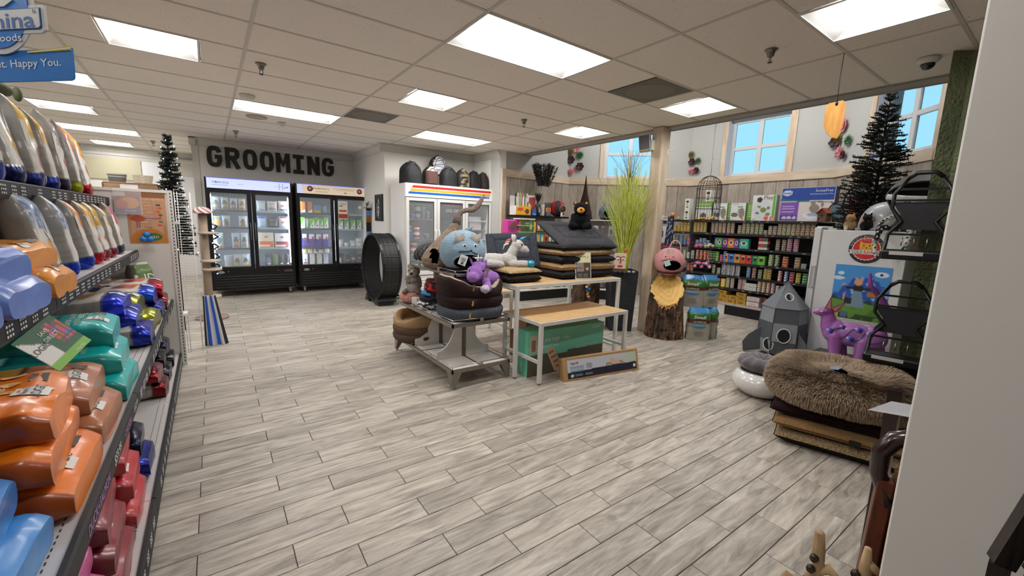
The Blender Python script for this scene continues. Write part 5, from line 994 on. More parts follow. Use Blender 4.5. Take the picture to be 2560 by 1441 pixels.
# ---------------------------------------------------------------- small generic builders for goods
def carton(name,label,c,sz,rz=0,base='#d8d6d2',deco=(),group=None,cat='box',mat=None,res=(14,18),par=None,lid=None,sides=None):
 """printed carton; deco = [(kind, args, colour)] painted on the front (local -y)"""
 t=thing(name,label,cat,c,rz,group)if par is None else par;w,d,h=sz
 def fn(u,v):
  C=np.tile(lin(base),u.shape+(1,))
  for k,a,col in deco:C=mixin(C,boxm(u,v,*a)if k=='b' else(((u-a[0])/a[2])**2+((v-a[1])/a[3])**2<1)*1. if k=='e' else(v<a[0]+a[1]*u)*1.,lin(col))
  return C
 key=('ct',base,str(deco),sz,res,sides)
 if key not in MSH:
  m=MB();m.box((0,0,h/2),(w,d,h),col=lin(sides or base));U,V=np.meshgrid(np.linspace(0,1,res[0]),np.linspace(0,1,res[1]),indexing='ij')
  C_=fn(U,V);m.grid(np.stack([(U-.5)*w*.999,0*U-d/2-.0006,V*h*.998+.0006],-1),*res,col=C_,smooth=False);MSH[key]=m.mesh('carton',mat or CARD)
 return obj('carton',MSH[key],None,t)if par is None else obj('carton',MSH[key],None,t)
MSH={}
def pouch(name,label,c,sz,rz=0,base='#b9c2c6',deco=(),group=None,seal=.06,top=None,mat=None,cat='bag'):
 """small sealed pouch standing on its gusset"""
 t=thing(name,label,cat,c,rz,group);w,d,h=sz;key=('po',base,str(deco),sz)
 if key not in MSH:
  nu,nv=14,18;U,V=np.meshgrid(np.linspace(0,1,nu),np.linspace(0,1,nv),indexing='ij');C=np.tile(lin(base),U.shape+(1,))
  for k,a,col in deco:C=mixin(C,boxm(U,V,*a)if k=='b' else(((U-a[0])/a[2])**2+((V-a[1])/a[3])**2<1)*1.,lin(col))
  b=d/2*np.clip(np.sin(U*PI),0,1)**.6*np.clip((1-V)/.9,0,1)**.5*(.6+.4*np.clip(V*6,0,1));n_=npn(np.stack([U*w,V*h,0*U],-1).reshape(-1,3),22,.006,w*91).reshape(U.shape)
  x=(U-.5)*w*(1-.06*np.sin(V*PI));m=MB();m.grid(np.stack([x,-b-n_*np.sin(U*PI)-.0008,V*h],-1),nu,nv,col=C);m.grid(np.stack([x,b+n_+.0008,V*h],-1),nu,nv,col=lin(base),flip=True);MSH[key]=m.mesh('pouch',mat or PLASTIC)
 obj('pouch',MSH[key],None,t);return t
def tub(name,label,c,r,h,col,lidc,group=None,band=None):
 t=thing(name,label,'tub',c,0,group);key=('tub',r,h,col,lidc,band)
 if key not in MSH:
  m=MB();m.lathe([(r*.86,0),(r*.9,h*.3),(r*.95,h*.86)],16,col=lin(col));
  if band:m.lathe([(r*.905,h*.22),(r*.955,h*.72)],16,col=lin(band),cap=False)
  a=m.mesh('tub_body',CARD);m=MB();m.lathe([(r,h*.86),(r*1.02,h*.9),(r*1.0,h),(r*.9,h)],16,col=lin(lidc));MSH[key]=(a,m.mesh('lid',CARD))
 obj('tub_body',MSH[key][0],None,t);obj('lid',MSH[key][1],None,t);return t
 # ---------------------------------------------------------------- black two-door fridges
BKF=M('#0c0c0e',.35,spec=.4);GL=M('#f4fbff',.0,alpha=.10,spec=.6);GLD=GL;INW=M('#c4d2dd',.5);LEDM=M('#e8f2ff',.5,emit=26.);LEDW=M('#eef4ff',.5,emit=10.)
def fridge(x0,x1,label,signlabel,signcols):
 F=thing('glass_door_fridge',label,'fridge',((x0+x1)/2,9.4,0));y0,y1=9.09,9.76;w=.04;yf=9.05
 m=MB();m.b2(x0,x0+w,y0,y1,.13,2.13).b2(x1-w,x1,y0,y1,.13,2.13).b2(x0+w,x1-w,y1-.03,y1,.5,1.93).b2(x0+w,x1-w,y0,y1,1.93,2.13).b2(x0+w,x1-w,y0,y1,.13,.5);obj('cabinet',m,BKF,F)
 m=MB();m.b2(x0+w,x1-w,y1-.045,y1-.03,.5,1.93).b2(x0+w,x0+w+.01,y0+.02,y1-.04,.5,1.93).b2(x1-w-.01,x1-w,y0+.02,y1-.04,.5,1.93).b2(x0+w,x1-w,y0+.03,y1-.04,.5,.512);obj('liner',m,INW,F)
 sg=obj('lit_sign',MB().b2(x0+.03,x1-.03,yf-.005,y0,1.945,2.115),signcols[0],F);obj('sign_edge',MB().b2(x0+.02,x1-.02,yf-.004,y0,2.117,2.127),M('#3f55c8',.4,emit=1.2),F)
 xm=(x0+x1)/2;sh=[]
 for k,(a,b)in enumerate(((x0+.005,xm-.004),(xm+.004,x1-.005))):
  fr=.062;D_=obj('door',MB().b2(a,a+fr,yf,y0,.51,1.93).b2(b-fr,b,yf,y0,.51,1.93).b2(a+fr,b-fr,yf,y0,.51,.56).b2(a+fr,b-fr,yf,y0,1.86,1.93),BKF,F,bevel=.004)
  obj('glass',MB().b2(a+fr,b-fr,yf+.012,yf+.018,.56,1.86),GL,D_)
  hx=b-fr/2 if k==0 else a+fr/2;m=MB();m.tube([(hx,yf,1.36),(hx,yf-.03,1.34),(hx,yf-.035,1.2),(hx,yf-.03,1.06),(hx,yf,1.04)],.011,8);obj('handle',m,M('#45464a',.35),D_)
  m=MB();m.b2(a+fr,b-fr,yf-.001,yf+.001,1.862,1.868).b2(a+fr,b-fr,yf-.001,yf+.001,.55,.556);obj('trim_line',m,M('#8d8f92',.3,metal=.7),D_)
  lx=a+fr+.005 if k==0 else b-fr-.005;obj('light_strip',MB().b2(lx-.006,lx+.006,y0+.035,y0+.047,.6,1.84),LEDM,F)
  lx2=b-fr*.2 if k==0 else a+fr*.2;obj('light_strip',MB().b2(lx2-.005,lx2+.005,y0+.035,y0+.047,.6,1.84),LEDW,F)
  for z in(.885,1.265,1.57):
   o=obj('wire_shelf',MB().b2(a+.045,b-.045,9.16,9.70,z-.012,z-.004),M('#9aa4ac',.4),F);obj('price_rail',MB().b2(a+.045,b-.045,9.145,9.16,z-.025,z+.008),M('#3c4148' if k==0 else '#9fb4c4',.5),o)
 obj('kick_panel',MB().b2(x0+.01,x1-.01,yf+.02,y0,.13,.505),BKF,F);g=[]
 for i in range(5):m=MB();m.b2(x0+.04,x1-.04,yf-.002,yf+.02,.17+.048*i,.195+.048*i);obj('grille_slat',m,M('#17181a',.3),F,bevel=.004)
 m=MB();m.ell((x0+.14,yf+.018,.455),(.055,.004,.022),24,8);o=obj('maker_badge',m,M('#b9bcc0',.3,metal=.6),F);m=MB();letters(m,'KOOL-IT',.026,(x0+.14,yf+.012,.455),(1,0,0),(0,0,1),width=.085,bold=.02);obj('badge_words',m,M('#15161a',.5),o)
 m=MB();m.b2(x1-.20,x1-.05,yf+.012,yf+.02,.43,.475);o=obj('control_panel',m,M('#3b3d42',.4),F);m=MB();[m.box((x1-.17+.03*i,yf+.011,.452),(.014,.002,.02))for i in range(4)];obj('buttons',m,M('#8b2c2c',.5),o,kind='stuff')
 for x in(x0+.25,x1-.30):m=MB();m.cyl((x,yf+.02,.465),(x,yf+.012,.465),.008,10);obj('lock',m,M('#c9cdd2',.2,metal=.8),F)
 for x in(x0+.10,x1-.10):
  for y in(yf+.10,y1-.08):
   m=MB();m.cyl((x-.012,y,.045),(x+.012,y,.045),.045,14);m.b2(x-.022,x+.022,y-.02,y+.02,.06,.13);obj('caster',m,M('#8d9094',.4,metal=.5),F)
 return F,sg
F1,s1=fridge(.0,1.345,'black two-door fridge under the letters, blue-white lit header','',(M('#b9c3ef',.5,emit=.9),))
F2,s2=fridge(1.405,2.79,'black two-door fridge beside the exercise wheel, beige store header','',(M('#dccab4',.5,emit=.45),))
yS=9.043
m=MB();letters(m,'OC',.05,(.14,yS,2.05),(1,0,0),(0,0,1));letters(m,'RAW DOG',.055,(.25,yS,2.045),(1,0,0),(0,0,1),width=.2,shear=.2);m.box((.22,yS,2.0),(.24,.001,.004));obj('header_words',m,M('#3b4252',.6),s1)
m=MB()
for x,w in((.52,.1),(1.08,.03),(1.15,.06),(1.25,.05)):m.box((x,yS,2.03),(w,.001,.004));
for x in(1.13,1.19):m.box((x,yS,2.03),(.005,.001,.13))
m.tube([(1.21,yS,2.0),(1.235,yS,2.03),(1.26,yS,2.01),(1.28,yS,2.05)],.004,5);obj('header_drawing',m,M('#2c313c',.6),s1,kind='stuff')
m=MB();letters(m,"Anderson's",.062,(1.86,yS,2.055),(1,0,0),(0,0,1),width=.30);letters(m,'natural pet food',.034,(1.87,yS,1.99),(1,0,0),(0,0,1),width=.23,shear=.2);[m.box((2.30,yS,2.07-.025*i),(.42-.08*i,.001,.004))for i in range(2)];m.add([(2.28,yS,1.985),(2.32,yS,2.005),(2.36,yS,1.985)],[(0,1,2)]);obj('header_words',m,M('#5e4436',.6),s2)
obj('header_edge',MB().b2(1.44,1.52,yS+.0008,yS+.0015,1.946,2.114),M('#a9b4ee',.5,emit=.9),s2)
for x in(1.66,2.60):
 m=MB();m.cyl((x,yS-.001,2.04),(x,yS+.001,2.04),.052,24);o=obj('header_emblem',m,M('#2b2f5a',.5),s2);m=MB();m.cyl((x,yS-.002,2.045),(x,yS-.001,2.045),.038,20);obj('emblem_ring',m,M('#d5603a',.5),o);m=MB();m.ell((x,yS-.003,2.04),(.02,.001,.022),10,6);obj('emblem_animal',m,M('#e9c28a',.5),o)
 # contents: door, row -> items
ZR=(.512,.885,1.265,1.57);yI=9.20
row=['bottom','second','third','top']
def fill(door,x0,x1,r,items,fr):
 n=len(items);
 for i,it in enumerate(items):
  if it is None:continue
  kind,w,h,base,deco,desc=it;x=x0+(x1-x0)*(i+.5)/n;lb='%s, place %s, %s shelf, %s'%(desc,('one','two','three','four','five','six')[i],('lowest','second lowest','second highest','top')[r],door)
  nm={'p':'food_pouch','c':'food_carton','t':'food_tub'}[kind];gp='packs in the '+door
  if kind=='p':pouch(nm,lb,(x,yI+.03,ZR[r]),(w,.09,h),random.uniform(-.15,.15),base,deco,gp)
  elif kind=='c':carton(nm,lb,(x,yI+.04,ZR[r]),(w,.12,h),random.uniform(-.06,.06),base,deco,gp)
  else:tub(nm,lb,(x,yI+.04,ZR[r]),w/2,h,base,deco,gp)
pb=lambda c='#8d8577',b='#8f7b5a':[('e',(.5,.45,.28,.3),'#5f564c'),('e',(.55,.25,.3,.2),c),('b',(.1,.9,.08,.2),b)]
A='first fridge door'
fill(A,.08,.60,3,[('p',.13,.24,'#a5b6bd',pb(),'blue-grey pouch with brown animal')]*1+[('p',.13,.24,'#a1adb0',pb('#a08a60'),'grey pouch with tan food picture'),('p',.13,.23,'#aab6bc',pb(),'pale pouch with dark animal'),('p',.12,.23,'#b3aea4',pb('#b0906a'),'cream pouch with cat picture')],0)
fill(A,.08,.60,2,[('p',.13,.20,'#5f8fcc',[('e',(.5,.42,.45,.34),'#d8a04a'),('b',(.2,.8,.86,1),'#d9c22e')],'blue pouch with yellow food picture'),('p',.13,.21,'#9aa8b0',pb('#4b4743'),'grey pouch with black dog'),None,('p',.14,.21,'#adb7bb',pb('#6e5a4a'),'pale pouch with brown dog')],0)
fill(A,.08,.60,1,[('p',.15,.28,'#9fc0bf',[('e',(.5,.55,.28,.3),'#5b6670'),('b',(0,1,0,.13),'#d56a2a')],'aqua pouch with orange foot'),None,('p',.13,.28,'#8ca3b4',pb('#b07a6a'),'blue-grey pouch with pink meat'),('p',.12,.28,'#a9b8bd',pb(),'pale tall pouch')],0)
fill(A,.08,.60,0,[None,('p',.14,.25,'#8f989a',[('b',(0,1,0,.2),'#a99a5a')],'grey pouch with olive foot'),('p',.14,.26,'#a3aaa6',pb('#8f8a5a'),'grey-green pouch'),('p',.14,.26,'#a5bac4',pb('#c0b070'),'bluish pouch with yellow foot')],0)
B='second fridge door'
fill(B,.745,1.29,3,[('p',.15,.20,'#bcd0d2',[('b',(.1,.7,.12,.2),'#5f7076')],'plain mint pouch'),('p',.17,.20,'#cfcfca',[('b',(.15,.85,.2,.3),'#4f4b46'),('b',(.15,.8,.4,.46),'#8a5a50'),('b',(.15,.8,.65,.72),'#7d7a76')],'white pillow bag with dark stripes'),('p',.17,.21,'#d3d2d2',[('b',(.15,.85,.15,.25),'#54505a'),('e',(.5,.55,.3,.1),'#a2706a')],'white pillow bag with wavy print')],0)
fill(B,.745,1.29,2,[('p',.15,.22,'#a9c3de',[('b',(0,1,.82,1),'#3562c0')],'white and blue pillow bag'),('p',.19,.19,'#2b2e34',[('b',(.1,.9,.2,.5),'#50545c')],'dark bundle'),('p',.17,.22,'#cfd3d8',[('b',(.1,.9,.84,1),'#a03038'),('e',(.5,.5,.32,.12),'#b88a8c')],'white bag with red top')],0)
OCB=lambda a,b:[('b',(0,1,0,.46),a),('b',(0,.75,.08,.22),'#e6ddc8'),('e',(.5,.72,.12,.06),b),('e',(.88,.15,.08,.1),b)]
fill(B,.755,1.28,1,[('c',.245,.29,'#d9d6c6',OCB('#dd6f24','#c96a2a'),'orange and cream box bag'),('c',.245,.28,'#cdd0cf',OCB('#83243a','#8a2f44'),'maroon and grey box bag')],0)
fill(B,.745,1.29,0,[None,('p',.12,.26,'#22303f',[('e',(.5,.45,.3,.3),'#5b7a98'),('b',(.3,.7,.2,.35),'#cfd6d0')],'narrow navy pouch seen from the side'),('p',.12,.26,'#3a5a36',[('e',(.5,.5,.3,.4),'#587a4c')],'narrow green pouch seen from the side'),('p',.10,.25,'#1d1d22',[('b',(.3,.7,.2,.35),'#c8c8c4')],'narrow black pouch seen from the side'),('p',.10,.25,'#241f26',[('b',(.3,.7,.2,.35),'#cfcac6')],'last narrow black pouch')],0)
Cc='third fridge door';arc=lambda c,d='#6b6f76':[('l',(.15,.75),'#dfe3e6'),('e',(.9,.15,.4,.28),'#eef0f2'),('e',(.6,.3,.14,.1),d)]
fill(Cc,1.48,2.0,3,[('c',.085,.22,'#c97a34',[('l',(.1,.25),'#e1e3e4')],'orange carton'),('c',.085,.22,'#b86d30',[('l',(.1,.25),'#dfe2e4')],'brown-orange carton'),('c',.15,.16,'#4f86b4',[('b',(0,1,0,.4),'#c9963a')],'blue and orange flat box'),('p',.11,.16,'#6b7880',[],'grey pouch')],0)
fill(Cc,1.48,2.0,2,[('c',.085,.22,'#5fbf2e',arc(0),'green and white carton'),('p',.08,.2,'#a9c7a4',[('b',(0,1,.5,1),'#cfd8d2')],'pale green pouch'),('c',.085,.2,'#6bbd3a',arc(0),'green carton with white swoosh'),('c',.095,.22,'#67b53c',arc(0),'larger green carton'),('c',.07,.2,'#5fb436',arc(0),'narrow green carton'),('c',.085,.22,'#72c848',arc(0),'bright green carton')],0)
fill(Cc,1.48,2.0,1,[('c',.085,.28,'#3a2f8a',[('b',(0,1,.7,1),'#d6d8dc'),('e',(.6,.6,.25,.12),'#8a2f4a')],'purple carton with white top'),('c',.11,.28,'#43308c',[('b',(0,1,.62,1),'#dadce0'),('e',(.7,.7,.2,.1),'#a5324a'),('b',(.4,.6,0,.35),'#c23a4a')],'purple and red carton'),('c',.11,.28,'#3f2f92',[('b',(0,1,.62,1),'#d6dadc'),('e',(.7,.7,.18,.1),'#8a2f6a')],'purple carton with letter print'),('c',.11,.28,'#4a36a0',[('b',(0,1,.6,1),'#dcdee2'),('e',(.7,.68,.2,.1),'#c23a4a')],'purple carton with red ring')],0)
nv_=lambda c:[('b',(0,1,.62,1),'#2c3a86'),('e',(.75,.3,.3,.2),c)]
fill(Cc,1.48,2.0,0,[('c',.09,.26,'#d9dcde',[('e',(.5,.5,.2,.1),'#5a6a7a'),('b',(.2,.9,.2,.32),'#b8474a')],'white milk carton with red print'),('c',.09,.26,'#c9cbc4',[('l',(.3,.5),'#dcdedc')],'grey-white milk carton'),('c',.09,.26,'#c4c8b8',[('l',(.3,.5),'#dadcd8')],'olive-white milk carton'),('c',.09,.26,'#b4c4dc',[('l',(.3,.5),'#dfe4ea')],'blue-white milk carton')],0)
for i,(x,c,h,d)in enumerate(((1.53,'#e3d04a',.2,'first navy and yellow carton'),(1.64,'#d9d046',.2,'second navy and yellow carton'),(1.75,'#5a4a9a',.2,'navy and violet carton'),(1.85,'#c9a84a',.12,'short navy tub-shaped carton'),(1.96,'#e0e2e6',.2,'navy and white carton'))):carton('food_carton',d+' between the purple and the milk cartons of the third fridge door',(x,yI+.04,.775),(.09,.09,h*.9),0,'#d8dade',nv_(c),'packs in the '+Cc)
obj('wire_shelf',MB().b2(1.46,2.04,9.16,9.70,.763,.773),M('#9aa4ac',.4),F2)
Dd='fourth fridge door'
fill(Dd,2.17,2.68,2,[('c',.10,.20,'#86b07c',arc(0),'faded green carton'),('c',.08,.2,'#63b53c',arc(0),'green and white carton'),('c',.09,.2,'#62b83a',arc(0),'second bright green carton'),('c',.09,.2,'#66bb40',arc(0),'third bright green carton')],0)
fill(Dd,2.17,2.68,1,[('p',.13,.16,'#c5d0d2',[('b',(.2,.8,.3,.4),'#7b8488')],'clear frozen bag'),('t',.10,.09,'#cfd8d6','#e0e4e2','white frosted tub'),('p',.13,.14,'#b8c8c4',[('e',(.5,.4,.3,.2),'#d8dcda')],'pale frozen bag'),('p',.14,.19,'#cfd8d8',[('b',(.2,.8,.5,.6),'#8a9498')],'larger clear frozen bag')],0)
fill(Dd,2.17,2.68,0,[('p',.13,.24,'#2b2f38',[('b',(.1,.5,.2,.6),'#9aa4b0')],'dark frozen meat bag'),('p',.13,.22,'#3a2f3a',[('b',(.3,.9,.4,.5),'#8a8f9a')],'purple-black frozen bag'),('p',.13,.25,'#23262e',[('e',(.5,.5,.3,.1),'#a5aab4')],'black frozen bag'),('p',.13,.22,'#3a2a30',[('b',(.2,.7,.6,.7),'#b4b8bc')],'wine-dark frozen bag')],0)
t=thing('paper_notice','white and rust printed notice taped inside the fourth fridge door','notice',(2.27,9.046,1.6));flat_decal('sheet',t,(2.17,9.045,1.47),(1,0,0),(0,0,1),.185,.36,lambda u,v:mixin(mixin(mixin(np.tile(lin('#e3ddd4'),u.shape+(1,)),boxm(u,v,0,1,.03,.30),lin('#a5432a')),boxm(u,v,.1,.9,.40,.52),lin('#c2603a')),boxm(u,v,.1,.5,.7,.76)+boxm(u,v,.2,.85,.84,.87),lin('#5a5450')),24,40)
for x,z in((2.60,1.70),(2.64,1.66)):pass
# grey-white starfish shaped window cling
m=MB();P=[(.05*(1 if i%2 else .45)*math.cos(i*PI/5+.3),.05*(1 if i%2 else .45)*math.sin(i*PI/5+.3))for i in range(10)];m.prism([(2.6+a,1.72+b)for a,b in P],9.044,9.046);tag(obj('star_cling',m,M('#dfe9ea',.4)),'small white star cling on the fourth fridge door','sticker')
# big letters
def stroke(m,pts,w,closed=False,y0=0,y1=.03):
 P=[Vector((a,b))for a,b in pts];n=len(P);L_,R_2=[],[]
 for i in range(n):
  a=P[i-1]if(closed or i)else None;b=P[(i+1)%n]if(closed or i<n-1)else None
  d1=(P[i]-a).normalized()if a is not None else(b-P[i]).normalized();d2=(b-P[i]).normalized()if b is not None else d1;t_=(d1+d2).normalized();nn=Vector((-t_.y,t_.x));k=min(1.6,1/max(.4,nn.dot(Vector((-d1.y,d1.x)))))*w/2;L_.append(P[i]+nn*k);R_2.append(P[i]-nn*k)
 V_=[(p.x,y,p.y)for y in(y0,y1)for p in L_+R_2];f=[]
 for i in range(n-(0 if closed else 1)):j=(i+1)%n;f+=[(i,j,n+j,n+i),(2*n+i,3*n+i,3*n+j,2*n+j),(i,2*n+i,2*n+j,j),(n+i,n+j,3*n+j,3*n+i)]
 if not closed:f+=[(0,n,3*n,2*n),(n-1,3*n-1,4*n-1,2*n-1)]
 m.add(V_,f)
hh,ww,sw=.150,.080,.075
oval=[(ww*math.copysign(abs(math.cos(a))**.62,math.cos(a)),hh*math.copysign(abs(math.sin(a))**.75,math.sin(a)))for a in np.arange(32)*2*PI/32]
gp=[(ww*math.copysign(abs(math.cos(a))**.62,math.cos(a)),hh*math.copysign(abs(math.sin(a))**.75,math.sin(a)))for a in np.linspace(.42,2*PI-.1,30)]
HF=hh+sw/2;SH={'G':[(gp,0),([(ww,-.08),(ww,-.005),(.005,-.005)],0)],'O':[(oval,1)],'R':[([(-ww,-HF),(-ww,HF)],0),([(-ww,hh),(.03,hh),(.072,.12),(.078,.08),(.068,.035),(.03,.0),(-ww,.0)],0),([(.0,.0),(.085,-HF)],0)],'M':[([(-.088,-HF),(-.088,HF)],0),([(.088,-HF),(.088,HF)],0),([(-.075,hh+.01),(0,-.04),(.075,hh+.01)],0)],'I':[([(0,-HF),(0,HF)],0),([(-.10,hh),(.10,hh)],0),([(-.10,-hh),(.10,-hh)],0)],'N':[([(-ww,-HF),(-ww,HF)],0),([(ww,-HF),(ww,HF)],0),([(-ww+.01,HF-.02),(ww-.01,-HF+.02)],0)]}
for i,ch in enumerate('GROOMING'):
 x=.185+i*.283;t=thing('wall_letter','large dark olive letter %s of the wall sign%s'%(ch,{0:', first letter',2:', right after the R',3:', just before the M',7:', last letter'}.get(i,'')),'letter',(x,GROOM_Y,2.55),group='letters of the grooming sign');m=MB()
 for q,(pts,cl)in enumerate(SH[ch]):stroke(m,[(x+a,2.556+b)for a,b in pts],sw if ch!='M' or q<2 else .062,cl,GROOM_Y-.035-.0004*q,GROOM_Y-.004)
 obj('letter_body',m,M('#2f2e26',.7,bump=.1,bs=80),t)
 # framed picture on the side wall
t=thing('framed_picture','narrow black framed picture on the side wall behind the exercise wheel','picture',(SIDE_X-.01,8.1,1.71));obj('frame',MB().b2(SIDE_X-.02,SIDE_X,7.88,8.32,1.46,1.96),BKF,t);flat_decal('print',t,(SIDE_X-.021,8.30,1.48),(0,-1,0),(0,0,1),.40,.46,lambda u,v:mixin(mixin(np.tile(lin('#17181c'),u.shape+(1,)),ellm(u,v,.5,.45,.12,.4)*(hsh(u,v,9)>0),lin('#c9ccd2')),ellm(u,v,.3,.4,.06,.3),lin('#7d828a')),20,30)
# ---------------------------------------------------------------- exercise wheel
t=thing('exercise_wheel','big black cat exercise wheel standing against the side wall','wheel',(2.49,7.45,0));cy,cz_,R0=7.45,.64,.61
m=MB();K=64
for x,w_ in((2.33,.03),(2.65,-.03)):
 prof=[(x,R0-.04),(x-.012*np.sign(w_),R0-.02),(x,R0),(x+w_,R0),(x+w_,R0-.04)];P=[[(a,cy+r*math.cos(k*2*PI/K),cz_+r*math.sin(k*2*PI/K))for a,r in prof]for k in range(K)];m.grid(np.array(P),K,len(prof),cu=True,cv=True,smooth=False)
obj('rim',m,BKF,t);m=MB();P=[[(a,cy+r*math.cos(k*2*PI/K),cz_+r*math.sin(k*2*PI/K))for a,r in((2.34,.575),(2.64,.575),(2.64,.595),(2.34,.595))]for k in range(K)];m.grid(np.array(P),K,4,cu=True,cv=True,smooth=False);obj('running_drum',m,M('#111114',.55,bump=.3,bs=60),t)
m=MB()
for k in range(16):
 a=k*2*PI/16;m.box((2.49,cy+.597*math.cos(a),cz_+.597*math.sin(a)),(.28,.012,.012),R=np.array(Euler((a,0,0)).to_matrix()))
 for x in(2.41,2.49,2.57):m.box((x,cy+.598*math.cos(a+.2),cz_+.598*math.sin(a+.2)),(.004,.18,.006),R=np.array(Euler((a+.2+PI/2,0,0)).to_matrix()))
obj('drum_rib',m,M('#2b2b30',.4),t,kind='stuff')
for y in(7.18,7.72):m=MB();m.prism([(7.45-.0+(y-7.45)*1.0-.13,0),(y+.13,0),(y+.07,.07),(y+.03,.14),(y-.03,.14),(y-.07,.07)],2.31,2.67,ax=np.array([[0,1,0],[1,0,0],[0,0,1]]));obj('stand_foot',m,BKF,t)
# ---------------------------------------------------------------- white three-door freezer
FZ=thing('white_freezer','white three-door display freezer with red, yellow and blue header stripes','freezer',(3.7,7.4,0));x0,x1,y0,y1,yf=2.79,4.56,7.06,7.74,7.0;FW=M('#e3e2df',.4)
obj('cabinet',MB().b2(x0,x0+.05,y0,y1,.12,2.13).b2(x1-.05,x1,y0,y1,.12,2.13).b2(x0+.05,x1-.05,y1-.04,y1,.5,1.93).b2(x0+.05,x1-.05,y0,y1,1.93,2.13).b2(x0+.05,x1-.05,y0,y1,.12,.50),FW,FZ)
obj('liner',MB().b2(x0+.05,x1-.05,y1-.06,y1-.04,.5,1.93).b2(x0+.05,x1-.05,y0+.02,y1-.06,.5,.52),M('#b9bfc3',.4),FZ)
hd=obj('header',MB().b2(x0,x1,yf,y0,1.90,2.13),M('#eceae8',.4,emit=.12),FZ)
for k,(z0,z1,c)in enumerate(((2.055,2.095,'#d92c22'),(2.0,2.04,'#e3b42c'),(1.95,1.988,'#1666c4'))):
 xa=2.925-.035*k;m=MB();m.prism([(xa-.035*.7,z0),(4.53-.02*k,z0),(4.53-.02*k,z1),(xa,z1)],yf-.002,yf);o=obj('stripe',m,M(c,.4),hd)
m=MB();letters(m,'True',.03,(4.45,yf-.003,1.969),(1,0,0),(0,0,1),shear=.2,bold=.02);obj('header_words',m,M('#e6e6e6',.4),hd)
for k in range(3):
 a=x0+.01+k*.5867;b=a+.577;D_=obj('door',MB().b2(a,a+.055,yf,y0-.005,.52,1.885).b2(b-.055,b,yf,y0-.005,.52,1.885).b2(a+.055,b-.055,yf,y0-.005,.52,.60).b2(a+.055,b-.055,yf,y0-.005,1.83,1.885),FW,FZ,bevel=.005)
 obj('gasket',MB().b2(a+.05,a+.06,yf+.004,yf+.03,.6,1.83).b2(b-.06,b-.05,yf+.004,yf+.03,.6,1.83).b2(a+.05,b-.05,yf+.004,yf+.03,.595,.605).b2(a+.05,b-.05,yf+.004,yf+.03,1.825,1.835),BKF,D_)
 obj('glass',MB().b2(a+.06,b-.06,yf+.014,yf+.02,.6,1.83),GL,D_);hx=b-.03 if k==0 else a+.03
 m=MB();m.tube([(hx,yf,1.33),(hx,yf-.035,1.30),(hx,yf-.035,1.06),(hx,yf,1.03)],.011,8);obj('handle',m,FW,D_)
 for z in(.86,1.16,1.52):o=obj('wire_shelf',MB().b2(a+.03,b-.03,7.14,7.66,z-.01,z-.004),M('#c3c9cc' if k==2 else '#a0a4a6',.4),FZ);obj('price_rail',MB().b2(a+.03,b-.03,7.125,7.14,z-.02,z+.006),M('#c9d4da' if k==2 else '#5a5d60',.5),o)
 obj('light_strip',MB().b2(b-.012,b-.002,y0+.02,y0+.03,.62,1.82),M('#e8f2ff',.5,emit=(5.,4.,24.)[k]),FZ)
m=MB();obj('lower_panel',MB().b2(x0,x1,yf+.02,y0,.12,.5),FW,FZ)
for i in range(6):obj('grille_slat',MB().b2(x0+.04,x1-.04,yf+.005,yf+.02,.17+.05*i,.195+.05*i),FW,FZ,bevel=.004)
for x in(x0+.1,x1-.1):obj('foot',MB().b2(x-.03,x+.03,y0+.05,y0+.11,0,.12),BKF,FZ);obj('foot',MB().b2(x-.03,x+.03,y1-.11,y1-.05,0,.12),BKF,FZ)
ln=lambda d,k:d+' behind the first freezer door, %s'%k
for k,(x,z,r,h,c,l,bd,d)in enumerate(((2.90,1.522,.05,.11,'#7ea0d0','#d6dbe0','#5a7ac0','blue and white jar standing alone at the side of the top row'),(3.0,1.522,.04,.08,'#8fa8d0','#c6ccd4','#6a86c4','small blue jar in the top row'),(3.10,1.522,.052,.12,'#6f8390','#303438','#b9c2c8','large grey canister, lower of two'),(3.10,1.644,.052,.12,'#6f8390','#303438','#b9c2c8','large grey canister, upper of two'),(3.21,1.522,.036,.075,'#b9c4c4','#4a5054','#7a8a90','small grey tub at the foot of the middle stack'),(3.21,1.60,.036,.075,'#b9c4c4','#4a5054','#7a8a90','small grey tub second up in the middle stack'),(3.21,1.678,.036,.075,'#a9c4b4','#4a5054','#7a9a80','small greenish tub on top of the middle stack'),(3.30,1.522,.036,.075,'#c4c8c8','#5a5f62','#8a9498','small pale tub at the foot of the end stack'),(3.30,1.60,.036,.075,'#c4c8c8','#5a5f62','#8a9498','small pale tub on top of the end stack'))):
 tub('frozen_tub',ln(d,'top shelf'),(x,7.22,z),r,h,c,l,'tubs in the first freezer door',band=bd)
for x,z,r,h,c,l,bd,d in((2.92,1.162,.06,.13,'#2f5f9a','#2f8f86','#3f70b0','blue and green stacked bucket, lower'),(2.92,1.294,.06,.11,'#c9d0d4','#2f9a8a','#3a80b4','teal topped bucket, upper'),(3.08,1.162,.055,.10,'#e2e2de','#e8e8e6','#b8524a','white yogurt tub, lower'),(3.08,1.264,.055,.10,'#e2e2de','#e8e8e6','#b8524a','white yogurt tub, upper'),(3.02,.862,.06,.11,'#dedfdc','#e8e8e6','#b8524a','white yogurt tub of the low shelf, lower'),(3.02,.974,.06,.11,'#dedfdc','#e8e8e6','#b8524a','white yogurt tub of the low shelf, upper'),(3.28,1.162,.05,.09,'#8f9394','#a8acac','#6f7476','grey tub in shade')):tub('frozen_tub',ln(d,'lower shelves'),(x,7.22,z),r,h,c,l,'tubs in the first freezer door',band=bd)
m=MB();m.ell((3.08,7.3,1.44),(.10,.02,.07),20,8);tag(obj('orange_fan_tag',m,M('#a8643c',.7)),'rust orange round card hanging under the top freezer shelf','card')
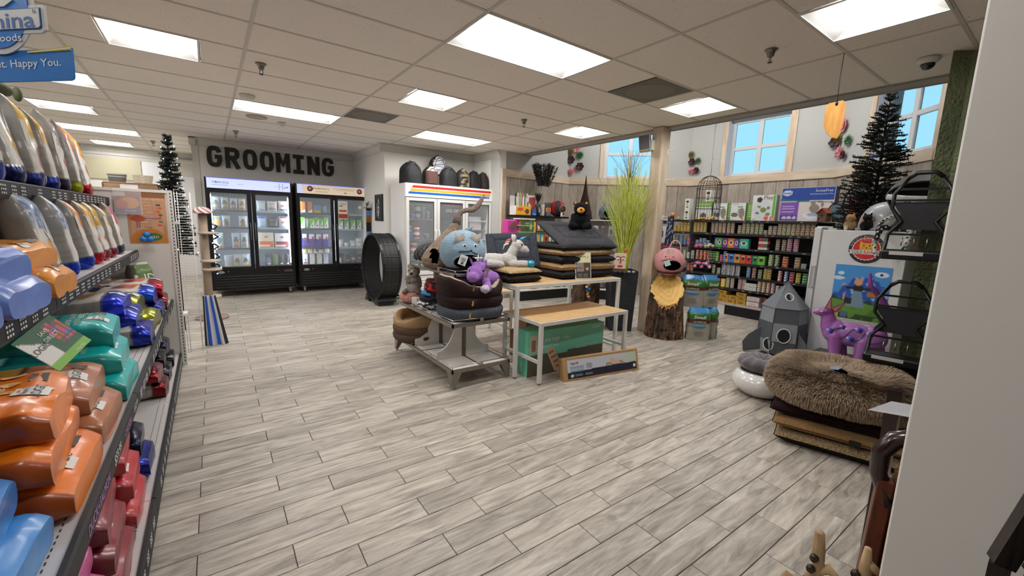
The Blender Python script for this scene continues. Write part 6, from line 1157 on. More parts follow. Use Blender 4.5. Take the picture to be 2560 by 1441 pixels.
t=thing('month_sign','dark sign THIS MONTH 35% OFF inside the middle freezer door','sign',(3.78,7.15,1.7));obj('board',MB().b2(3.47,3.99,7.08,7.09,1.50,1.82),M('#222326',.6),t)
m=MB();letters(m,'THIS MONTH',.055,(3.74,7.075,1.78),(1,0,0),(0,0,1),width=.36,bold=.02);obj('pink_words',m,M('#d05a9a',.6),t);m=MB();letters(m,'35% OFF',.08,(3.74,7.075,1.69),(1,0,0),(0,0,1),bold=.01);obj('white_words',m,M('#e3e3e3',.6),t)
for k in range(4):carton('flat_pack','flat grey-green frozen pack, %s up in the middle freezer door pile'%('first','second','third','fourth')[k],(3.82,7.25,1.16+.052*k),(.22,.16,.048),0,'#b4bdb4',[('b',(.05,.95,.2,.5),'#5f7a5a')],'flat packs in the middle freezer door')
carton('flat_pack','blue-white frozen box on the low shelf of the middle freezer door',(3.6,7.25,.862),(.2,.2,.14),0,'#a9b8c4',[('b',(.1,.9,.3,.5),'#4a6a8a')])
carton('frozen_box','clear pink-labelled box on the second shelf of the end freezer door',(4.28,7.25,1.345),(.26,.2,.14),0,'#ccd2d4',[('b',(.1,.9,.3,.62),'#d9b8a4')]);obj('wire_shelf',MB().b2(3.99,4.54,7.14,7.66,1.335,1.341),M('#c3c9cc',.4),FZ)
carton('frozen_box','white plastic container on top of the pink-labelled box in the end freezer door',(4.26,7.25,1.487),(.28,.2,.11),0,'#d3dade',[('b',(.0,1,.85,1),'#e8eef2')])
carton('frozen_box','black and white box on the low shelf of the end freezer door',(4.22,7.25,.99-.128),(.2,.2,.28),0,'#cfd0d6',[('b',(0,1,.72,1),'#15172c'),('b',(.4,.9,.8,.86),'#d8dade'),('b',(.2,.8,.3,.34),'#8a8c94')])
# backpacks on the freezer
def pack(label,x,W,H,D_,front,body,z=2.133,y=7.32,rz=0,deco=None,dec_c=None,name='pet_backpack',n=3):
 t=thing(name,label,'pet carrier',(x,y,z),rz,'pet carriers on top of the white freezer');nu,nv=26,28;U=np.linspace(0,1,nu)
 P=np.zeros((nu,nv,3));
 for i,u in enumerate(U):
  w=W/2*(1-max(0,(u-.55)/.45)**2.2*.72);d=D_/2*(1-.35*u**2)
  for j in range(nv):
   a=2*PI*j/nv;P[i,j]=(w*np.sign(math.cos(a))*abs(math.cos(a))**(2/n),d*np.sign(math.sin(a))*abs(math.sin(a))**(2/n),H*u)
 P+=npn(P.reshape(-1,3),10,.008,x*7).reshape(nu,nv,1);P[...,2]=np.maximum(0,P[...,2]);C=np.tile(lin(body),(nu,nv,1));fm=(P[...,1]<-D_*.28)*(np.abs(P[...,0])<W*.40)
 if deco=='spots':C=mixin(C,fm*(np.sin(P[...,0]*190+np.sin(P[...,2]*90))*np.sin(P[...,2]*200)>-.35),lin(dec_c))
 elif deco:C=mixin(C,fm*((npn(P.reshape(-1,3),17,1,2).reshape(nu,nv)>.0)if deco=='camo' else(P[...,2]>H*deco)),lin(dec_c))
 m=MB();m.grid(P,nu,nv,cv=True,col=C,smooth=True);m.add(P[-1],[tuple(range(nv))],col=lin(body));obj('shell',m,MV(.75,bump=.3,bs=90,key='nylon'),t,world=False)
 m=MB();m.tube([(W*.36*math.cos(a)*1.0,-D_*.44+.05*max(0,math.sin(a))*D_,H*.12+H*.78*max(0,math.sin(a)))for a in np.linspace(0,PI,14)],.006,6);obj('zip_piping',m,M('#2b2b2e',.5),t,world=False)
 m=MB();m.tube([(-.03,0,H*.98),(-.025,0,H+.02),(.025,0,H+.02),(.03,0,H*.98)],.007,6);obj('carry_handle',m,BLACK,t,world=False)
 if front:m=MB();P2=P[2:20,[j for j in range(nv)if nv*.55<j<nv*.95]];P2=P2+np.array([0,-.012,0]);m.grid(P2,P2.shape[0],P2.shape[1],flip=False);obj('front_pocket',m,M(front,.8,bump=.3,bs=60),t,world=False)
 return t
pack('largest black carrier at the near corner of the freezer top',2.97,.36,.37,.36,None,'#141417',y=7.22,rz=.15);pack('brown carrier with beige flap, second on the freezer top',3.35,.27,.33,.30,'#4d3229','#1e1a19',y=7.24,deco=.72,dec_c='#b8b2a4');pack('black backpack in the middle of the freezer top with another stacked above it',3.70,.31,.35,.3,None,'#131316',y=7.2)
pack('black backpack with white and grey patterned mesh, stacked highest',3.62,.32,.34,.24,None,'#151517',z=2.36,y=7.48,deco='spots',dec_c='#b9bac0');pack('olive camouflage carrier on the freezer top',4.02,.28,.34,.28,None,'#1b1916',y=7.24,deco='camo',dec_c='#8d8062');pack('plain black round-topped carrier near the pilaster',4.28,.26,.33,.28,None,'#0f0f11',y=7.26);pack('dark brown duffel carrier at the end of the freezer top',4.49,.17,.32,.3,'#2a1c1a','#2e2120',y=7.26)
# ---------------------------------------------------------------- things behind the gondola end
def tree(label,x,y,z0,H,R_,n=26,lights=0,dark='#14231c',lean=0,seed=3,skirt=.0,droop=.1):
 rr=random.Random(seed);t=thing('christmas_tree',label,'tree',(x,y,0));m=MB();m.tube([(x,y,0),(x,y,z0+H*.5),(x+lean,y,z0+H)],[.022,.016,.006],8);obj('trunk',m,M('#1d1712',.9),t);fm=MB();br=MB()
 for k in range(n):
  f=k/n;z=z0+skirt+(H-skirt)*f;r=R_*(1-f)**.8+.045;nb=int(11+10*(1-f))
  for j in range(nb):
   a=rr.random()*2*PI;rl=r*rr.uniform(.65,1.1);up=rr.uniform(-.1,.35)+(.6 if f>.9 else 0)-droop*(1-f);p0=Vector((x+lean*f,y,z));d=Vector((math.cos(a),math.sin(a),up)).normalized();p1=p0+d*rl
   br.bar(p0,p1,.010,col=(0,0,0));ns=int(rl/.011)
   for q in range(ns):
    s=(q+.5)/ns
    if s<.18:continue
    c=p0+d*rl*s
    for _ in range(4):
     nd=(d*.7+Vector((rr.gauss(0,1),rr.gauss(0,1),rr.gauss(0,.8))).normalized()).normalized()*rr.uniform(.026,.042);sd=nd.cross(Vector((0,0,1))).normalized()*.0052;fm.add([c-sd,c+sd,c+nd],[(0,1,2)])
 obj('branch',br,M('#20241a',.9),t,kind='stuff');obj('needles',fm,M(dark,.8,var=.3,vs=12,col2='#0b1410'),t,kind='stuff')
 if lights:
  lm=MB();wire=MB();pts=[]
  for k in range(lights):f=k/lights;a=k*2.4;r=(R_*(1-f)**.8+.05)*.95;c=(x+r*math.cos(a),y+r*math.sin(a),z0+skirt+(H-skirt)*f*.97);lm.ell(c,(.006,.006,.008),6,5);pts.append(c)
  obj('fairy_light',lm,M('#a8c8ff',.4,emit=5.),t,kind='stuff')
 return t
tree('slim artificial tree with blue-white fairy lights behind the shelving end',-.33,6.7,1.0,1.42,.17,34,lights=50)
WD=wood('#a07f5e','#7f6146',5,(1,6,6),key='crate')
t=thing('wooden_crate','rustic wooden crate top behind the shelving end, baskets on it','crate',(-.7,7.1,1.2));
for k in range(3):obj('plank',MB().b2(-.98,-.47,6.98,7.0,1.5+.11*k,1.605+.11*k),WD,t)
obj('plank',MB().b2(-.98,-.47,6.98,7.3,1.83,1.845),WD,t);obj('crate_side',MB().b2(-.99,-.975,6.98,7.3,0,1.83).b2(-.475,-.46,6.98,7.3,0,1.83),WD,t)
for x,w_,c1,c2,lb in((-.62,.10,'#cfc3ae','#6e6350','cream zigzag patterned basket on the wooden crate'),(-.86,.09,'#5f5d5c','#b9b6b0','dark grey basket with pale rim on the wooden crate')):
 t=thing('basket',lb,'basket',(x,7.1,1.846));m=MB();P=[];C=[]
 for z,s_ in zip(np.linspace(0,.10,22),np.linspace(.82,1,22)):P.append([(w_*s_*np.sign(math.cos(a))*abs(math.cos(a))**.5,.07*s_*np.sign(math.sin(a))*abs(math.sin(a))**.5,z)for a in np.arange(64)*2*PI/64]);C.append([lin(c2)if(abs(((z*60+.5*abs(((k*.5)%2)-1))%1)-.5)<.13 and c1=='#cfc3ae')or(z>.09 and c1!='#cfc3ae')or(abs(z-.065)<.005 and c1!='#cfc3ae')else lin(c1)for k in range(64)])
 m.grid(np.array(P),22,64,cv=True,col=np.array(C));obj('basket_body',m,SATIN,t,world=False)
tag(obj('sage_panel',MB().b2(-2.6,-1.12,BACK_Y-.03,BACK_Y-.005,2.17,2.71),M('#b9b498',.7)),'sage green painted wall panel far back under the crown moulding','panel')
obj('x',MB().b2(-1.1,-.1,BACK_Y-.02,BACK_Y-.005,0,2.71),M('#e0dfe0',.7)).name='wall_far_cladding';bpy.data.objects['wall_far_cladding']['kind']='structure'
# wire rack on the end of the shelving
t=thing('wire_rack','tall white wire grid rack fixed to the shelving end upright','rack',(-.186,5.3,0));WW=M('#e6e4e0',.4)
for i in range(62):z=.08+i*.0263;m=MB();m.tube([(-.247,5.3,z),(-.125,5.3,z)],.0022,5);m.tube([(-.125,5.3,z),(-.125,5.42,z)],.0022,5);obj('wire',m,WW,t)
for x,y in((-.247,5.3),(-.225,5.3),(-.125,5.3),(-.125,5.42)):m=MB();m.tube([(x,y,.07),(x,y,1.70)],.0035,6);obj('upright_wire',m,WW,t)
for z in(.5,1.4):obj('bracket',MB().b2(-.268,-.22,5.15,5.3,z-.012,z+.012),WW,t)
t=thing('cat_tree','beige carpet cat tree with round steps behind the wire rack','cat tree',(.0,7.3,0));CT=M('#a89684',.9,bump=1,bs=90)
m=MB();m.cyl((-.05,7.3,.03),(-.05,7.3,1.5),.05,16);obj('post',m,CT,t)
for z,dx in((.33,.03),(.72,.06),(.84,.05),(1.23,.05)):m=MB();m.cyl((-.05+dx,7.25,z-.015),(-.05+dx,7.25,z+.015),.12,24);obj('step',m,M('#c2b3a0',.9,bump=1,bs=90),t)
m=MB();m.cyl((-.03,7.3,0),(-.03,7.3,.03),.2,24);obj('base',m,CT,t)
nu=20;P=[[(-.05+(.12*(1-.0*q))*math.cos(a)*math.cos(q*PI/2)+0,7.27+.12*math.sin(a)*math.cos(q*PI/2),1.50+.09*math.sin(q*PI/2))for a in np.arange(40)*2*PI/40]for q in np.linspace(0,.98,nu)];m=MB();m.grid(np.array(P),nu,40,cv=True,col=np.array([[lin('#8a2a35')if(k+i//2)%5<2 else lin('#d9d2cc')for k in range(40)]for i in range(nu)]));tag(obj('striped_cushion',m,MATTE),'small red and white striped hood on top of the cat tree','cushion')
m=MB();pts=[Vector((.06+.05*math.sin(i*1.3),7.5+.04*math.cos(i*1.7),1.35-.03*i))for i in range(26)];m.tube(pts,.012,6);t=thing('light_garland','dark garland with blue lights hanging behind the cat tree','garland',(.06,7.5,.6));obj('garland',m,M('#10141a',.8),t);m=MB();[m.ell(p+Vector((.02,-.02,0)),(.008,.008,.008),6,5)for p in pts[::3]];obj('bulbs',m,M('#78a8ff',.4,emit=16.),t,kind='stuff')
t=thing('striped_canvas','white hanging cloth with blue and black stripes behind the wire rack','cloth',(-.03,5.75,.3));nu,nv=36,12;U,V=np.meshgrid(np.linspace(0,1,nu),np.linspace(0,1,nv),indexing='ij');C=np.tile(lin('#c9c9cc'),U.shape+(1,));C=mixin(C,(np.abs(U-.25)<.09)*1.,lin('#2a5fc8'));C=mixin(C,(np.abs(U-.62)<.08)*1.,lin('#2f6ad8'));C=mixin(C,(np.abs(U-.93)<.08)+(np.abs(U-.05)<.05)*1.,lin('#15161c'))
m=MB();m.grid(np.stack([-.10+U*.16*(1.1-.35*V)+.05*(1-V)*(U-.3),5.75+.02*np.sin(U*14),.0+.58*V],-1),nu,nv,col=C);obj('fabric',m,MATTE,t)
# small side rack beside the second fridge
t=thing('side_display','narrow black rack with blue-tipped chews beside the second fridge','rack',(2.86,8.9,0));
t.location=(2.66,8.72,0);m=MB();m.b2(2.60,2.69,8.60,8.63,.3,1.7);obj('panel',m,BKF,t);obj('wood_shelf',MB().b2(2.56,2.69,8.50,8.66,1.70,1.72),WD,t)
for r_ in range(2):
 for k in range(3):m=MB();x=2.605+.03*k;z=1.62-.42*r_;m.b2(x-.012,x+.012,8.575,8.59,z-.06,z+.04);o=obj('hang_card',m,M('#5f86c4',.5),t);m=MB();m.cyl((x,8.583,z-.20),(x,8.583,z-.05),.008,8);obj('chew_stick',m,M('#c98a3c',.6),t)
t=thing('plush_dog_silhouette','small black and white plush on the wooden shelf beside the fridge header','plush toy',(2.62,8.58,1.722));blob('body',[E((0,0,.06),(.03,.05,.03),'#1a1a1c'),Cp((0,-.04,.06),(0,-.06,.0),.012,.01,'#c9c9c9'),Cp((0,.04,.06),(0,.05,.0),.012,.01,'#1a1a1c'),E((0,-.065,.1),(.025,.03,.025),'#c9c9c9')],FUR,t,voxel=.006)
# ---------------------------------------------------------------- cat food shelving
CF=thing('can_shelving','black wall shelving full of cat food cans and small boxes in the window bay','shelving',(7.7,3.65,0));Y0,Y1,YM,XL=2.43,4.87,3.65,7.40
PEG=M('#4b4c50',.6);SZ=[.21,.48,.70,.93,1.185,1.435,1.66]
for a,b in((Y0,YM-.003),(YM+.003,Y1)):obj('peg_panel',MB().b2(8.06,8.10,a,b,.0,1.66),PEG,CF)
hm=MB()
for r_ in range(56):
 for c in range(44):
  if r_*.026+.2>.2:hm.box((8.0588,Y0+.03+c*.0275+(1.22 if False else 0),.24+r_*.0255),(.001,.008,.008))
obj('peg_hole',hm,M('#17181a',.8),CF,kind='stuff')
for i,z in enumerate(SZ):
 for a,b in((Y0,YM-.003),(YM+.003,Y1)):
  d0=XL if i else XL+.0;s_=obj('shelf',MB().b2(d0+.02,8.06,a,b,z-.02,z-.002),M('#1a1a1c',.4)if i else M('#cfc8c4',.5),CF);obj('price_strip',MB().b2(d0,d0+.015,a,b,z-.036,z+.004),M('#101012',.4)if i else M('#b9b0ac',.5),s_)
  nm_=MB();rr=random.Random(i*3+int(a*10));[nm_.box((d0-.001,a+.1+k*.12+rr.uniform(-.02,.02),z-.016),(.001,.05*rr.uniform(.5,1),.012))for k in range(9)if rr.random()<.45]
  if nm_.n:obj('price_notes',nm_,M('#8f8f95',.7),s_,kind='stuff')
obj('kick_plate',MB().b2(XL+.03,XL+.05,Y0,YM,0,.17),BKF,CF);obj('upright',MB().b2(8.02,8.06,YM-.015,YM+.015,0,1.66).b2(8.02,8.06,Y0-.03,Y0,0,1.66),BKF,CF)
tag(obj('white_board',MB().b2(7.42,7.45,3.68,3.97,0,.17),WHITE),'white board standing on the floor under the can shelving','board')
ncan=[0];rest=MB();CM={}
def can(x,y,z,r,h,c1,c2,lb,gp):
 ncan[0]+=1;key=(r,h,c1,c2)
 if key not in CM:
  m=MB();m.lathe([(r*.95,0),(r,.003),(r*.985,.006),(r*.985,h-.006),(r,h-.003),(r*.96,h),(r*.9,h-.003),(.001,h-.003)],12,col=lin('#b3b0a8'));m.lathe([(r*.992,.006),(r*.992,h-.006)],12,col=lin(c1),cap=False)
  m.box((-r*.99,0,h*.5),(.003,r*.9,h*.42),col=lin(c2));CM[key]=m.mesh('can_body',SATIN)
 if ncan[0]>300:me=CM[key];vs=[v.co+Vector((x,y,z))for v in me.vertices];cl=[0]*len(me.vertices)*4;me.color_attributes['Col'].data.foreach_get('color',cl);rest.add([tuple(v)for v in vs],[tuple(p.vertices)for p in me.polygons],col=np.array(cl).reshape(-1,4)[:,:3],smooth=True);return
 o=bpy.data.objects.new('food_can',CM[key]);COL.objects.link(o);o.location=(x,y,z);o.rotation_euler=(0,0,random.uniform(-.4,.4));tag(o,lb,'can',gp)
OD=['first','second','third','fourth','fifth','sixth','seventh','eighth','ninth','tenth','eleventh','twelfth']
def od(i):return OD[i]if i<12 else '%dth'%(i+1)
def cols(rowname,z,ys,n,c1,c2,cn,r=.031,h=.038,deep=0,start=0):
 for k,y in enumerate(ys):
  nn=n[k]if isinstance(n,(list,tuple))else n
  for q in range(nn):can(XL+.05,y,z+.0015+q*(h+.0005),r,h,c1,c2,'%s can, %s up, %s %s column of the %s row'%(cn,od(q),od(k+start),cn.split()[-1],rowname),'%s cans of the %s row'%(cn,rowname))
R2,R3,R4,R5,R6='highest can','second highest','middle','second lowest','lowest can'
cols(R2,1.435,[4.81,4.74,4.67,4.605,4.54,4.40,4.335,4.27,4.205],[3,3,5,5,5,5,5,5,5],'#c9a43a','#8f7426','gold',h=.037)
cols(R2,1.435,[4.06,3.99,3.92,3.85,3.77,3.70],5,'#b99a80','#8a6a5a','pinkish tan',h=.037)
cols(R2,1.435,[3.58,3.51,3.44,3.37,3.30,3.23],[4,5,5,5,5,5],'#a8a482','#6f6c54','olive beige',h=.036)
cols(R2,1.435,[3.16,3.09,3.02],[2,4,4],'#a9998a','#7d6c60','dusty beige',h=.036)
cols(R2,1.435,[2.95,2.885,2.82,2.755],5,'#b3a97e','#7d7452','yellow beige',h=.036)
cols(R2,1.435,[2.69,2.625,2.56,2.495],5,'#a88768','#6f5038','copper brown',h=.036)
cols(R3,1.185,[4.83],5,'#b9cc3c','#4f7a2a','lime green',h=.036);cols(R3,1.185,[4.75],5,'#6f5fa8','#3f3574','violet',h=.036);cols(R3,1.185,[4.66],5,'#2f97ae','#1f6f84','turquoise',h=.036);cols(R3,1.185,[4.585],3,'#3f78c4','#2a5aa0','cobalt blue',h=.036);cols(R3,1.185,[4.51],4,'#cc5a84','#9a2f58','rose pink',h=.036)
cols(R3,1.185,[4.33,4.26,4.19,4.12],[3,4,4,3],'#7fa4c4','#4a6a90','pale blue',h=.036)
cols(R3,1.185,[2.95,2.86],5,'#9a8468','#6a5440','earth brown',h=.036);cols(R3,1.185,[2.78,2.69],6,'#b07a90','#7a4458','mauve',h=.033,r=.036)
cols(R4,.93,[4.73,4.66,4.57,4.49,4.40],[4,4,4,3,4],'#c9cfc0','#8aa07e','pale green',h=.04);cols(R4,.93,[4.30,4.225,4.15,4.08],4,'#c4583c','#d9a090','brick red',h=.044);cols(R4,.93,[4.03,3.975],4,'#2f7a3c','#1d4f28','forest green',h=.042,r=.026);cols(R4,.93,[3.92],4,'#8fc03a','#5a8a20','bright lime',h=.042,r=.028);cols(R4,.93,[3.845],3,'#d0507a','#a02f58','hot pink',h=.04,r=.028);cols(R4,.93,[3.78],5,'#4a84cc','#2f5fa8','sky blue',h=.037,r=.028)
cols(R4,.93,[3.02],5,'#6f8a4a','#b4c08a','moss green',r=.040,h=.037);cols(R4,.93,[2.93],5,'#3f5f3a','#a4b494','dark green',r=.036,h=.037);cols(R4,.93,[2.81],4,'#d06a2c','#8a3f18','orange',r=.042,h=.042);cols(R4,.93,[2.64],4,'#b48a6c','#7a5a44','clay brown',r=.040,h=.042);cols(R4,.93,[2.55],2,'#8fae94','#5f7a64','sage green',r=.036,h=.04)
cols(R5,.70,[4.46,4.39],3,'#b4673c','#7a3f20','rust brown',h=.045);cols(R5,.70,[3.96],4,'#8a9a6a','#4f5f3a','olive green',h=.04);cols(R5,.70,[3.87],3,'#c9cac6','#2b2c30','black and white',h=.038);cols(R5,.70,[3.78,3.70,3.62,3.53],6,'#d3d6da','#232c48','navy and white',h=.031,r=.036)
cols(R5,.70,[3.35],5,'#6f9ac8','#3f689a','light blue',h=.036);cols(R5,.70,[3.26],5,'#b9786a','#7f463c','salmon pink',h=.035);cols(R5,.70,[3.165],4,'#86a880','#4f7450','soft green',h=.038);cols(R5,.70,[3.08,3.02],5,'#c9ab34','#8a7020','mustard yellow',h=.036);cols(R5,.70,[2.86],4,'#c84a50','#dfe2ea','red and white',h=.042);cols(R5,.70,[2.77],4,'#3a62b4','#dfe4ec','blue and white',h=.042);cols(R5,.70,[2.69],4,'#c03f50','#8a2030','crimson',h=.04,r=.034);cols(R5,.70,[2.60],4,'#c9b830','#8f8018','lemon yellow',h=.04,r=.034);cols(R5,.70,[2.51],4,'#2f9a54','#1c6a34','emerald green',h=.04,r=.034)
for yy,c1,c2,nm in((3.68,'#d6cdb4','#a89878','cream'),(3.60,'#cfc6aa','#a89878','ivory'),(3.47,'#d3b4b0','#b06a70','cream pink'),(3.40,'#d3cfc0','#b06a70','pearl'),(3.15,'#c9987a','#e0ddd6','peach'),(3.08,'#c9a04a','#e4e1d8','ochre'),(3.01,'#c87858','#e0dad6','terracotta'),(2.94,'#9a6a84','#e0dcde','plum'),(2.87,'#8a9490','#dfe2e0','slate grey'),(2.80,'#c0885c','#e3e0d8','caramel'),(2.73,'#7f4f68','#ded8da','dark plum')):cols(R6,.48,[yy],5 if yy>2.9 else 4,c1,c2,nm,h=.036)
if rest.n:tag(obj('cans_low',rest,SATIN),'remaining small cans of the lowest rows of the can shelving','cans',kind='stuff')
def cb(lb,y,z,w,h,base,deco=(),d=.09,x=None,nm='cat_food_box'):return carton(nm,lb,((x or XL+.03)+d/2,y,z+.001),(w,d,h),-PI/2+random.uniform(-.02,.02),base,deco,res=(12,16))
ring=lambda c='#e6e2dc',i='#3a3a44':[('e',(.5,.55,.32,.25),c),('e',(.5,.55,.2,.16),i)]
for y,w,h,c,n_ in((3.965,.05,.165,'#3a7cc0','slim blue'),(3.90,.09,.165,'#3fa23c','green'),(3.80,.09,.165,'#7a2f86','plum purple'),(3.695,.11,.165,'#dd7a24','orange'),(3.60,.075,.16,'#6a3f94','violet'),(3.475,.15,.165,'#3fb49c','wide turquoise')):cb('%s cat food carton with round window on the second highest shelf'%n_,y,1.185,w,h,c,ring())
for k,(y,z,c)in enumerate(((3.17,1.185,'#c9c9c4'),(3.17,1.225,'#c2343c'),(3.17,1.285,'#d3d2cc'),(3.17,1.325,'#b82f3a'))):cb('%s tray of the red and white stack, %s up'%(('white','red','upper white','upper red')[k],od(k)),y,z,.14,.038 if k%2==0 else .058,c,[('b',(.5,1,0,1),'#3f6a48')]if k%2 else())
fc=lambda:[('e',(.5,.55,.3,.2),'#2b2b2e'),('b',(.2,.8,.76,.86),'#e4e0d8')]
for y,w,h,c,n_ in((3.68+.08,.085,.155,'#dd8a4a','light orange'),(3.66,.10,.155,'#2f72c8','blue'),(3.56,.10,.155,'#c98a44','caramel'),(3.46,.085,.15,'#d0552c','red-orange'),(3.365,.09,.15,'#cc3434','red'),(3.265,.09,.15,'#1f8a48','dark green'),(3.165,.11,.15,'#6fb83a','lime green')):cb('%s box with dark cat face on the middle shelf of cans'%n_,y,.93,w,h,c,fc())
for k,(y,z,c,n_)in enumerate(((4.15,.481,'#d9dcd8','white and teal carton, lower front'),(4.15,.553,'#d9dcd8','white and teal carton, upper front'),(4.08,.481,'#d6d9d6','second white carton, lower'),(4.08,.553,'#d6d9d6','second white carton, upper'),(4.01,.481,'#d9d6d4','third white carton, lower'),(4.01,.553,'#d4d8d6','third white carton, upper'))):cb(n_+' on the lowest can shelf',y,z,.062,.068,c,[('e',(.5,.5,.25,.3),'#4fb0a0')])
for y,c,n_,h in((3.93,'#a82f38','dark red and white patterned',.15),(3.85,'#c8383c','bright red patterned',.15),(3.76,'#d6cc34','lemon yellow',.15)):cb(n_+' carton on the lowest can shelf',y,.48,.07,h,c,[('b',(.2,.8,.1+.3*q,.25+.3*q),'#e0d6d0')for q in range(3)])
for k,(y,z)in enumerate(((3.34,.481),(3.24,.481),(3.34,.545),(3.24,.545))):cb('white cup tray on the lowest can shelf, %s %s'%(('lower','upper')[k//2],('near the pink cans','near the peach cans')[k%2]),y,z,.095,.058,'#dedcda',[('e',(.5,.5,.35,.25),'#bfc4c4')])
k=0
for y,z in((4.0,.211),(3.77,.211),(3.60,.211),(3.42,.211),(3.93,.283),(3.72,.283),(3.55,.283),(3.42,.283),(3.93,.355),(3.76,.355),(3.42,.355)):k+=1;cb('yellow ochre carton, %s one counted along the floor shelf pile'%od(k-1),y,z,.165,.068,'#bf912e',[('e',(.5,.5,.3,.22),'#7d5c18')],d=.2)
for k,z in enumerate((.211,.298)):cb(('lower','upper')[k]+' white carton with pink line on the floor shelf',3.22,z,.20,.08,'#d9d3d3',[('b',(0,1,.05,.2),'#c23a6a'),('b',(.2,.8,.5,.6),'#5a4f54')],d=.25)
for k,(y,z)in enumerate(((3.0,.211),(2.9,.211),(3.0,.27),(2.9,.27),(3.0,.329))):cb('small red box, %s of the pile on the floor shelf'%od(k),y,z,.085,.055,'#c23a38',[('b',(.3,.7,.3,.7),'#dcb4a8')])
# boxes on the top shelf
ZT=1.665;XT=7.5
def tb(lb,y,w,h,base,deco=(),d=.12,z=ZT,x=XT,rz=-PI/2,words=(),nm='product_box',side=None,res=(30,34)):
 t=carton(nm,lb,(x+d/2,y,z),(w,d,h),rz,base,deco,res=res,sides=side);
 for s_,sz,u,v,c,wd in words:m=MB();letters(m,s_,sz,((u-.5)*w,-d/2-.002,v*h),(1,0,0),(0,0,1),width=wd);obj('box_words',m,M(c,.5),t,world=False)
 return t
dg=[('e',(.5,.7,.3,.12),'#2f3a2c'),('e',(.5,.45,.15,.05),'#3a3a38'),('e',(.5,.2,.25,.08),'#5a6a50')]
for k in range(2):tb(('lower','upper')[k]+' narrow white box with dark green drawing at the end of the top shelf',4.64,.10,.20,'#d9d8d0',dg,z=ZT+.201*k,words=())
tb('white box with grey cat behind the birdcage',4.30,.30,.24,'#d6d6d4',[('e',(.5,.3,.2,.25),'#5f5a56')]);tb('green topped box above the white one behind the birdcage',4.30,.32,.10,'#7fa858',[('b',(.1,.9,.3,.6),'#a8c488')],z=ZT+.241);tb('small upright white box with plant drawing behind the birdcage',4.24,.12,.21,'#dcdad0',dg,z=ZT+.342)
sen=[('b',(0,1,.0,.18),'#dedede'),('e',(.28,.32,.24,.13),'#6f645a'),('e',(.75,.42,.2,.3),'#8a8076'),('b',(.45,.8,.74,.8),'#5f8a52'),('b',(.45,.8,.6,.66),'#5f8a52'),('b',(.45,.8,.47,.53),'#5f8a52'),('e',(.82,.12,.1,.07),'#d97a4a')]
for y,n_ in((3.99,'first'),(3.67,'second')):t=tb(n_+' white cat toy box with grey kittens and green side on the top shelf',y,.25,.30,'#d9dade',sen,d=.10,words=(('SENSES',.03,.3,.93,'#8a9a90',.09),('catit',.035,.15,.07,'#7a7a7a',.05)),side='#6f9a44')
for y,n_ in((3.82,'first'),(3.48,'second')):tb('green side panel of the %s kitten toy box'%n_,y,.11,.30,'#6f9a44',[('b',(.2,.8,.2+.12*q,.25+.12*q),'#a8c88a')for q in range(6)],d=.08,x=XT+.03)
t=tb('large white PLAY toy box with green edge on the top shelf',3.26,.36,.42,'#dcdcda',[('e',(.45,.45,.42,.40),'#cfd2d6'),('e',(.3,.82,.12,.1),'#2b2c30'),('e',(.5,.42,.13,.1),'#7f8a3a'),('e',(.3,.55,.08,.05),'#6f8a5a'),('e',(.7,.5,.08,.05),'#5f7a52'),('e',(.25,.3,.08,.05),'#5f7a52'),('e',(.7,.25,.1,.07),'#8a8072'),('b',(.88,1,.18,1),'#5fae3a'),('b',(.80,1,0,.18),'#dd6a34'),('e',(.65,.1,.1,.08),'#d8603a')],words=(('Play',.09,.68,.88,'#3a4a3c',.14),('catit',.04,.12,.06,'#8a8a8a',.06),('6',.06,.91,.1,'#efe6de',None)))
t=tb('big blue and purple SCOOPFREE litter box carton with a sitting cat on the top shelf',2.65,.72,.52,'#d9cfcc',[('b',(0,1,.62,1),'#22449a'),('l',(.66,-.1),'#24746a'),('l',(.60,-.06),'#d9cfcc'),('b',(0,.36,0,.58),'#7a4fae'),('b',(0,.36,0,.18),'#3f2a80'),('e',(.10,.1,.05,.05),'#c9bcd6'),('e',(.20,.1,.05,.05),'#c9bcd6'),('e',(.30,.1,.04,.05),'#c9bcd6'),('b',(.04,.28,.44,.455),'#c9b6de'),('b',(.04,.30,.36,.375),'#c9b6de'),('b',(.04,.28,.27,.285),'#c9b6de'),('e',(.68,.17,.22,.12),'#dfe2ea'),('e',(.68,.2,.15,.06),'#9aa8c4'),('e',(.66,.38,.09,.13),'#8a8078'),('e',(.63,.53,.05,.06),'#8a8078'),('e',(.80,.5,.03,.09),'#8a8078'),('e',(.12,.84,.10,.08),'#bcd0e8')],d=.16,words=(('PetSafe',.04,.12,.84,'#16306a',.11),('ScoopFree',.055,.80,.88,'#dfe8f6',.22),('Self-Cleaning Litter Box',.03,.76,.79,'#c9d8ee',.30)),side='#1a2c5a',res=(60,44))
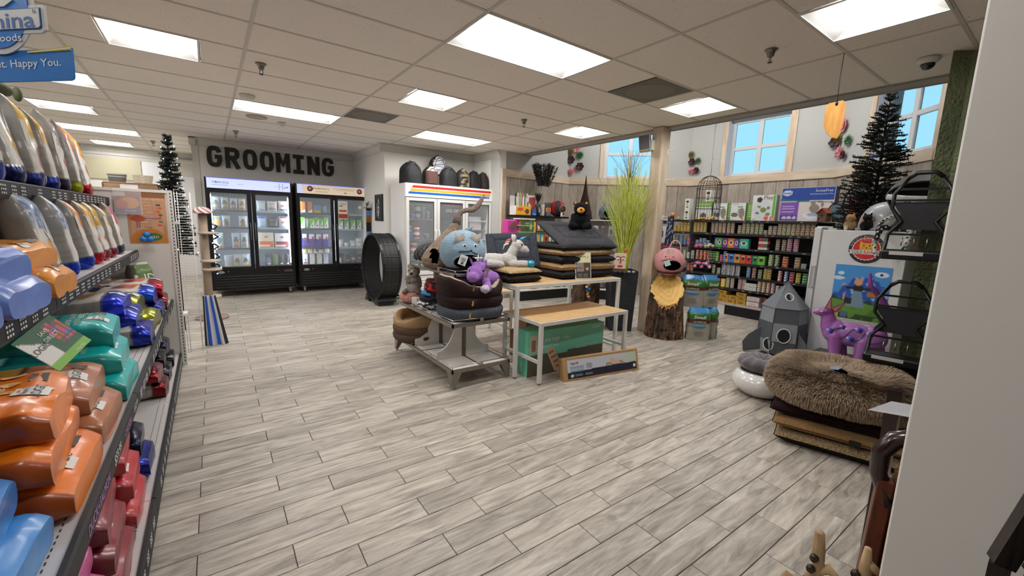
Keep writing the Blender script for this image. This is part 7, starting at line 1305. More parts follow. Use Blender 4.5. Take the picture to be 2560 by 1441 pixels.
# birdhouse and red tent
t=thing('birdhouse','little weathered wooden birdhouse in front of the litter box carton','birdhouse',(7.46,2.38,ZT),-.3);W2=wood('#6f4a34','#4a3224',8,(3,3,8),key='bh')
obj('house_box',MB().box((0,0,.06),(.10,.13,.12)),W2,t,world=False);m=MB();m.prism([(-.09,.12),(0,.20),(.09,.12),(.08,.11),(0,.185),(-.08,.11)],-.07,.07,ax=np.array([[0,1,0],[1,0,0],[0,0,1]]));obj('roof',m,M('#8a3f2a',.8),t,world=False);obj('front_gable',MB().prism([(-.065,.12),(0,.18),(.065,.12)],-.049,.049,ax=np.array([[0,1,0],[1,0,0],[0,0,1]])),W2,t,world=False);sphere_part('hole',(-.051,0,.09),(.004,.018,.018),BLACK,t);sphere_part('hole',(-.051,.04,.045),(.004,.014,.014),BLACK,t)
t=thing('popup_tent','round pop-up cat tent with black hoop and red panel beside the birdhouse','tent',(7.4,2.0,ZT),0);m=MB();m.tube([(0,.15*math.cos(a),.25+.25*math.sin(a))for a in np.linspace(0,2*PI,33)],.010,6,caps=False);obj('hoop',m,BKF,t,world=False);m=MB();m.tube([(.09,.19+.16*math.cos(a),.15+.145*math.sin(a))for a in np.linspace(0,2*PI,33)],.008,6,caps=False);obj('hoop',m,BKF,t,world=False)
flat_decal('mesh_panel',t,Vector((7.41,2.13,ZT+.03)),(0,-1,0),(0,0,1),.26,.43,lambda u,v:mixin(mixin(mixin(np.tile(lin('#b9bcc8'),u.shape+(1,)),boxm(u,v,.12,.95,.02,.66),lin('#b8303a')),ellm(u,v,.52,.42,.2,.13),lin('#8f9a7a')),boxm(u,v,.1,.95,.70,.76),lin('#2a2c3a')),24,30);m=MB();m.ell((.095,.19,.15),(.006,.14,.13),20,10);obj('side_panel',m,M('#5a7684',.6),t,world=False)
tub('green_jar','tiny yellow-green jar at the end of the top shelf',(7.5,4.80,ZT),.035,.06,'#9aa458','#b4b47a')
# ---------------------------------------------------------------- hanging birdcage
BC_=thing('birdcage','domed black wire birdcage hanging on a chain from the ceiling edge','birdcage',(5.30,2.99,1.60));WB=M('#1a1a1b',.45,metal=.4);R_=.148
m=MB()
for k in range(22):
 a=2*PI*k/22;pts=[(R_*math.cos(a),R_*math.sin(a),z)for z in(0,.2,.42)]+[(R_*math.cos(b)*math.cos(a),R_*math.cos(b)*math.sin(a),.42+.16*math.sin(b))for b in np.linspace(.2,1.42,7)];mm=MB();mm.tube(pts,.0022 if k%5 else .0035,5);obj('bar',mm,WB,BC_,world=False)
for z,r in((0,R_),(.02,R_),(.16,R_),(.30,R_),(.42,R_),(.50,R_*.88),(.578,.025)):m=MB();m.tube([(r*math.cos(a),r*math.sin(a),z)for a in np.linspace(0,2*PI,33)],.003,5,caps=False);obj('hoop',m,WB,BC_,world=False)
m=MB();m.tube([(-.075+.055*math.cos(a),-.135,.18+.08*math.sin(a))for a in np.linspace(0,2*PI,25)],.0035,5,caps=False);obj('door_ring',m,WB,BC_,world=False)
obj('floor_tray',MB().cyl((0,0,-.006),(0,0,.004),R_,28),WB,BC_,world=False)
m=MB();m.tube([(0,0,.58),(.004,0,.68),(-.004,0,.74),(.0,0,.78),(.015,0,.795),(.022,0,.78)],.003,6);obj('hook',m,STEEL,BC_,world=False);m=MB()
for k in range(22):z=.79+k*.0205;m.tube([(.006*math.cos(a)*(k%2)+.0,.006*math.cos(a)*(1-k%2),z+.012*math.sin(a))for a in np.linspace(0,2*PI,9)],.0012,4,caps=False)
obj('chain',m,STEEL,BC_,world=False,kind='stuff')
m=MB()
for k in range(3):a=2*PI*k/3;m.tube([(R_*math.cos(a),R_*math.sin(a),0),(.14*math.cos(a),.14*math.sin(a),-.35),(.15*math.cos(a),.15*math.sin(a),-.48)],.002,5)
obj('hanging_wire',m,WB,BC_,world=False,kind='stuff')
for zt,zb,rt,rb,nm in((-.28,-.36,.145,.12,'upper_basket'),(-.46,-.66,.15,.07,'lower_basket')):
 m=MB()
 for k in range(5):f=k/4;m.tube([((rt+(rb-rt)*f**2)*math.cos(a),(rt+(rb-rt)*f**2)*math.sin(a),zt+(zb-zt)*f)for a in np.linspace(0,2*PI,29)],.002,4,caps=False)
 for k in range(16):a=2*PI*k/16;m.tube([((rt+(rb-rt)*f**2)*math.cos(a),(rt+(rb-rt)*f**2)*math.sin(a),zt+(zb-zt)*f)for f in np.linspace(0,1,5)],.0016,4)
 obj(nm,m,WB,BC_,world=False)
tw={0:['#e3a93a'],1:['#d9d03a','#cf4a84','#c9d0d6','#7fa8d0','#d66a9a'],2:['#cf6a9a','#d998b8','#8f3f6a','#e0b4c4']}
for q,(z,nb,s_)in enumerate(((1.625,10,.02),(1.27,12,.026),(1.01,16,.026))):
 for k in range(nb):a=2.4*k;r=.035+.085*math.sqrt((k+.5)/nb);m=MB();m.ell((0,0,0),(s_,s_*.8,s_*.8),10,7);o=obj('cat_toy',m,M(tw[q][k%len(tw[q])],.6),loc=(5.30+r*math.cos(a),2.99+r*math.sin(a),z+.012*(k%3)+(.03 if q==2 and k<8 else 0)));tag(o,('%s ball toy in the birdcage','%s soft toy in the upper hanging basket','%s fuzzy toy in the lower hanging basket')[q]%('yellow' if q==0 else('pink','white','yellow','blue')[k%4]if q else ''),'toy',('balls in the birdcage','toys in the upper hanging basket','toys in the lower hanging basket')[q])
 # ---------------------------------------------------------------- wall flowers
def flower(kind,i,s,z,r,c,lb):
 a,b,d,n,L=facet(i);p=a+d*s+n*.02+Vector((0,0,z));up=Vector((0,0,1));t=thing('wall_flower',lb,'wall decoration',tuple(p),group='metal flowers on the bay wall');npt,lay={'spike':(12,2),'round':(6,2),'rose':(7,3)}[kind]
 for l in range(lay):
  k=npt-(l*2 if kind!='spike' else 0)
  for q in range(k):
   an=2*PI*(q+.5*l)/k;rr=r*(1-.28*l);w=rr*(.20 if kind=='spike' else .42);e1=d*math.cos(an)+up*math.sin(an);e2=-d*math.sin(an)+up*math.cos(an);ou=n*(.006+.012*l)
   if kind=='spike':m=MB().add([p+ou,p+e1*rr*.55+e2*w*.6+ou+n*.008,p+e1*rr+ou+n*.012,p+e1*rr*.55-e2*w*.6+ou+n*.008,p+e1*rr*.5+ou+n*.018],[(0,3,4),(0,4,1),(1,4,2),(4,3,2)])
   else:m=MB();pts=[p+ou]+[p+e1*rr*(.55+.45*math.cos(g))+e2*w*math.sin(g)+ou+n*(.01+.012*math.cos(g))for g in np.linspace(-2.2,2.2,8)];m.add(pts,[(0,j,j+1)for j in range(1,8)])
   obj('petal',m,M(c,.6),t)
 m=MB();m.ell(p+n*.03,(r*.14,)*3,10,7);obj('flower_center',m,M(c,.5,key='c'),t)
OL,GN,MR_,PK_='#6a6428','#2f6a34','#3c1822','#d9838f'
for args in(('spike',1,-.02+.03,3.05,.115,OL,'olive spiky flower of the first cluster, nearest the feathers'),('rose',1,.12,3.17,.13,PK_,'large pink rose cut by the ceiling edge, first cluster'),('spike',1,.22,2.985,.10,GN,'green spiky flower of the first cluster'),('round',1,.03,2.89,.09,MR_,'upper dark maroon flower of the first cluster'),('round',1,.23,2.75,.09,MR_,'lower dark maroon flower of the first cluster'),('spike',1,.05,2.64,.09,PK_,'pink flower behind the black feathers'),('spike',2,.02,3.01,.09,OL,'olive spiky flower right of the post'),('spike',2,.18,2.875,.08,GN,'green spiky flower between post and hanging chain'),('round',2,.05,2.86,.08,MR_,'maroon flower under the olive one right of the post'),('round',2,.165,2.68,.07,MR_,'small maroon flower just above the birdcage'),('spike',2,.06,2.68,.085,PK_,'pink spiky flower right of the post'),('rose',3,.01+.04,3.165,.12,PK_,'big pink rose beside the hanging wooden blade'),('spike',3,.24,2.906,.105,GN,'green spiky flower between blade and end window'),('spike',2,2.52,2.97,.10,OL,'olive flower peeking out under the hanging wooden blade'),('round',2,2.50,2.92,.09,MR_,'maroon flower below the hanging wooden blade'),('spike',3,.06,2.76,.12,PK_,'pale pink spiky flower low beside the end window'),('round',3,.18,2.70,.07,MR_,'small maroon flower touching the pale pink one')):flower(*args)
# ---------------------------------------------------------------- post fittings, planter, grass, log, caves
SP=thing('wall_speaker','white box speaker tilted on a bracket near the top of the post','speaker',(5.0,3.80,2.60));m=MB();R3=np.array(Euler((.1,.12,2.1)).to_matrix());m.box((4.97,3.80,2.64),(.15,.12,.21),R=R3);obj('speaker_case',m,WHITE,SP,bevel=.008);m=MB();m.box(Vector((4.97,3.80,2.64))+Vector(R3@np.array([-.0,.064,0])),(.135,.01,.19),R=R3);obj('grille',m,M('#5d5c60',.6),SP);m=MB();m.box(Vector((4.97,3.80,2.64))+Vector(R3@np.array([-.078,.0,0])),(.008,.10,.19),R=R3);obj('side_grille',m,M('#6a686c',.6),SP);obj('bracket',MB().b2(4.98,5.06,3.70,3.76,2.55,2.68),WHITE,SP)
for z,lb in((2.52,'upper'),(2.13,'middle'),(1.63,'lower')):m=MB();m.tube([(5.20,3.572,z+.02),(5.20,3.53,z+.02),(5.24,3.50,z+.025),(5.24,3.485,z+.045)],.005,6);m.b2(5.17,5.22,3.568,3.575,z-.02,z+.04);tag(obj('coat_hook',m,WHITE),lb+' white hook on the post','hook','hooks on the post')
t=thing('dog_bandana','navy leaf-patterned dog shirt hanging from the lower hook of the post','pet clothes',(5.24,3.47,1.25));nu,nv=24,20;U,V=np.meshgrid(np.linspace(0,1,nu),np.linspace(0,1,nv),indexing='ij');P=np.stack([5.16+.17*(U-.5)*(1.25-.5*V)+.06,3.46-.025*np.sin(U*PI)-.012*np.sin(U*17),1.24+.42*V],-1);n_=hsh(U,V*2,13,4);C=mixin(np.tile(lin('#141a34'),U.shape+(1,)),(np.abs(n_)<.05)*1.,lin('#b9c6da'));C=mixin(C,(V<.05)*1.,lin('#b04a86'));m=MB();m.grid(P,nu,nv,col=C);obj('fabric',m,MATTE,t);m=MB();m.ell((5.24,3.45,1.68),(.035,.03,.03),12,8);obj('orange_label',m,M('#d9733a',.6),t)
PLM=M('#24272d',.75,bump=2.2,bs=26,stretch=(1,1,4));t=thing('planter','tall tapered charcoal planter with rippled sides holding the green grass','planter',(4.84,3.93,0));th=math.radians(45-37);m=MB();A=[[((.27-.05*(1-z/.88))*math.cos(th+k*PI/2)+4.84,(.27-.05*(1-z/.88))*math.sin(th+k*PI/2)+3.93,z)for k in range(4)]for z in(0,.44,.88)]
m.grid(np.array(A),3,4,cv=True,smooth=False);A2=[[(.25*math.cos(th+k*PI/2)+4.84,.25*math.sin(th+k*PI/2)+3.93,z)for k in range(4)]for z in(.88,.84)];m.add(A[2]+A2[0],[(k,(k+1)%4,(k+1)%4+4,k+4)for k in range(4)]);m.add(A2[0]+A2[1],[(k,(k+1)%4,(k+1)%4+4,k+4)for k in range(4)]);m.add(A[0],[(0,3,2,1)]);obj('planter_body',m,PLM,t);m=MB();m.add([(x,y,.845)for x,y,z in A2[0]],[(0,1,2,3)]);obj('soil',m,M('#2b2a28',.95,bump=2,bs=60),t)
for k in range(5):m=MB();m.ell((4.62+.04*k,3.86-.045*k,.875),(.026,.022,.016),10,7);tag(obj('pebble',m,M('#b4aea4',.8)),'pale river pebble on the planter edge','pebble','pebbles in the planter')
t=thing('tall_grass','tall artificial lime striped grass with dark wispy tips standing in the planter','plant',(4.86,3.92,.84));gm=MB();wm=MB();rr=random.Random(5)
for k in range(330):
 a=rr.random()*2*PI;sp=rr.random()**.7*.46;Hh=rr.uniform(1.05,1.72)*(1-.35*sp);p0=Vector((4.86+.05*math.cos(a),3.92+.05*math.sin(a),.85));pts=[p0+Vector((math.cos(a)*sp*(f**1.7),math.sin(a)*sp*(f**1.7)*.9,Hh*f*(1-.08*sp*f)))for f in np.linspace(0,1,15)];sd=Vector((-math.sin(a+rr.uniform(-1,1)),math.cos(a),0)).normalized();tan_=rr.random()<.22
 for j in range(14):
  w0=.0085*(1-.75*j/15);w1=.0085*(1-.75*(j+1)/15);c=lin('#c9c29a' if tan_ else('#a9bf1e' if(j+k)%2 else '#cfd66a'));gm.add([pts[j]-sd*w0,pts[j]+sd*w0,pts[j+1]+sd*w1,pts[j+1]-sd*w1],[(0,1,2,3)],col=c)
  if j>2 and not tan_ and j<12:c_=pts[j].lerp(pts[j+1],.5);e_=sd*.011+Vector((0,0,.012));gm.add([c_,c_+e_,c_+Vector((0,0,.016)),c_-sd*.011+Vector((0,0,.012))],[(0,1,2,3)],col=c*.9)
for k in range(46):a=rr.random()*2*PI;sp=rr.uniform(.02,.30);p0=Vector((4.86,3.92,1.9));wm.tube([p0+Vector((math.cos(a)*sp*f*f,math.sin(a)*sp*f*f,rr.uniform(.55,.68)*f))for f in np.linspace(0,1,5)],.0014,3)
obj('grass_blades',gm,MATTE,t,kind='stuff');obj('dark_wisps',wm,M('#3f4436',.9),t,kind='stuff')
t=thing('painted_face_figure','small cream totem with a painted face and red lips on the planter edge','figurine',(4.60,3.78,.882),math.radians(-40));m=MB();m.box((0,0,.13),(.15,.05,.24),col=lin('#ddc9b0'));obj('plank_body',m,CARD,t,world=False)
for x,c in((-.035,'#3f6a6a'),(.035,'#3f5f74')):sphere_part('eye',(x,-.027,.17),(.022,.006,.016),M('#efe8e0',.5),t);sphere_part('pupil',(x,-.032,.17),(.009,.005,.011),M(c,.3),t);m=MB();m.tube([(x-.025,-.027,.198),(x,-.029,.212),(x+.025,-.027,.198)],.004,5);obj('eyebrow',m,M('#7a2f38',.6),t,world=False)
m=MB();m.bar((0,-.03,.20),(.002,-.034,.11),.014,.008);obj('nose',m,M('#b3402a',.6),t,world=False);m=MB();m.ell((0,-.028,.075),(.040,.006,.014),14,6);obj('lips',m,M('#b01f4a',.4),t,world=False);m=MB();m.ell((-.085,.0,.08),(.028,.028,.034),12,8);obj('side_bead',m,M('#c05a7a',.6),t,world=False);obj('base_block',MB().box((0,0,.02),(.17,.07,.04)),W2,t,world=False)
for k in range(5):m=MB();m.tube([(.05,0,.25),(.06+.012*k,-.01,.30),(.03+.025*k,-.01,.32)],[.008,.006,.002],6);obj('feather',m,M(['#d95a3a','#e07a4a','#5a8a3a'][k%3],.8),t,world=False)
# log stool with slanted pale cut
t=thing('log_stump','upright bark-covered log with slanted honey-coloured cut face','log',(5.09,3.33,0));nu,nv=40,72;vd=Vector((-.84,-.54,0)).normalized();P=np.zeros((nu,nv,3));CC=np.zeros((nu,nv,3))
ph=np.arange(nv)*2*PI/nv;top=np.array([.67-.20*(math.cos(p)*vd.x+math.sin(p)*vd.y)for p in ph])
for i in range(nu):
 f=i/(nu-1);z=top*f;rad=.235+.025*(1-f)**2-.02*f+.016*np.array([noise.noise(Vector((math.cos(p)*5,math.sin(p)*5,zz*1.4)))for p,zz in zip(ph,z)])*1.6;rid=np.array([abs(noise.noise(Vector((math.cos(p)*13,math.sin(p)*13,zz*3.5+2))))for p,zz in zip(ph,z)]);rad=rad-.05*(rid<.10)*(.10-rid)*6;P[i,:,0]=5.09+rad*np.cos(ph);P[i,:,1]=3.33+rad*np.sin(ph);P[i,:,2]=z
 q=np.clip(rid*3.2,0,1)[:,None];CC[i]=lin('#1f1712')*(1-q)+lin('#5c4434')*q;tan_=(np.array([noise.noise(Vector((math.cos(p)*3+7,math.sin(p)*3,zz*2.2)))for p,zz in zip(ph,z)])>.16)[:,None]*(f<.75);CC[i]=np.where(tan_,CC[i]*.35+lin('#a8794a')*.65*q+lin('#3a2818')*.65*(1-q),CC[i])
m=MB();m.grid(P,nu,nv,cv=True,col=CC);m.add(P[0],[tuple(range(nv))[::-1]]);obj('bark',m,BARK,t);rim=P[-1];ctr=rim.mean(0);m=MB();ks=14;G_=np.array([ctr+(rim-ctr)*(1-k/ks*.999)for k in range(ks+1)]);G_[...,2]=np.where(True,G_[...,2],0);Cg=np.array([[lin('#e0b463')*(1-.22*((k+int(2*math.sin(j*.3)))%4==0))for j in range(nv)]for k in range(ks+1)]);G_[0]+=(G_[0]-ctr)*.0;m.grid(G_+np.array([0,0,.002]),ks+1,nv,cv=True,col=Cg);obj('cut_face',m,MV(.55,bump=.2,bs=50,key='cut'),t)
m=MB();[m.add([rim[j]+np.array([0,0,.003]),rim[(j+3)%nv]+np.array([0,0,.003]),rim[(j+1)%nv]*.0+np.array([rim[(j+1)%nv][0]+vd.x*.012,rim[(j+1)%nv][1]+vd.y*.012,rim[(j+1)%nv][2]-rr.uniform(.01,.07)])],[(0,1,2)])for j in range(nv)if math.cos(ph[j])*vd.x+math.sin(ph[j])*vd.y>.75];obj('torn_edge',m,M('#c99a54',.7),t,kind='stuff')
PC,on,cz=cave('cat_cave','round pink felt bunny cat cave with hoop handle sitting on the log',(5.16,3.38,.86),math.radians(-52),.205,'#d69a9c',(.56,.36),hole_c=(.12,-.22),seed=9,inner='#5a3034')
for s_ in(-.36,.06):p=on(s_,.58,1.01);m=MB();m.grid(np.array([[(p.x+(u-.5)*.055*(1.1-v*.2)+.02*v*(1 if s_<0 else-1),p.y-.006-.01*math.sin(u*PI),p.z-.04+.095*v)for v in np.linspace(0,1,6)]for u in np.linspace(0,1,6)]),6,6,col=np.tile(lin('#e6c4b8'),(36,1)));obj('ear',m,FELT,PC,world=False)
for s_ in(-.32,.12):p=on(s_,.36,1.0);sphere_part('eye',p,(.013,.006,.010),M('#2a1c1c',.4),PC);sphere_part('pupil',p+Vector((0,-.006,0)),(.004,.002,.004),M('#efe6e0',.4),PC)
sphere_part('nose',on(-.08,.22,1.01),(.009,.006,.006),M('#3a1f22',.5),PC)
for a,b in(((-.55,.10),(-.18,.20)),((-.55,.05),(-.2,.16)),((.02,.20),(.42,.12)),((.02,.17),(.42,.07))):m=MB();m.tube([on(a[0]+(b[0]-a[0])*k/4,a[1]+(b[1]-a[1])*k/4,1.012)for k in range(5)],.002,5);obj('whisker',m,M('#5a3038',.8),PC,world=False)
m=MB();m.tube([(-.02+.13*(1-math.cos(a))*.6,0,2*cz-.03+.14*math.sin(a))for a in np.linspace(0,PI,12)],.008,8);obj('hoop_handle',m,M('#d6aaa6',.8),PC,world=False);p=on(-.22,-.05,1.1);m=MB();m.box(p,(.075,.003,.075),R=np.array(Euler((0,-.4,0)).to_matrix()));obj('hang_tag',m,M('#b4d6cc',.6),PC,world=False)
# litter bags
def litter(lb,x,y,z,rz):
 t=thing('litter_bag',lb,'bag',(x,y,z),rz,'small pet bedding bags');nu,nv=26,36;P=np.zeros((nu,nv,3));C=np.zeros((nu,nv,3))
 for i in range(nu):
  f=i/(nu-1);w,d=.15*(1-max(0,f-.8)*1.2),.085*(1-max(0,(f-.72)/.28)**1.5*.85)
  for j in range(nv):
   a=2*PI*j/nv;P[i,j]=(w*np.sign(math.cos(a))*abs(math.cos(a))**.55,d*np.sign(math.sin(a))*abs(math.sin(a))**.55,.44*f);fr=math.sin(a)<-.3;C[i,j]=lin('#2f86c4' if f>.86 else '#2f6a2c' if f>.66 else '#4a2a18' if f>.54 else '#1f3a1c' if not fr else '#9c978a')
 P+=npn(P.reshape(-1,3),13,.012,x*9+z).reshape(nu,nv,1);P[...,2]=np.maximum(P[...,2],0);m=MB();m.grid(P,nu,nv,cv=True,col=C);m.add(P[-1],[tuple(range(nv))],col=lin('#2f86c4'));obj('bag_body',m,PLASTIC,t,world=False)
 m=MB();letters(m,'Small',.06,(0,-.108,.325),(1,0,0),(0,0,1),shear=.1,bold=.02,width=.15);letters(m,'ALL-AMERICAN',.03,(.0,-.108,.26),(1,0,0),(0,0,1),width=.16);obj('bag_words',m,M('#dcd9c8',.5),t,world=False,kind='stuff');m=MB();m.ell((0,-.10,.20),(.085,.008,.024),20,6);obj('blue_oval',m,M('#4a86b8',.5),t,world=False)
 m=MB();[m.box((0,-.104,.12-.018*k),(.12-.02*(k%2),.002,.006))for k in range(4)];obj('fine_print',m,M('#6f6b60',.7),t,world=False,kind='stuff')
litter('front small-animal bedding bag on the floor beside the log',5.36,2.99,0,math.radians(-50));litter('bedding bag on the floor behind the front one',5.58,3.0,0,math.radians(-75));litter('bedding bag stacked on the floor bags, nearest the log',5.40,3.14,.43,math.radians(-60));litter('upper bedding bag turned sideways behind the pink cave',5.58,3.02,.43,math.radians(-20))
# second log behind the tables with beaded strings
t=thing('log_stump','smaller dark log standing behind the low table, coloured beads hanging on it','log',(4.55,4.35,0));P=np.array([[((.20+.02*noise.noise(Vector((math.cos(p)*6,math.sin(p)*6,z*3))))*math.cos(p)+4.55,(.20+.02*noise.noise(Vector((math.cos(p)*6,math.sin(p)*6,z*3))))*math.sin(p)+4.35,z)for p in np.arange(40)*2*PI/40]for z in np.linspace(0,.82,16)]);C=np.clip(np.abs(npn(P.reshape(-1,3)*np.array([1,1,.3]),30,1,2))*2.5,0,1)[:,None]*lin('#6a4f3a')+lin('#1c1410');m=MB();m.grid(P,16,40,cv=True,col=C.reshape(16,40,3));m.add(P[-1],[tuple(range(40))],col=lin('#b08a5a'));obj('bark',m,BARK,t)
for k in range(14):m=MB();m.ell((0,0,0),(.022,.022,.022),8,6);tag(obj('toy_bead',m,M(['#2a5ac0','#d9c23a','#d9742a','#dfe0e4','#2f8fc0'][k%5],.4),loc=(4.40+.03*(k%2),4.16+.012*(k%3),.84-.028*k)),'%s bead, %s down the string on the dark log'%(['blue','yellow','orange','white','cyan'][k%5],od(k)),'bead','beads on the dark log')
# ---------------------------------------------------------------- toy shelving in the corner of the bay
TS=thing('toy_shelving','black low shelving with hanging pet toys in the corner behind the tables','shelving',(5.4,6.4,0));F0,F1,F2=Vector((4.83,6.33,0)),Vector((5.95,6.27,0)),Vector((6.66,5.55,0))
def seg(m,A_,B_,d0,d1,z0,z1):
 d=(B_-A_);L=d.length;d.normalize();n=Vector((-d.y,d.x,0));c=(A_+B_)/2+n*(d0+d1)/2;m.box((c.x,c.y,(z0+z1)/2),(L,abs(d1-d0),z1-z0),R=np.array([d,n,Vector((0,0,1))]).T);return m
for A_,B_ in((F0,F1),(F1,F2)):
 obj('kick_plate',seg(MB(),A_,B_,0,.02,0,.19),BKF,TS);obj('shelf',seg(MB(),A_,B_,-.01,.40,.19,.215),WHITE,TS);obj('back_panel',seg(MB(),A_,B_,.42,.44,0,1.62),M('#8f8c8c',.6),TS)
obj('top_shelf',seg(MB(),F0+Vector((-.1,-.02,0)),F1,0,.42,1.62,1.655),BKF,TS);obj('top_shelf',seg(MB(),F1+Vector((.02,-.02,0)),F2,0,.42,1.60,1.615),WHITE,TS)
def onseg(A_,B_,f,dp,z):d=(B_-A_);n=Vector((-d.y,d.x,0)).normalized();p=A_+d*f+n*dp;return(p.x,p.y,z)
rz1=math.atan2((F1-F0).y,(F1-F0).x);cl=['#5a8a5a','#b02f4a','#d0622c','#3f8ac4','#3a9ac0','#4a4a6a','#5a2f50','#7a6a4a','#9aa0a4','#4fae3c','#e06a34','#d9c83a','#2fb09a','#3fa8a8','#c0508a','#7fb040'];cn=['sage','crimson','orange','blue','cyan','slate','plum','khaki','silver','green','bright orange','yellow and blue','teal','aqua','pink','lime']
k=0
for r_ in range(3):
 for c in range(9):
  f=.20+.085*c;i=(k*5+r_)%16;pouch('toy_package','%s toy pack hanging in row %s, place %s from the pink bin'%(cn[i],('one','two','three')[r_],od(c)),onseg(F0,F1,f,.06,1.36-.235*r_),(.088,.03,.20),rz1,cl[i],[('e',(.5,.4,.32,.25),['#e0c9a4','#2b2b2e','#d8dce0','#e6a23a'][k%4]),('b',(0,1,.84,1),'#1d2026')],'toy packs hanging on the back panel',cat='toy');k+=1
for c in range(6):pouch('toy_package','muted toy pack on the angled part of the toy shelving, place %s'%od(c),onseg(F1,F2,.1+.15*c,.08,1.30),(.10,.03,.2),-PI/4,['#a8a4a0','#c9c6c0','#8a8480','#b4b0b4','#6a6460','#9aa0a0'][c],[('e',(.5,.4,.3,.3),'#5a5450')],'muted toy packs',cat='toy')
for c,(f,w,h,col,n_)in enumerate(((.32,.26,.07,'#d9552a','orange'),(.35,.24,.06,'#c92f4a','red'),(.62,.2,.09,'#c9cdd0','white'),(.60,.16,.05,'#2f3034','black'),(.86,.22,.06,'#1f7a48','green'),(.86,.2,.08,'#2f86a4','blue'))):pouch('folded_bed',n_+' folded pack on the floor shelf behind the tables',onseg(F0,F1,f,.10+.12*(c%2),.216+(.07 if c in(1,5,3)else 0)),(w,.16,h),rz1,col,(),cat='pack')
for c in range(3):pouch('folded_bed',('first','second','third')[c]+' pale pillow pack on the angled floor shelf',onseg(F1,F2,.15+.3*c,.12,.216),(.22,.16,.16),-PI/4,['#cfd0d2','#d3d3d4','#3a2a2c'][c],(),cat='pack')
def ob(name,label,cat,p,rz=0):return thing(name,label,cat,p,rz)
t=ob('hay_feeder','magenta plastic small-animal ball feeder at the end of the toy shelving','feeder',(4.55,6.30,1.33),-.1);obj('bin',MB().box((0,0,.10),(.30,.2,.26)),M('#c93a98',.4),t,world=False,bevel=.02);m=MB();[m.tube([(.05*r*math.cos(a)-.02,-.105,.1+.05*r*math.sin(a))for a in np.linspace(0,2*PI,17)],.006,5,caps=False)for r in(1,1.7)];[m.bar((-.02,-.105,.1),(-.02+.09*math.cos(a),-.105,.1+.09*math.sin(a)),.006)for a in np.arange(8)*PI/4];obj('round_grille',m,M('#5a6a3a',.5),t,world=False);t=ob('purple_bin','purple plastic bin under the magenta one','bin',(4.57,6.28,1.10),-.1);obj('bin',MB().box((0,0,.06),(.24,.16,.20)),M('#7a4fb4',.4),t,world=False,bevel=.015)
t=ob('small_animal_cage','green wire small animal cage with pink wheel hanging at the toy shelving end','cage',(4.76,6.20,1.22),0);obj('cage_roof',MB().box((0,0,.36),(.36,.2,.02)),WHITE,t,world=False)
for z in(.0,.12,.24):obj('floor',MB().box((0,0,z),(.34,.18,.018)),M('#6cb83a',.4),t,world=False)
for kx in range(12):m=MB();x=-.17+.031*kx;m.tube([(x,-.09,0),(x,-.09,.36)],.002,4);obj('bar',m,M('#8fbf5a',.4),t,world=False)
m=MB();[m.tube([(-.07+.04*math.cos(a),-.04+dy,.06+.04*math.sin(a))for a in np.linspace(0,2*PI,17)],.007,5,caps=False)for dy in(0,.03)];obj('wheel',m,M('#c95a9a',.4),t,world=False);sphere_part('hide',(.06,0,.28),(.05,.04,.03),M('#c98aa0',.5),t);obj('yellow_brush',MB().box((.21,-.05,.13),(.04,.02,.36)),M('#dcaa34',.5),t,world=False)
zt=1.656
t=carton('chew_display_box','white open display box with yellow printed front holding dental brushes',onseg(F0,F1,.02,.14,zt),(.34,.22,.17),rz1,'#e3a92c',[('e',(.3,.6,.2,.2),'#c9502c'),('e',(.75,.4,.14,.3),'#5a3a24'),('b',(0,.2,.85,1),'#e0dcd4')],sides='#d9d9d6')
m=MB();m.add([(.17,-.11,.17),(.17,.11,.17),(.17,.11,.36),(.168,-.11,.17),(.168,.11,.17),(.168,.11,.36)],[(0,1,2),(5,4,3)]);m.b2(-.17,.17,.105,.11,.17,.36);obj('display_back',m,WHITE,t,world=False)
for c in range(6):m=MB();x=-.14+.055*c;m.tube([(x,-.03+.02*(c%2),.15),(x,-.03+.02*(c%2),.34)],.013,6);m.ell((x,-.03,.37),(.02,.012,.045),10,6);o=obj('pet_brush',m,M(['#3b2a24','#d0d0cc','#8fae54','#c25a90','#5a7a3a','#cfc9c0'][c],.5),loc=onseg(F0,F1,.02,.14,zt));tag(o,'%s handled brush standing in the yellow display box'%('dark brown','white','light green','pink','olive','cream')[c],'brush','brushes in the yellow display box')
carton('red_white_box','red and white box with tan picture beside the brush display',onseg(F0,F1,.22,.20,zt),(.24,.14,.38),rz1,'#d6d6d4',[('b',(.35,1,0,.9),'#b03034'),('e',(.4,.45,.3,.25),'#9a6a44'),('b',(0,.6,.9,1),'#e3e3e0')]);carton('blue_box','small royal blue box at the shelf edge beside the brush display',onseg(F0,F1,.24,.05,zt),(.09,.07,.12),rz1,'#2f56ac',[('b',(.1,.9,.1,.3),'#7f98cc')])
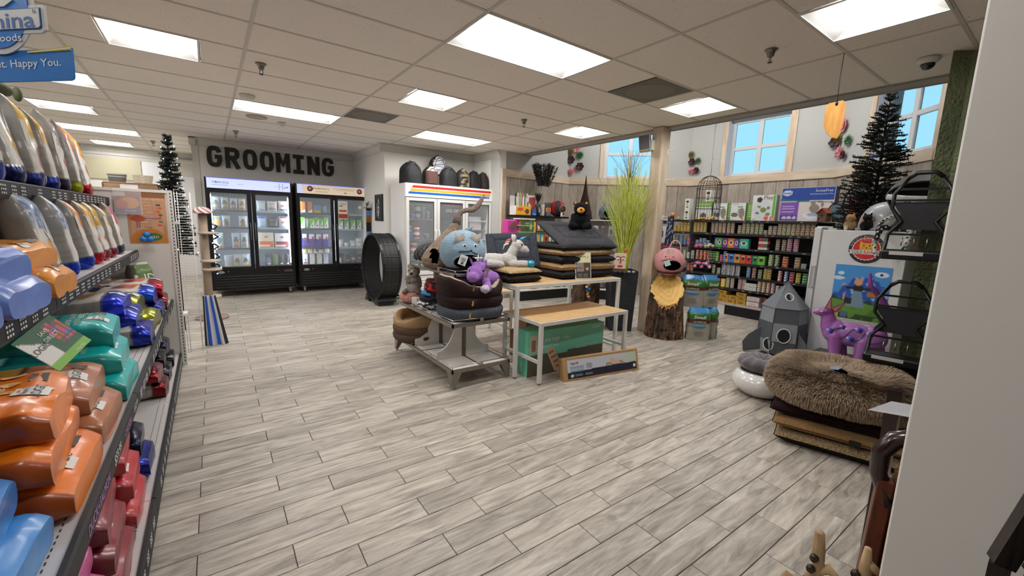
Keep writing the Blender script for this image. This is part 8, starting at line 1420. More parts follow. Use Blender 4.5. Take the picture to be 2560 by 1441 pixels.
def feathers(label,p,H,n,r,spread,col,stemc,seed,tall):
 t=thing('feather_bunch',label,'feathers',p);rr=random.Random(seed);st=MB();fm=MB()
 for k in range(n):
  a=2*PI*k/n+rr.uniform(-.3,.3);s=spread*rr.uniform(.35,1);pts=[Vector(p)+Vector((math.cos(a)*s*f**1.4,math.sin(a)*s*f**1.4*.6,H*f*rr.uniform(.98,1)*(1-.2*s)))for f in np.linspace(0,1,9)];st.tube(pts,.0025,4)
  if tall:
   for j in range(46):
    f=.50+.5*j/46;i=min(7,int(f*8));c=pts[i].lerp(pts[i+1],f*8-i);d=(pts[i+1]-pts[i]).normalized()
    for _ in range(4):q=(d*.9+Vector((rr.gauss(0,1),rr.gauss(0,1),rr.gauss(0,.5)))).normalized()*rr.uniform(.03,.085);sd=q.cross(Vector((.3,1,0))).normalized()*.0042;fm.add([c-sd,c+sd,c+q],[(0,1,2)])
  else:fm.tube([pts[3],pts[6],pts[8]],[.012,.010,.002],5)
 obj('stems',st,M(stemc,.8),t,kind='stuff');obj('plumes',fm,M(col,.85),t,kind='stuff');return t
feathers('big bunch of black feather plumes on pale stems in a white vase',onseg(F0,F1,.50,.16,zt+.18),.84,22,.03,.34,'#0c0b0c','#b9b2a0',3,True);feathers('small bunch of dark wine feathers in the tall letter vase',onseg(F0,F1,.36,.10,zt+.2),.24,14,.02,.13,'#1e0f14','#1e0f14',4,False)
for f,r,c,lb,wd in((.36,.045,'#17161a','tall black cylinder vase with white LIFE lettering','LIFE'),(.50,.045,'#d9d6cc','white mottled vase holding the black plumes',None)):
 p=onseg(F0,F1,f,.10 if wd else .16,zt);t=thing('vase',lb,'vase',p);m=MB();m.lathe([(r,0),(r*1.02,.02),(r*.9,.12),(r*1.08,.215),(r*1.0,.22),(r*.85,.13)],20);obj('vase_body',m,M(c,.35,bump=.3 if not wd else 0,bs=40,var=0 if wd else .35,vs=20),t,world=False)
 if wd:m=MB();letters(m,wd,.055,(0,-r-.008,.11),(0,0,-1),(1,0,0),bold=.02);obj('vase_words',m,M('#cfcfd2',.5),t,world=False)
pouch('treat_bag','dark brown treat bag with orange label beside the red ball house',onseg(F0,F1,.64,.18,zt),(.17,.07,.27),rz1,'#3f3530',[('b',(.15,.85,.3,.62),'#d98a52'),('e',(.5,.46,.22,.1),'#8f4a2c'),('b',(.2,.8,.05,.25),'#5a7f9a')])
t=thing('ball_house','red and black hexagonal cat house with round doorway on the toy shelf','pet house',onseg(F0,F1,.87,.19,zt),-.35);m=MB();th=np.linspace(.02,PI-.02,14);A=np.arange(12)*2*PI/12;P=np.array([[(.17*math.sin(a)**.8*math.cos(b),.15*math.sin(a)**.8*math.sin(b),.16+.16*math.cos(a))for b in A]for a in th]);C=np.array([[lin('#b8202e')if(j//2)%2 else lin('#2e2526')for j in range(12)]for a in th]);m.grid(P,14,12,cv=True,col=C,smooth=False);obj('fabric_shell',m,MATTE,t,world=False);m=MB();m.cyl((.045,-.145,.15),(.05,-.16,.15),.07,24);obj('doorway',m,M('#4f3a2e',.9),t,world=False);m=MB();m.tube([(.05+.07*math.cos(a),-.162,.15+.07*math.sin(a))for a in np.linspace(0,2*PI,25)],.008,6,caps=False);obj('door_trim',m,M('#a39a92',.6),t,world=False);obj('hang_tag',MB().box((.02,-.17,.04),(.04,.003,.08)),WHITE,t,world=False)
t=thing('witch_hat_cave','tall pointed dark brown felt cone behind the bear','pet bed',onseg(F1,F2,.30,.22,1.616),0);m=MB();m.lathe([(.17,0),(.15,.14),(.11,.3),(.05,.52),(.02,.72),(.008,.86),(.002,.9)],24,col=lin('#33221d'));obj('felt_cone',m,FELT,t,world=False)
GCV,on,cz=cave('cat_cave','slate grey felt cat cave with ears and drowsy eyes behind the bear',onseg(F1,F2,.75,.22,1.616),math.radians(-42),.165,'#5c6b78',(.52,.42),hole_c=(0,-.12),seed=5)
for s_ in(-.35,.30):m=MB();m.tube([(s_*.165-.02,0,cz*2-.05),(s_*.165,0,cz*2+.03),(s_*.165+.03,0,cz*2-.04)],.014,8);obj('ear',m,M('#5c6b78',.9),GCV,world=False);p=on(s_*.8,.52,1.02);m=MB();m.bar(p-Vector((.02,0,0)),p+Vector((.02,0,-.004)),.008);obj('eye',m,M('#1e2228',.6),GCV,world=False)
m=MB();m.tube([(-.06,0,cz*2-.02),(-.03,0,cz*2+.08),(.02,0,cz*2+.08),(.03,0,cz*2-.02)],.006,6);obj('carry_loop',m,M('#4a5560',.8),GCV,world=False)
# small white shelf right of the post
t=thing('small_shelf','small white shelf with dark pet books beside the post','shelf',(7.75,5.2,0));p_=(7.6,5.25);
for z in(1.66,1.2,.95):obj('board',MB().box((7.62,5.28,z),(.32,.30,.02),rz=-PI/4),WHITE,t)
obj('side',MB().box((7.70,5.36,.83),(.30,.02,1.66),rz=-PI/4),M('#8f9094',.6),t)
for k,(z,c,lb,h)in enumerate(((1.215,'#c9c9cc','white and black printed box on the small shelf',.36),(.965,'#2f4fb8','royal blue box low on the small shelf',.12),(1.09,'#b4452c','orange and black striped box on the small shelf',.1))):carton('shelf_box',lb,(7.56,5.22,z),(.2,.1,h),-PI/4,c,[('e',(.5,.45,.25,.3),'#26262a'),('b',(0,1,.9,1),'#3a3a40')])
# ---------------------------------------------------------------- white upright fridge with poster
FW2=M('#d6d7d7',.35);fr=thing('white_fridge','white upright fridge with round sticker and mountain poster on its side','fridge',(6.1,1.5,0));FX=5.77
obj('body',MB().b2(FX,6.45,1.08,1.83,.02,1.535),FW2,fr,bevel=.006);dd=obj('door',MB().b2(FX,6.45,1.845,1.915,.04,1.56),FW2,fr,bevel=.008);obj('gasket',MB().b2(FX+.01,6.44,1.83,1.845,.05,1.54),M('#8f9294',.6),fr)
obj('hinge_cap',MB().b2(FX+.02,FX+.20,1.80,1.90,1.56,1.575),FW2,fr);m=MB();m.b2(FX-.004,FX,1.86,1.895,.86,1.10);obj('handle_recess',m,M('#a9aaa8',.5),dd);m=MB();m.b2(FX-.008,FX-.003,1.855,1.862,.85,1.11).b2(FX-.008,FX-.003,1.893,1.90,.85,1.11).b2(FX-.008,FX-.003,1.855,1.90,1.10,1.11).b2(FX-.008,FX-.003,1.855,1.90,.85,.86);obj('handle_rim',m,FW2,dd)
XP=FX-.006;po=thing('mountain_poster','poster of a cat in a dress on a green hill before blue mountains','poster',(XP,1.4,.83))
def pst(u,v):
 C=np.tile(lin('#3f8fd4'),u.shape+(1,));C=mixin(C,ellm(u,v,.12,.85,.06,.03)+ellm(u,v,.08,.76,.12,.03),lin('#cfe0ea'));h1=.80-.9*np.abs(u-.42)+.03*np.sin(u*40);h2=.84-.75*np.abs(u-.66)+.02*np.sin(u*57);C=mixin(C,(v<np.maximum(h1,h2))*1.,lin('#1f4fa8'));n_=hsh(u,v*1.3,9,2);C=mixin(C,(v<h2-.03)*(v>h2-.34)*(n_>.12)*1.,lin('#7fb4dc'))
 C=mixin(C,(v<.52-.25*np.abs(u-.2))*(v>.3)*(n_>.0)*1.,lin('#2a5fb8'));C=mixin(C,(v<.42+.03*np.sin(u*30)-.05*u)*1.,lin('#1d3f34'));C=mixin(C,(v<.38-.05*u)*1.,lin('#5f8f34'));C=mixin(C,(v<.25)*(n_>0)*1.,lin('#4f7a28'));C=mixin(C,(v<.14)*(n_>-.1)*1.,lin('#2f4a1e'));C=mixin(C,(v<.045)*1.,lin('#cfcfc8'))
 C=mixin(C,ellm(u,v,.47,.60,.10,.07)+boxm(u,v,.24,.72,.585,.625),lin('#15161f'));C=mixin(C,(np.abs(u-.47-(v-.5)*.1)<.06+.4*(.56-v))*(v<.56)*(v>.27)*1.,lin('#7690a4'));C=mixin(C,(np.abs(u-.31)<.07)*(v<.42)*(v>.31)*1.,lin('#1d2028'));C=mixin(C,ellm(u,v,.46,.71,.075,.06)+ellm(u,v,.41,.77,.02,.03)+ellm(u,v,.52,.78,.02,.03)+ellm(u,v,.20,.65,.035,.022)+ellm(u,v,.75,.60,.05,.03)+boxm(u,v,.22,.245,.38,.50),lin('#d49a72'));C=mixin(C,boxm(u,v,.63,.80,.48,.55),lin('#a8702e'));return mixin(C,ellm(u,v,.84,.87,.12,.045),lin('#dfe4ea'))
flat_decal('poster_sheet',po,(XP,1.655,.525),(0,-1,0),(0,0,1),.49,.63,pst,60,76);m=MB();m.ell((XP-.001,1.245,1.072),(.0015,.014,.014),12,8);obj('printed_knot',m,M('#2b3a4c',.5),po);m=MB();letters(m,'THE HILLS ARE ALIVE WITH A BIT OF OUR MUSIC',.016,(XP-.001,1.41,.54),(0,-1,0),(0,0,1),width=.38);obj('poster_words',m,M('#3a3a3a',.5),po)
st=thing('round_sticker','round red and navy COLORAWDO sticker with a yellow cat face','sticker',(XP,1.41,1.34));X_,U_=Vector((0,-1,0)),Vector((0,0,1));c0=Vector((XP,1.41,1.34))
def disc(r,off,col,nm,k=48,wav=0):m=MB();m.add([c0+Vector((-off,0,0))]+[c0+Vector((-off,0,0))+X_*math.cos(a)*r*(1-wav*(i%2))+U_*math.sin(a)*r*(1-wav*(i%2))for i,a in enumerate(np.arange(k)*2*PI/k)],[(0,i+1,(i+1)%k+1)for i in range(k)]);return obj(nm,m,M(col,.45),st)
disc(.155,.000,'#1c1b33','rim');disc(.128,.001,'#e6c49a','ring',wav=.06);disc(.114,.002,'#c42430','field')
m=MB();pf=[(-.062,.03),(-.058,.09),(-.03,.062),(.03,.062),(.058,.09),(.062,.03),(.055,-.02),(-.055,-.02)];m.add([c0+Vector((-.003,0,0))+X_*a+U_*b for a,b in pf],[tuple(range(8))]);cf=obj('cat_face',m,M('#e0a52e',.5),st);m=MB();[m.ell(c0+Vector((-.004,0,0))+X_*a+U_*b,(.001,w,h),8,6)for a,b,w,h in((-.025,.035,.007,.008),(.025,.035,.007,.008),(0,.012,.008,.006),(-.035,.01,.012,.002),(.035,.01,.012,.002))];obj('face_marks',m,M('#2f1c14',.5),cf)
m=MB();m.add([c0+Vector((-.004,0,0))+X_*a+U_*b for a,b in((-.15,-.058),(.15,-.058),(.135,-.036),(.15,-.014),(-.15,-.014),(-.135,-.036))],[tuple(range(6))]);bn=obj('banner',m,M('#e3e0d8',.45),st);m=MB();letters(m,'COLO',.05,c0+Vector((-.005,0,0))+X_*-.075+U_*-.036,X_,U_,width=.095,bold=.015);letters(m,'DO',.05,c0+Vector((-.005,0,0))+X_*.103+U_*-.036,X_,U_,width=.045,bold=.015);obj('banner_words',m,M('#20213c',.5),bn);m=MB();letters(m,'RAW',.05,c0+Vector((-.005,0,0))+X_*.026+U_*-.036,X_,U_,width=.085,bold=.015);obj('banner_words',m,M('#c42430',.5),bn)
m=MB();tx_="Anderson's Natural Pet Food"
for i,ch in enumerate(tx_):
 if ch==' ':continue
 a=PI*.93-i*PI*.86/(len(tx_)-1);v,f=txt(ch,.022);e1=X_*math.sin(a)-U_*math.cos(a)*-1*-1;e1=X_*math.sin(a)-U_*math.cos(a);e2=X_*math.cos(a)+U_*math.sin(a);m.add([c0+Vector((-.002,0,0))+e2*(.139+p[1])+e1*p[0]for p in v],f)
letters(m,'PROUDLY',.014,c0+Vector((-.003,0,0))+U_*.098,X_,U_);obj('rim_words',m,M('#dcd6cc',.5),st)
for k,(y,z,c)in enumerate(((1.60,.585,'#c9a234'),(1.52,.60,'#4a6a8a'))):obj('magnet_card',MB().b2(XP-.004,XP-.001,y-.03,y+.03,z-.03,z+.03),M(c,.5),fr)
# ---------------------------------------------------------------- purple painted cat sculpture
t=thing('display_plinth','low dark block behind the shaggy bed carrying the purple cat','plinth',(5.35,1.30,0));obj('block',MB().b2(5.2,5.52,1.02,1.62,0,.215),BKF,t)
CS=thing('purple_cat_sculpture','purple painted papier-mache cat with pansies, head raised and long upright tail','sculpture',(5.33,1.30,.215),math.radians(-70));pl,pd,pp_='#a568b0','#6f2f78','#9a58a4'
# local: -x toward the photo's left (head), +x toward the tail
blob('body',[E((-.02,0,.25),(.22,.10,.125),pl),E((.16,0,.24),(.12,.105,.125),pp_),E((-.16,0,.27),(.105,.09,.125),pl),Cp((-.20,0,.30),(-.225,0,.42),.080,.062,pp_),E((-.25,0,.455),(.075,.062,.060),pd),E((-.315,0,.448),(.048,.042,.034),pp_),Cp((-.15,-.05,.22),(-.13,-.06,.03),.066,.050,pp_),Cp((-.10,.05,.22),(-.06,.06,.03),.06,.046,pp_),Cp((.08,-.06,.20),(.07,-.06,.03),.064,.048,pl),Cp((.19,.03,.20),(.235,.06,.03),.075,.050,pp_),E((-.14,-.07,.02),(.05,.035,.022),pl),E((-.08,.06,.02),(.05,.035,.022),pl),E((.06,-.07,.02),(.045,.035,.022),pl),E((.24,.06,.02),(.05,.035,.022),pp_),Cp((.225,0,.28),(.215,0,.37),.042,.037,pd),Cp((.215,0,.37),(.245,0,.52),.037,.033,pd),Cp((.245,0,.52),(.17,0,.66),.033,.029,'#6a2f78'),Cp((.17,0,.66),(.075,0,.77),.029,.024,'#5f2a6c'),Cp((.075,0,.77),(.055,0,.90),.024,.012,'#8a3f98')],MV(.35,coat=.35,bump=.4,bs=45,key='clay'),CS,voxel=.008,smooth=6)
for x,rt in((-.235,.35),(-.195,1.05)):m=MB();m.add([(-.035,-.01,0),(.035,-.01,0),(.012,-.004,.15),(0,.022,.01)],[(0,1,2),(1,3,2),(3,0,2),(0,3,1)]);m.xf(Matrix.Translation((x,-.02,.485))@Matrix.Rotation(rt-.35,4,'Y'));obj('ear',m,M('#7a3a5c',.4),CS,world=False);m2=MB();m2.add([(-.022,-.0115,.01),(.024,-.0115,.01),(.010,-.006,.125)],[(0,1,2)]);m2.xf(Matrix.Translation((x,-.022,.485))@Matrix.Rotation(rt-.35,4,'Y'));obj('inner_ear',m2,M('#b07468',.5),CS,world=False)
sphere_part('nose',(-.352,-.005,.448),(.012,.02,.014),M('#c07ac4',.3),CS);m=MB();m.ell((-.285,-.042,.465),(.026,.012,.014),12,8);obj('eye',m,M('#b8485a',.4),CS,world=False);sphere_part('eyelid',(-.287,-.05,.462),(.018,.008,.008),M('#c9b4dc',.4),CS)
def sk(x,z):return-math.sqrt(max(.0008,.0100*(1-((z-.25)/.125)**2)*1.0))-.004
for pts in([(-.23,.20),(-.17,.16),(-.13,.10)],[(-.13,.18),(-.07,.25),(-.02,.32),(.04,.33)],[(-.02,.20),(.05,.23),(.08,.31)],[(.0,.20),(.10,.19),(.19,.22),(.24,.27)],[(-.18,.30),(-.10,.33)]):
 m=MB();m.tube([(x,sk(x,z)-.004,z)for x,z in pts],.004,5);obj('painted_stem',m,M('#2c4a4e',.5),CS,world=False)
for x,z,s_ in((-.20,.285,1),(-.03,.225,1.0),(.03,.325,1),(.12,.295,1.0),(-.10,.335,.8),(.08,.125,.8)):
 for k in range(5):a=2*PI*k/5+.3;m=MB();m.ell((x+.018*s_*math.cos(a),sk(x,z)-.008,z+.018*s_*math.sin(a)),(.016*s_,.004,.014*s_),10,6);obj('pansy_petal',m,M(['#3a2fa0','#5a6ad0','#c9b4e0','#5f78d8','#2f2488'][k],.4),CS,world=False)
 # ---------------------------------------------------------------- grey rocket cat tower
t=thing('rocket_tower','grey fabric rocket-shaped cat tower with pointed roof and side fin','cat tower',(5.62,2.06,0),math.radians(-14));GA,GB=M('#8b9096',.8,bump=.2,bs=50),M('#51555b',.85,bump=.2,bs=50);n6=6;rs=[(.235,.04),(.255,.20),(.25,.42),(.235,.60)]
for k in range(n6):
 a0,a1=2*PI*k/n6+.2,2*PI*(k+1)/n6+.2
 for j in range(3):(r0,z0),(r1,z1)=rs[j],rs[j+1];m=MB();nn=6;P=[[((r0+(r1-r0)*v)*(math.cos(a0)*(1-u)+math.cos(a1)*u)*1,(r0+(r1-r0)*v)*(math.sin(a0)*(1-u)+math.sin(a1)*u),z0+(z1-z0)*v+.0)for v in np.linspace(0,1,4)]for u in np.linspace(0,1,nn)];m.grid(np.array(P),nn,4);obj('wall_panel',m,(GB if(k+j)%2 else GA),t,world=False)
 m=MB();P=[[((.25*(1-v))*(math.cos(a0)*(1-u)+math.cos(a1)*u),.25*(1-v)*(math.sin(a0)*(1-u)+math.sin(a1)*u),.60+.30*v)for v in np.linspace(0,.99,5)]for u in np.linspace(0,1,6)];m.grid(np.array(P),6,5);obj('roof_panel',m,M('#6c7177',.85,bump=.2,bs=50),t,world=False);m=MB();m.tube([(rr_*math.cos(a0),rr_*math.sin(a0),z)for rr_,z in rs]+[(.002,0,.905)],.005,5);obj('seam_rod',m,M('#44474c',.7),t,world=False)
for a,z,r in((3.85,.28,.085),(3.2,.15,.075),(4.0,.73,.05)):rw=.232 if z<.6 else .125;m=MB();c=Vector((rw*math.cos(a),rw*math.sin(a),z));X1=Vector((-math.sin(a),math.cos(a),0));Z1=Vector((0,0,1))if z<.6 else Vector((-math.cos(a)*.6,-math.sin(a)*.6,.8));m.tube([c+X1*r*.8*math.cos(b)+Z1*r*math.sin(b)for b in np.linspace(0,2*PI,25)],.007,6,caps=False);obj('hole_rim',m,M('#c9c9c6',.7),t,world=False);m=MB();m.add([c+X1*r*.78*math.cos(b)+Z1*r*.97*math.sin(b)for b in np.arange(24)*2*PI/24],[tuple(range(24))]);obj('opening',m,M('#17181a',.9),t,world=False)
for a in(2.5,4.5,5.6):m=MB();m.prism([(.22,.04),(.40,.0),(.42,.12),(.36,.22),(.22,.34)],-.008,.008);m.xf(Matrix.Rotation(a,4,'Z'));obj('fin',m,GB,t,world=False)
# ---------------------------------------------------------------- white bowl seat, cushions and the shaggy bed
t=thing('egg_bowl','glossy white round bowl pod on the floor beside the shaggy bed','pet bed',(4.06,1.60,0));m=MB();m.lathe([(.11,0),(.17,.02),(.232,.08),(.25,.13),(.24,.17),(.205,.215),(.18,.225),(.17,.21),(.12,.17),(.001,.15)],40);obj('shell',m,M('#dedcd8',.12,coat=.8),t,world=False)
t=thing('round_cushion','dark plum velvet round cushion resting on the white bowl','cushion',(4.09,1.62,.215));nu,nv=20,48;P=np.array([[((.16*math.sin(q)**.75*(1+.03*math.sin(12*b)))*math.cos(b)*1.3,.16*math.sin(q)**.75*(1+.03*math.sin(12*b))*math.sin(b)*1.3,.07+.072*math.cos(q)-.05*math.exp(-(math.sin(q)/.25)**2)*(1 if q<PI/2 else 0)+.006*math.sin(12*b))for b in np.arange(nv)*2*PI/nv]for q in np.linspace(.02,PI-.02,nu)]);m=MB();m.grid(P,nu,nv,cv=True);obj('velvet',m,M('#4a4147',.8,sheen=.6,bump=.3,bs=40),t,world=False);sphere_part('tuft_button',(0,0,.10),(.02,.02,.01),M('#3a3238',.7),t)
AX=math.radians(16);cB=Vector((3.80,.95,0))
def stackpad(lb,z,L,W,T,a,b,dx=0,dy=0,rz=0,**k):p=cB+Vector((math.cos(AX)*dx-math.sin(AX)*dy,math.sin(AX)*dx+math.cos(AX)*dy,z));t=thing('floor_cushion',lb,'cushion',tuple(p),AX+rz,'large cushions under the shaggy bed');cushion(t,L,W,T,a,b,'cushion_body',None,n=4,nu=40,nv=36,**k);return t
stackpad('black-bottomed tan fleece cushion on the floor, bottom of the stack',0,1.0,.78,.10,'#a8906a','#1d1815',dx=-.02,dy=-.04);tc=stackpad('tan suede cushion, second from the floor',.095,.96,.74,.085,'#9a7850','#8a6a48',dx=-.02,mat=FELT);obj('black_label',MB().box((-.482,-.10,.04),(.008,.06,.035)),BLACK,tc,world=False)
stackpad('dark maroon plush cushion directly under the shaggy bed',.175,.94,.80,.085,'#2a1016','#1a0c0e',dx=.02,mat=FELT)
t=thing('shaggy_bed','big beige shaggy fur bed with sunken centre on top of the cushion stack','pet bed',tuple(cB+Vector((.03,.02,.255))),AX);nu,nv=60,72;P=np.zeros((nu,nv,3));Lb,Wb=.57,.47
for i,q in enumerate(np.linspace(.02,PI-.05,nu)):
 for j,b in enumerate(np.arange(nv)*2*PI/nv):
  s_=math.sin(q)**.62;cx,cy=math.cos(b),math.sin(b);r_=s_;P[i,j]=(Lb*s_*np.sign(cx)*abs(cx)**.72,Wb*s_*np.sign(cy)*abs(cy)**.72,.115+.125*np.sign(math.cos(q))*abs(math.cos(q))**.8-(.055*math.exp(-(r_/.62)**6)if q<PI/2 else 0)+(.03*math.exp(-(r_/.25)**2)if q<PI/2 else 0))
P[...,2]+=npn(P.reshape(-1,3),7,.018,3).reshape(nu,nv);P[...,2]=np.maximum(P[...,2],.0);m=MB();m.grid(P,nu,nv,cv=True);m2=m.mesh('core',M('#6b5844',.95,bump=2,bs=90));obj('bed_core',m2,None,t)
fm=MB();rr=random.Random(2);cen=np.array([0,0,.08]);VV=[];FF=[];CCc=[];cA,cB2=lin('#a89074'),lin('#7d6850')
for k in range(26000):
 i,j=rr.random()**.9*(nu*.80-2),rr.randrange(nv);i0=int(i);f=i-i0;p=P[i0,j]*(1-f)+P[min(nu-1,i0+1),j]*f;p=p*(1-(g:=rr.random()))+(P[i0,(j+1)%nv]*(1-f)+P[min(nu-1,i0+1),(j+1)%nv]*f)*g
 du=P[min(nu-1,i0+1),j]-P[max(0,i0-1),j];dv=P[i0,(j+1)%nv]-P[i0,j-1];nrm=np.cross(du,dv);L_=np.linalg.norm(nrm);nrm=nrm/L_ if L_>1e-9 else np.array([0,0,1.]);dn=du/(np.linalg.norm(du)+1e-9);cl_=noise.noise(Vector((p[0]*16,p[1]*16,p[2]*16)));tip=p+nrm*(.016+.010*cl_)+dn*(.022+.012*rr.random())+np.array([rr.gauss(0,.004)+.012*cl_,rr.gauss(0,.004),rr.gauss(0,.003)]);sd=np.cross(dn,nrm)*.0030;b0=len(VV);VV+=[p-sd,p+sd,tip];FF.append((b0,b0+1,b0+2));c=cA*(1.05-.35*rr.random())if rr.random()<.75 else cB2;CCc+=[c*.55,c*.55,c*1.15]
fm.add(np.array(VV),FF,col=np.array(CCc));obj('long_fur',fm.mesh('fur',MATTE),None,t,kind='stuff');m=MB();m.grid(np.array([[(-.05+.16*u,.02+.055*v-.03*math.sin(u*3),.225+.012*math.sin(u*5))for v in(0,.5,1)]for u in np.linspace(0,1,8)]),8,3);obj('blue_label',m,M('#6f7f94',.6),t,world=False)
# ---------------------------------------------------------------- carriers and pushchair above the fridge, tree behind
tree('bare dark green artificial tree standing behind the fridge in front of the end window',6.62,1.62,1.45,1.72,.42,30,dark='#141c16',seed=9,droop=-.1)
t=thing('silver_carrier','silver domed pet carrier shell lying on the fridge top','pet carrier',(6.15,1.25,1.536),.1);nu,nv=18,40;P=np.array([[(.30*math.cos(q)**.55*math.cos(b),.36*math.cos(q)**.55*math.sin(b),.03+.30*math.sin(q))for b in np.arange(nv)*2*PI/nv]for q in np.linspace(0,PI/2-.01,nu)]);m=MB();m.grid(P,nu,nv,cv=True);m.lathe([(1,0),(1.05,.01),(1.05,.03),(1,.035)],40,sx=.30,sy=.36,smooth=False);obj('dome',m,M('#8b8d90',.45,coat=.2),t,world=False)
PUSH=thing('pushchair_hood','black folding pet pushchair hood with white padded bar above the silver carrier','pushchair',(5.70,1.02,1.86),math.radians(-80));P=[]
for k in range(16):a=PI*k/15;P.append([(-.27*math.cos(a),.26*(q-.5)*1.0-.04+.1*q*(math.sin(a)),.27*math.sin(a)*(1-.45*(1-q)**2))for q in np.linspace(0,1,8)])
m=MB();m.grid(np.array(P),16,8);obj('canopy',m,M('#15151a',.6,bump=.2,bs=50),PUSH,world=False)
for nm,q,c in(('front_hoop',0,M('#15151a',.5)),('camouflage_trim',7,M('#8d8a78',.7,var=.6,vs=30))):m=MB();m.tube([Vector(p[q])+Vector((0,0,.004))for p in P],.010,6);obj(nm,m,c,PUSH,world=False)
m=MB();m.tube([(-.26,-.19,.01),(-.12,-.22,-.01),(.1,-.22,-.02),(.26,-.18,-.05)],.028,10);obj('padded_bar',m,M('#c4c4c2',.7,var=.25,vs=20),PUSH,world=False);m=MB();m.bar((-.26,-.05,0),(.26,-.05,0),.02);m.bar((.26,-.05,0),(.10,.1,-.32),.02);m.bar((-.26,-.05,0),(-.10,.1,-.32),.02);obj('frame',m,BKF,PUSH,world=False)
m=MB();m.grid(np.array([[(.25*u*math.sqrt(max(0,1-v*v)),.10,.25*v)for v in np.linspace(0,.99,8)]for u in np.linspace(-1,1,8)]),8,8);obj('hood_back',m,M('#1a1a1e',.7),PUSH,world=False)
for x,z,c1,c2,lb in((1.62,0,'#b8936a','#2a211c','tan and brown plush cat with striped back sitting on the fridge edge'),(1.47,0,'#15110f','#15110f','black plush cat with orange ribbon beside the tan one')):
 t=thing('plush_cat',lb,'plush toy',(5.88,x,1.537),math.radians(-75));blob('body',[E((0,0,.055),(.06,.05,.055),c1),E((.0,-.02,.135),(.045,.042,.042),c1),E((.03,.02,.07),(.045,.04,.05),c2),E((-.028,-.01,.178),(.012,.008,.018),c2),E((.028,-.01,.178),(.012,.008,.018),'#c98a3a' if c1[1]=='b' else c1),Cp((-.03,-.05,.03),(-.03,-.08,.0),.02,.016,'#d9cdb8' if c1[1]=='b' else c1)],FUR,t,voxel=.006,fuzz=.003)
 m=MB();m.tube([(-.05+.02*k,-.03-.012*(k%2),.10+.015*(k%3))for k in range(6)],.006,6);obj('ribbon',m,M('#d9642a' if c1[1]=='1' else '#8a5a2a',.5),t,world=False)
 for s_ in(-.016,.016):sphere_part('eye',(s_,-.06,.145),.005,M('#c9a43a' if c1[1]=='b' else '#0a0a0a',.2),t)
 # dotted rag doll
DL=thing('dotted_doll','black and white polka dot rag cat doll sitting on the fridge corner with dangling legs','doll',(5.80,1.16,1.54),math.radians(-75));W_,K_='#d6d2ca','#121214'
def dots(P,C):
 s_=55.;g=np.sin(P[:,0]*s_*2)*np.sin(P[:,2]*s_*2+P[:,1]*s_);m_=(g>.55)[:,None];lum=C.mean(1,keepdims=True);return np.where(m_,np.where(lum>.3,lin('#17171a'),lin('#dcd8d0')),C)
blob('body',[E((0,0,.10),(.055,.045,.11),K_),E((0,-.01,.255),(.045,.04,.055),W_),E((-.025,0,.31),(.014,.008,.022),K_),E((.025,0,.31),(.014,.008,.022),K_),Cp((-.045,0,.17),(-.16,-.05,.10),.024,.02,W_),Cp((-.16,-.05,.10),(-.19,-.06,.0),.02,.017,K_),Cp((.045,0,.17),(.10,-.04,.08),.024,.02,W_),Cp((.10,-.04,.08),(.09,-.06,-.04),.02,.018,W_),Cp((-.03,-.03,.03),(-.16,-.09,.035),.032,.026,K_),Cp((-.16,-.09,.035),(-.20,-.115,-.12),.026,.022,K_),Cp((-.20,-.115,-.12),(-.17,-.115,-.26),.022,.016,W_),Cp((.03,-.03,.03),(.06,-.11,.03),.032,.026,K_),Cp((.06,-.11,.03),(.05,-.115,-.14),.026,.022,W_),Cp((.05,-.115,-.14),(.0,-.115,-.27),.022,.014,K_)],MV(.85,bump=.3,bs=60,key='rag'),DL,voxel=.006,smooth=5,mod=dots)
for s_ in(-.016,.016):sphere_part('eye',(s_,-.048,.265),(.006,.004,.005),M('#1a1a1a',.3),DL)
sphere_part('nose',(0,-.052,.245),(.006,.005,.005),M('#3a2a2a',.5),DL)
# black folding frames hung on the green wall
def hframe(lb,x,y,z,H,rz):
 t=thing('folding_frame',lb,'pushchair frame',(x,y,z),rz,'black pushchair frames on the green wall');w=.17;K=M('#0f0f11',.35)
 for s_ in(-1,1):m=MB();m.tube([(s_*w*.55,-.02,H),(s_*w*.95,-.04,H*.80),(s_*w*.95,-.05,H*.62),(s_*w*.55,-.05,H*.46),(s_*w*.95,-.07,H*.30),(s_*w,-.10,H*.06),(s_*w,-.22,.03)],[.013,.014,.013,.012,.013,.014,.014],8);obj('side_rail',m,K,t,world=False)
 m=MB();m.tube([(-w*.55,-.02,H),(-w*.3,-.02,H+.035),(w*.3,-.02,H+.035),(w*.55,-.02,H)],.016,8);obj('top_grip',m,K,t,world=False)
 for zz,yy in((H*.86,-.035),(H*.72,-.05),(H*.3,-.07),(H*.10,-.10)):m=MB();m.bar((-w*.93,yy,zz),(w*.93,yy,zz),.016);obj('cross_bar',m,K,t,world=False)
 m=MB();m.grid(np.array([[(w*(.55+.35*abs(math.cos(v*PI)))*u,-.045,H*(.36+.34*v))for v in np.linspace(0,1,8)]for u in np.linspace(-1,1,4)]),4,8);obj('back_plate',m,M('#1b1b1e',.55),t,world=False);m=MB();m.box((0,-.17,.03),(w*2.1,.16,.07));obj('foot_tray',m,K,t,world=False,bevel=.015)
 m=MB();m.box((-.03,-.252,.045),(w*1.1,.003,.028));obj('white_label',m,M('#b9b4b0',.5),t,world=False)
 for k in range(3):m=MB();m.tube([(-.07+.07*k,-.06,.16),(-.07+.07*k,-.15,.15),(-.07+.07*k,-.15,.10)],.004,5);obj('wire_hook',m,STEEL,t,world=False)
RZF=math.radians(-82)
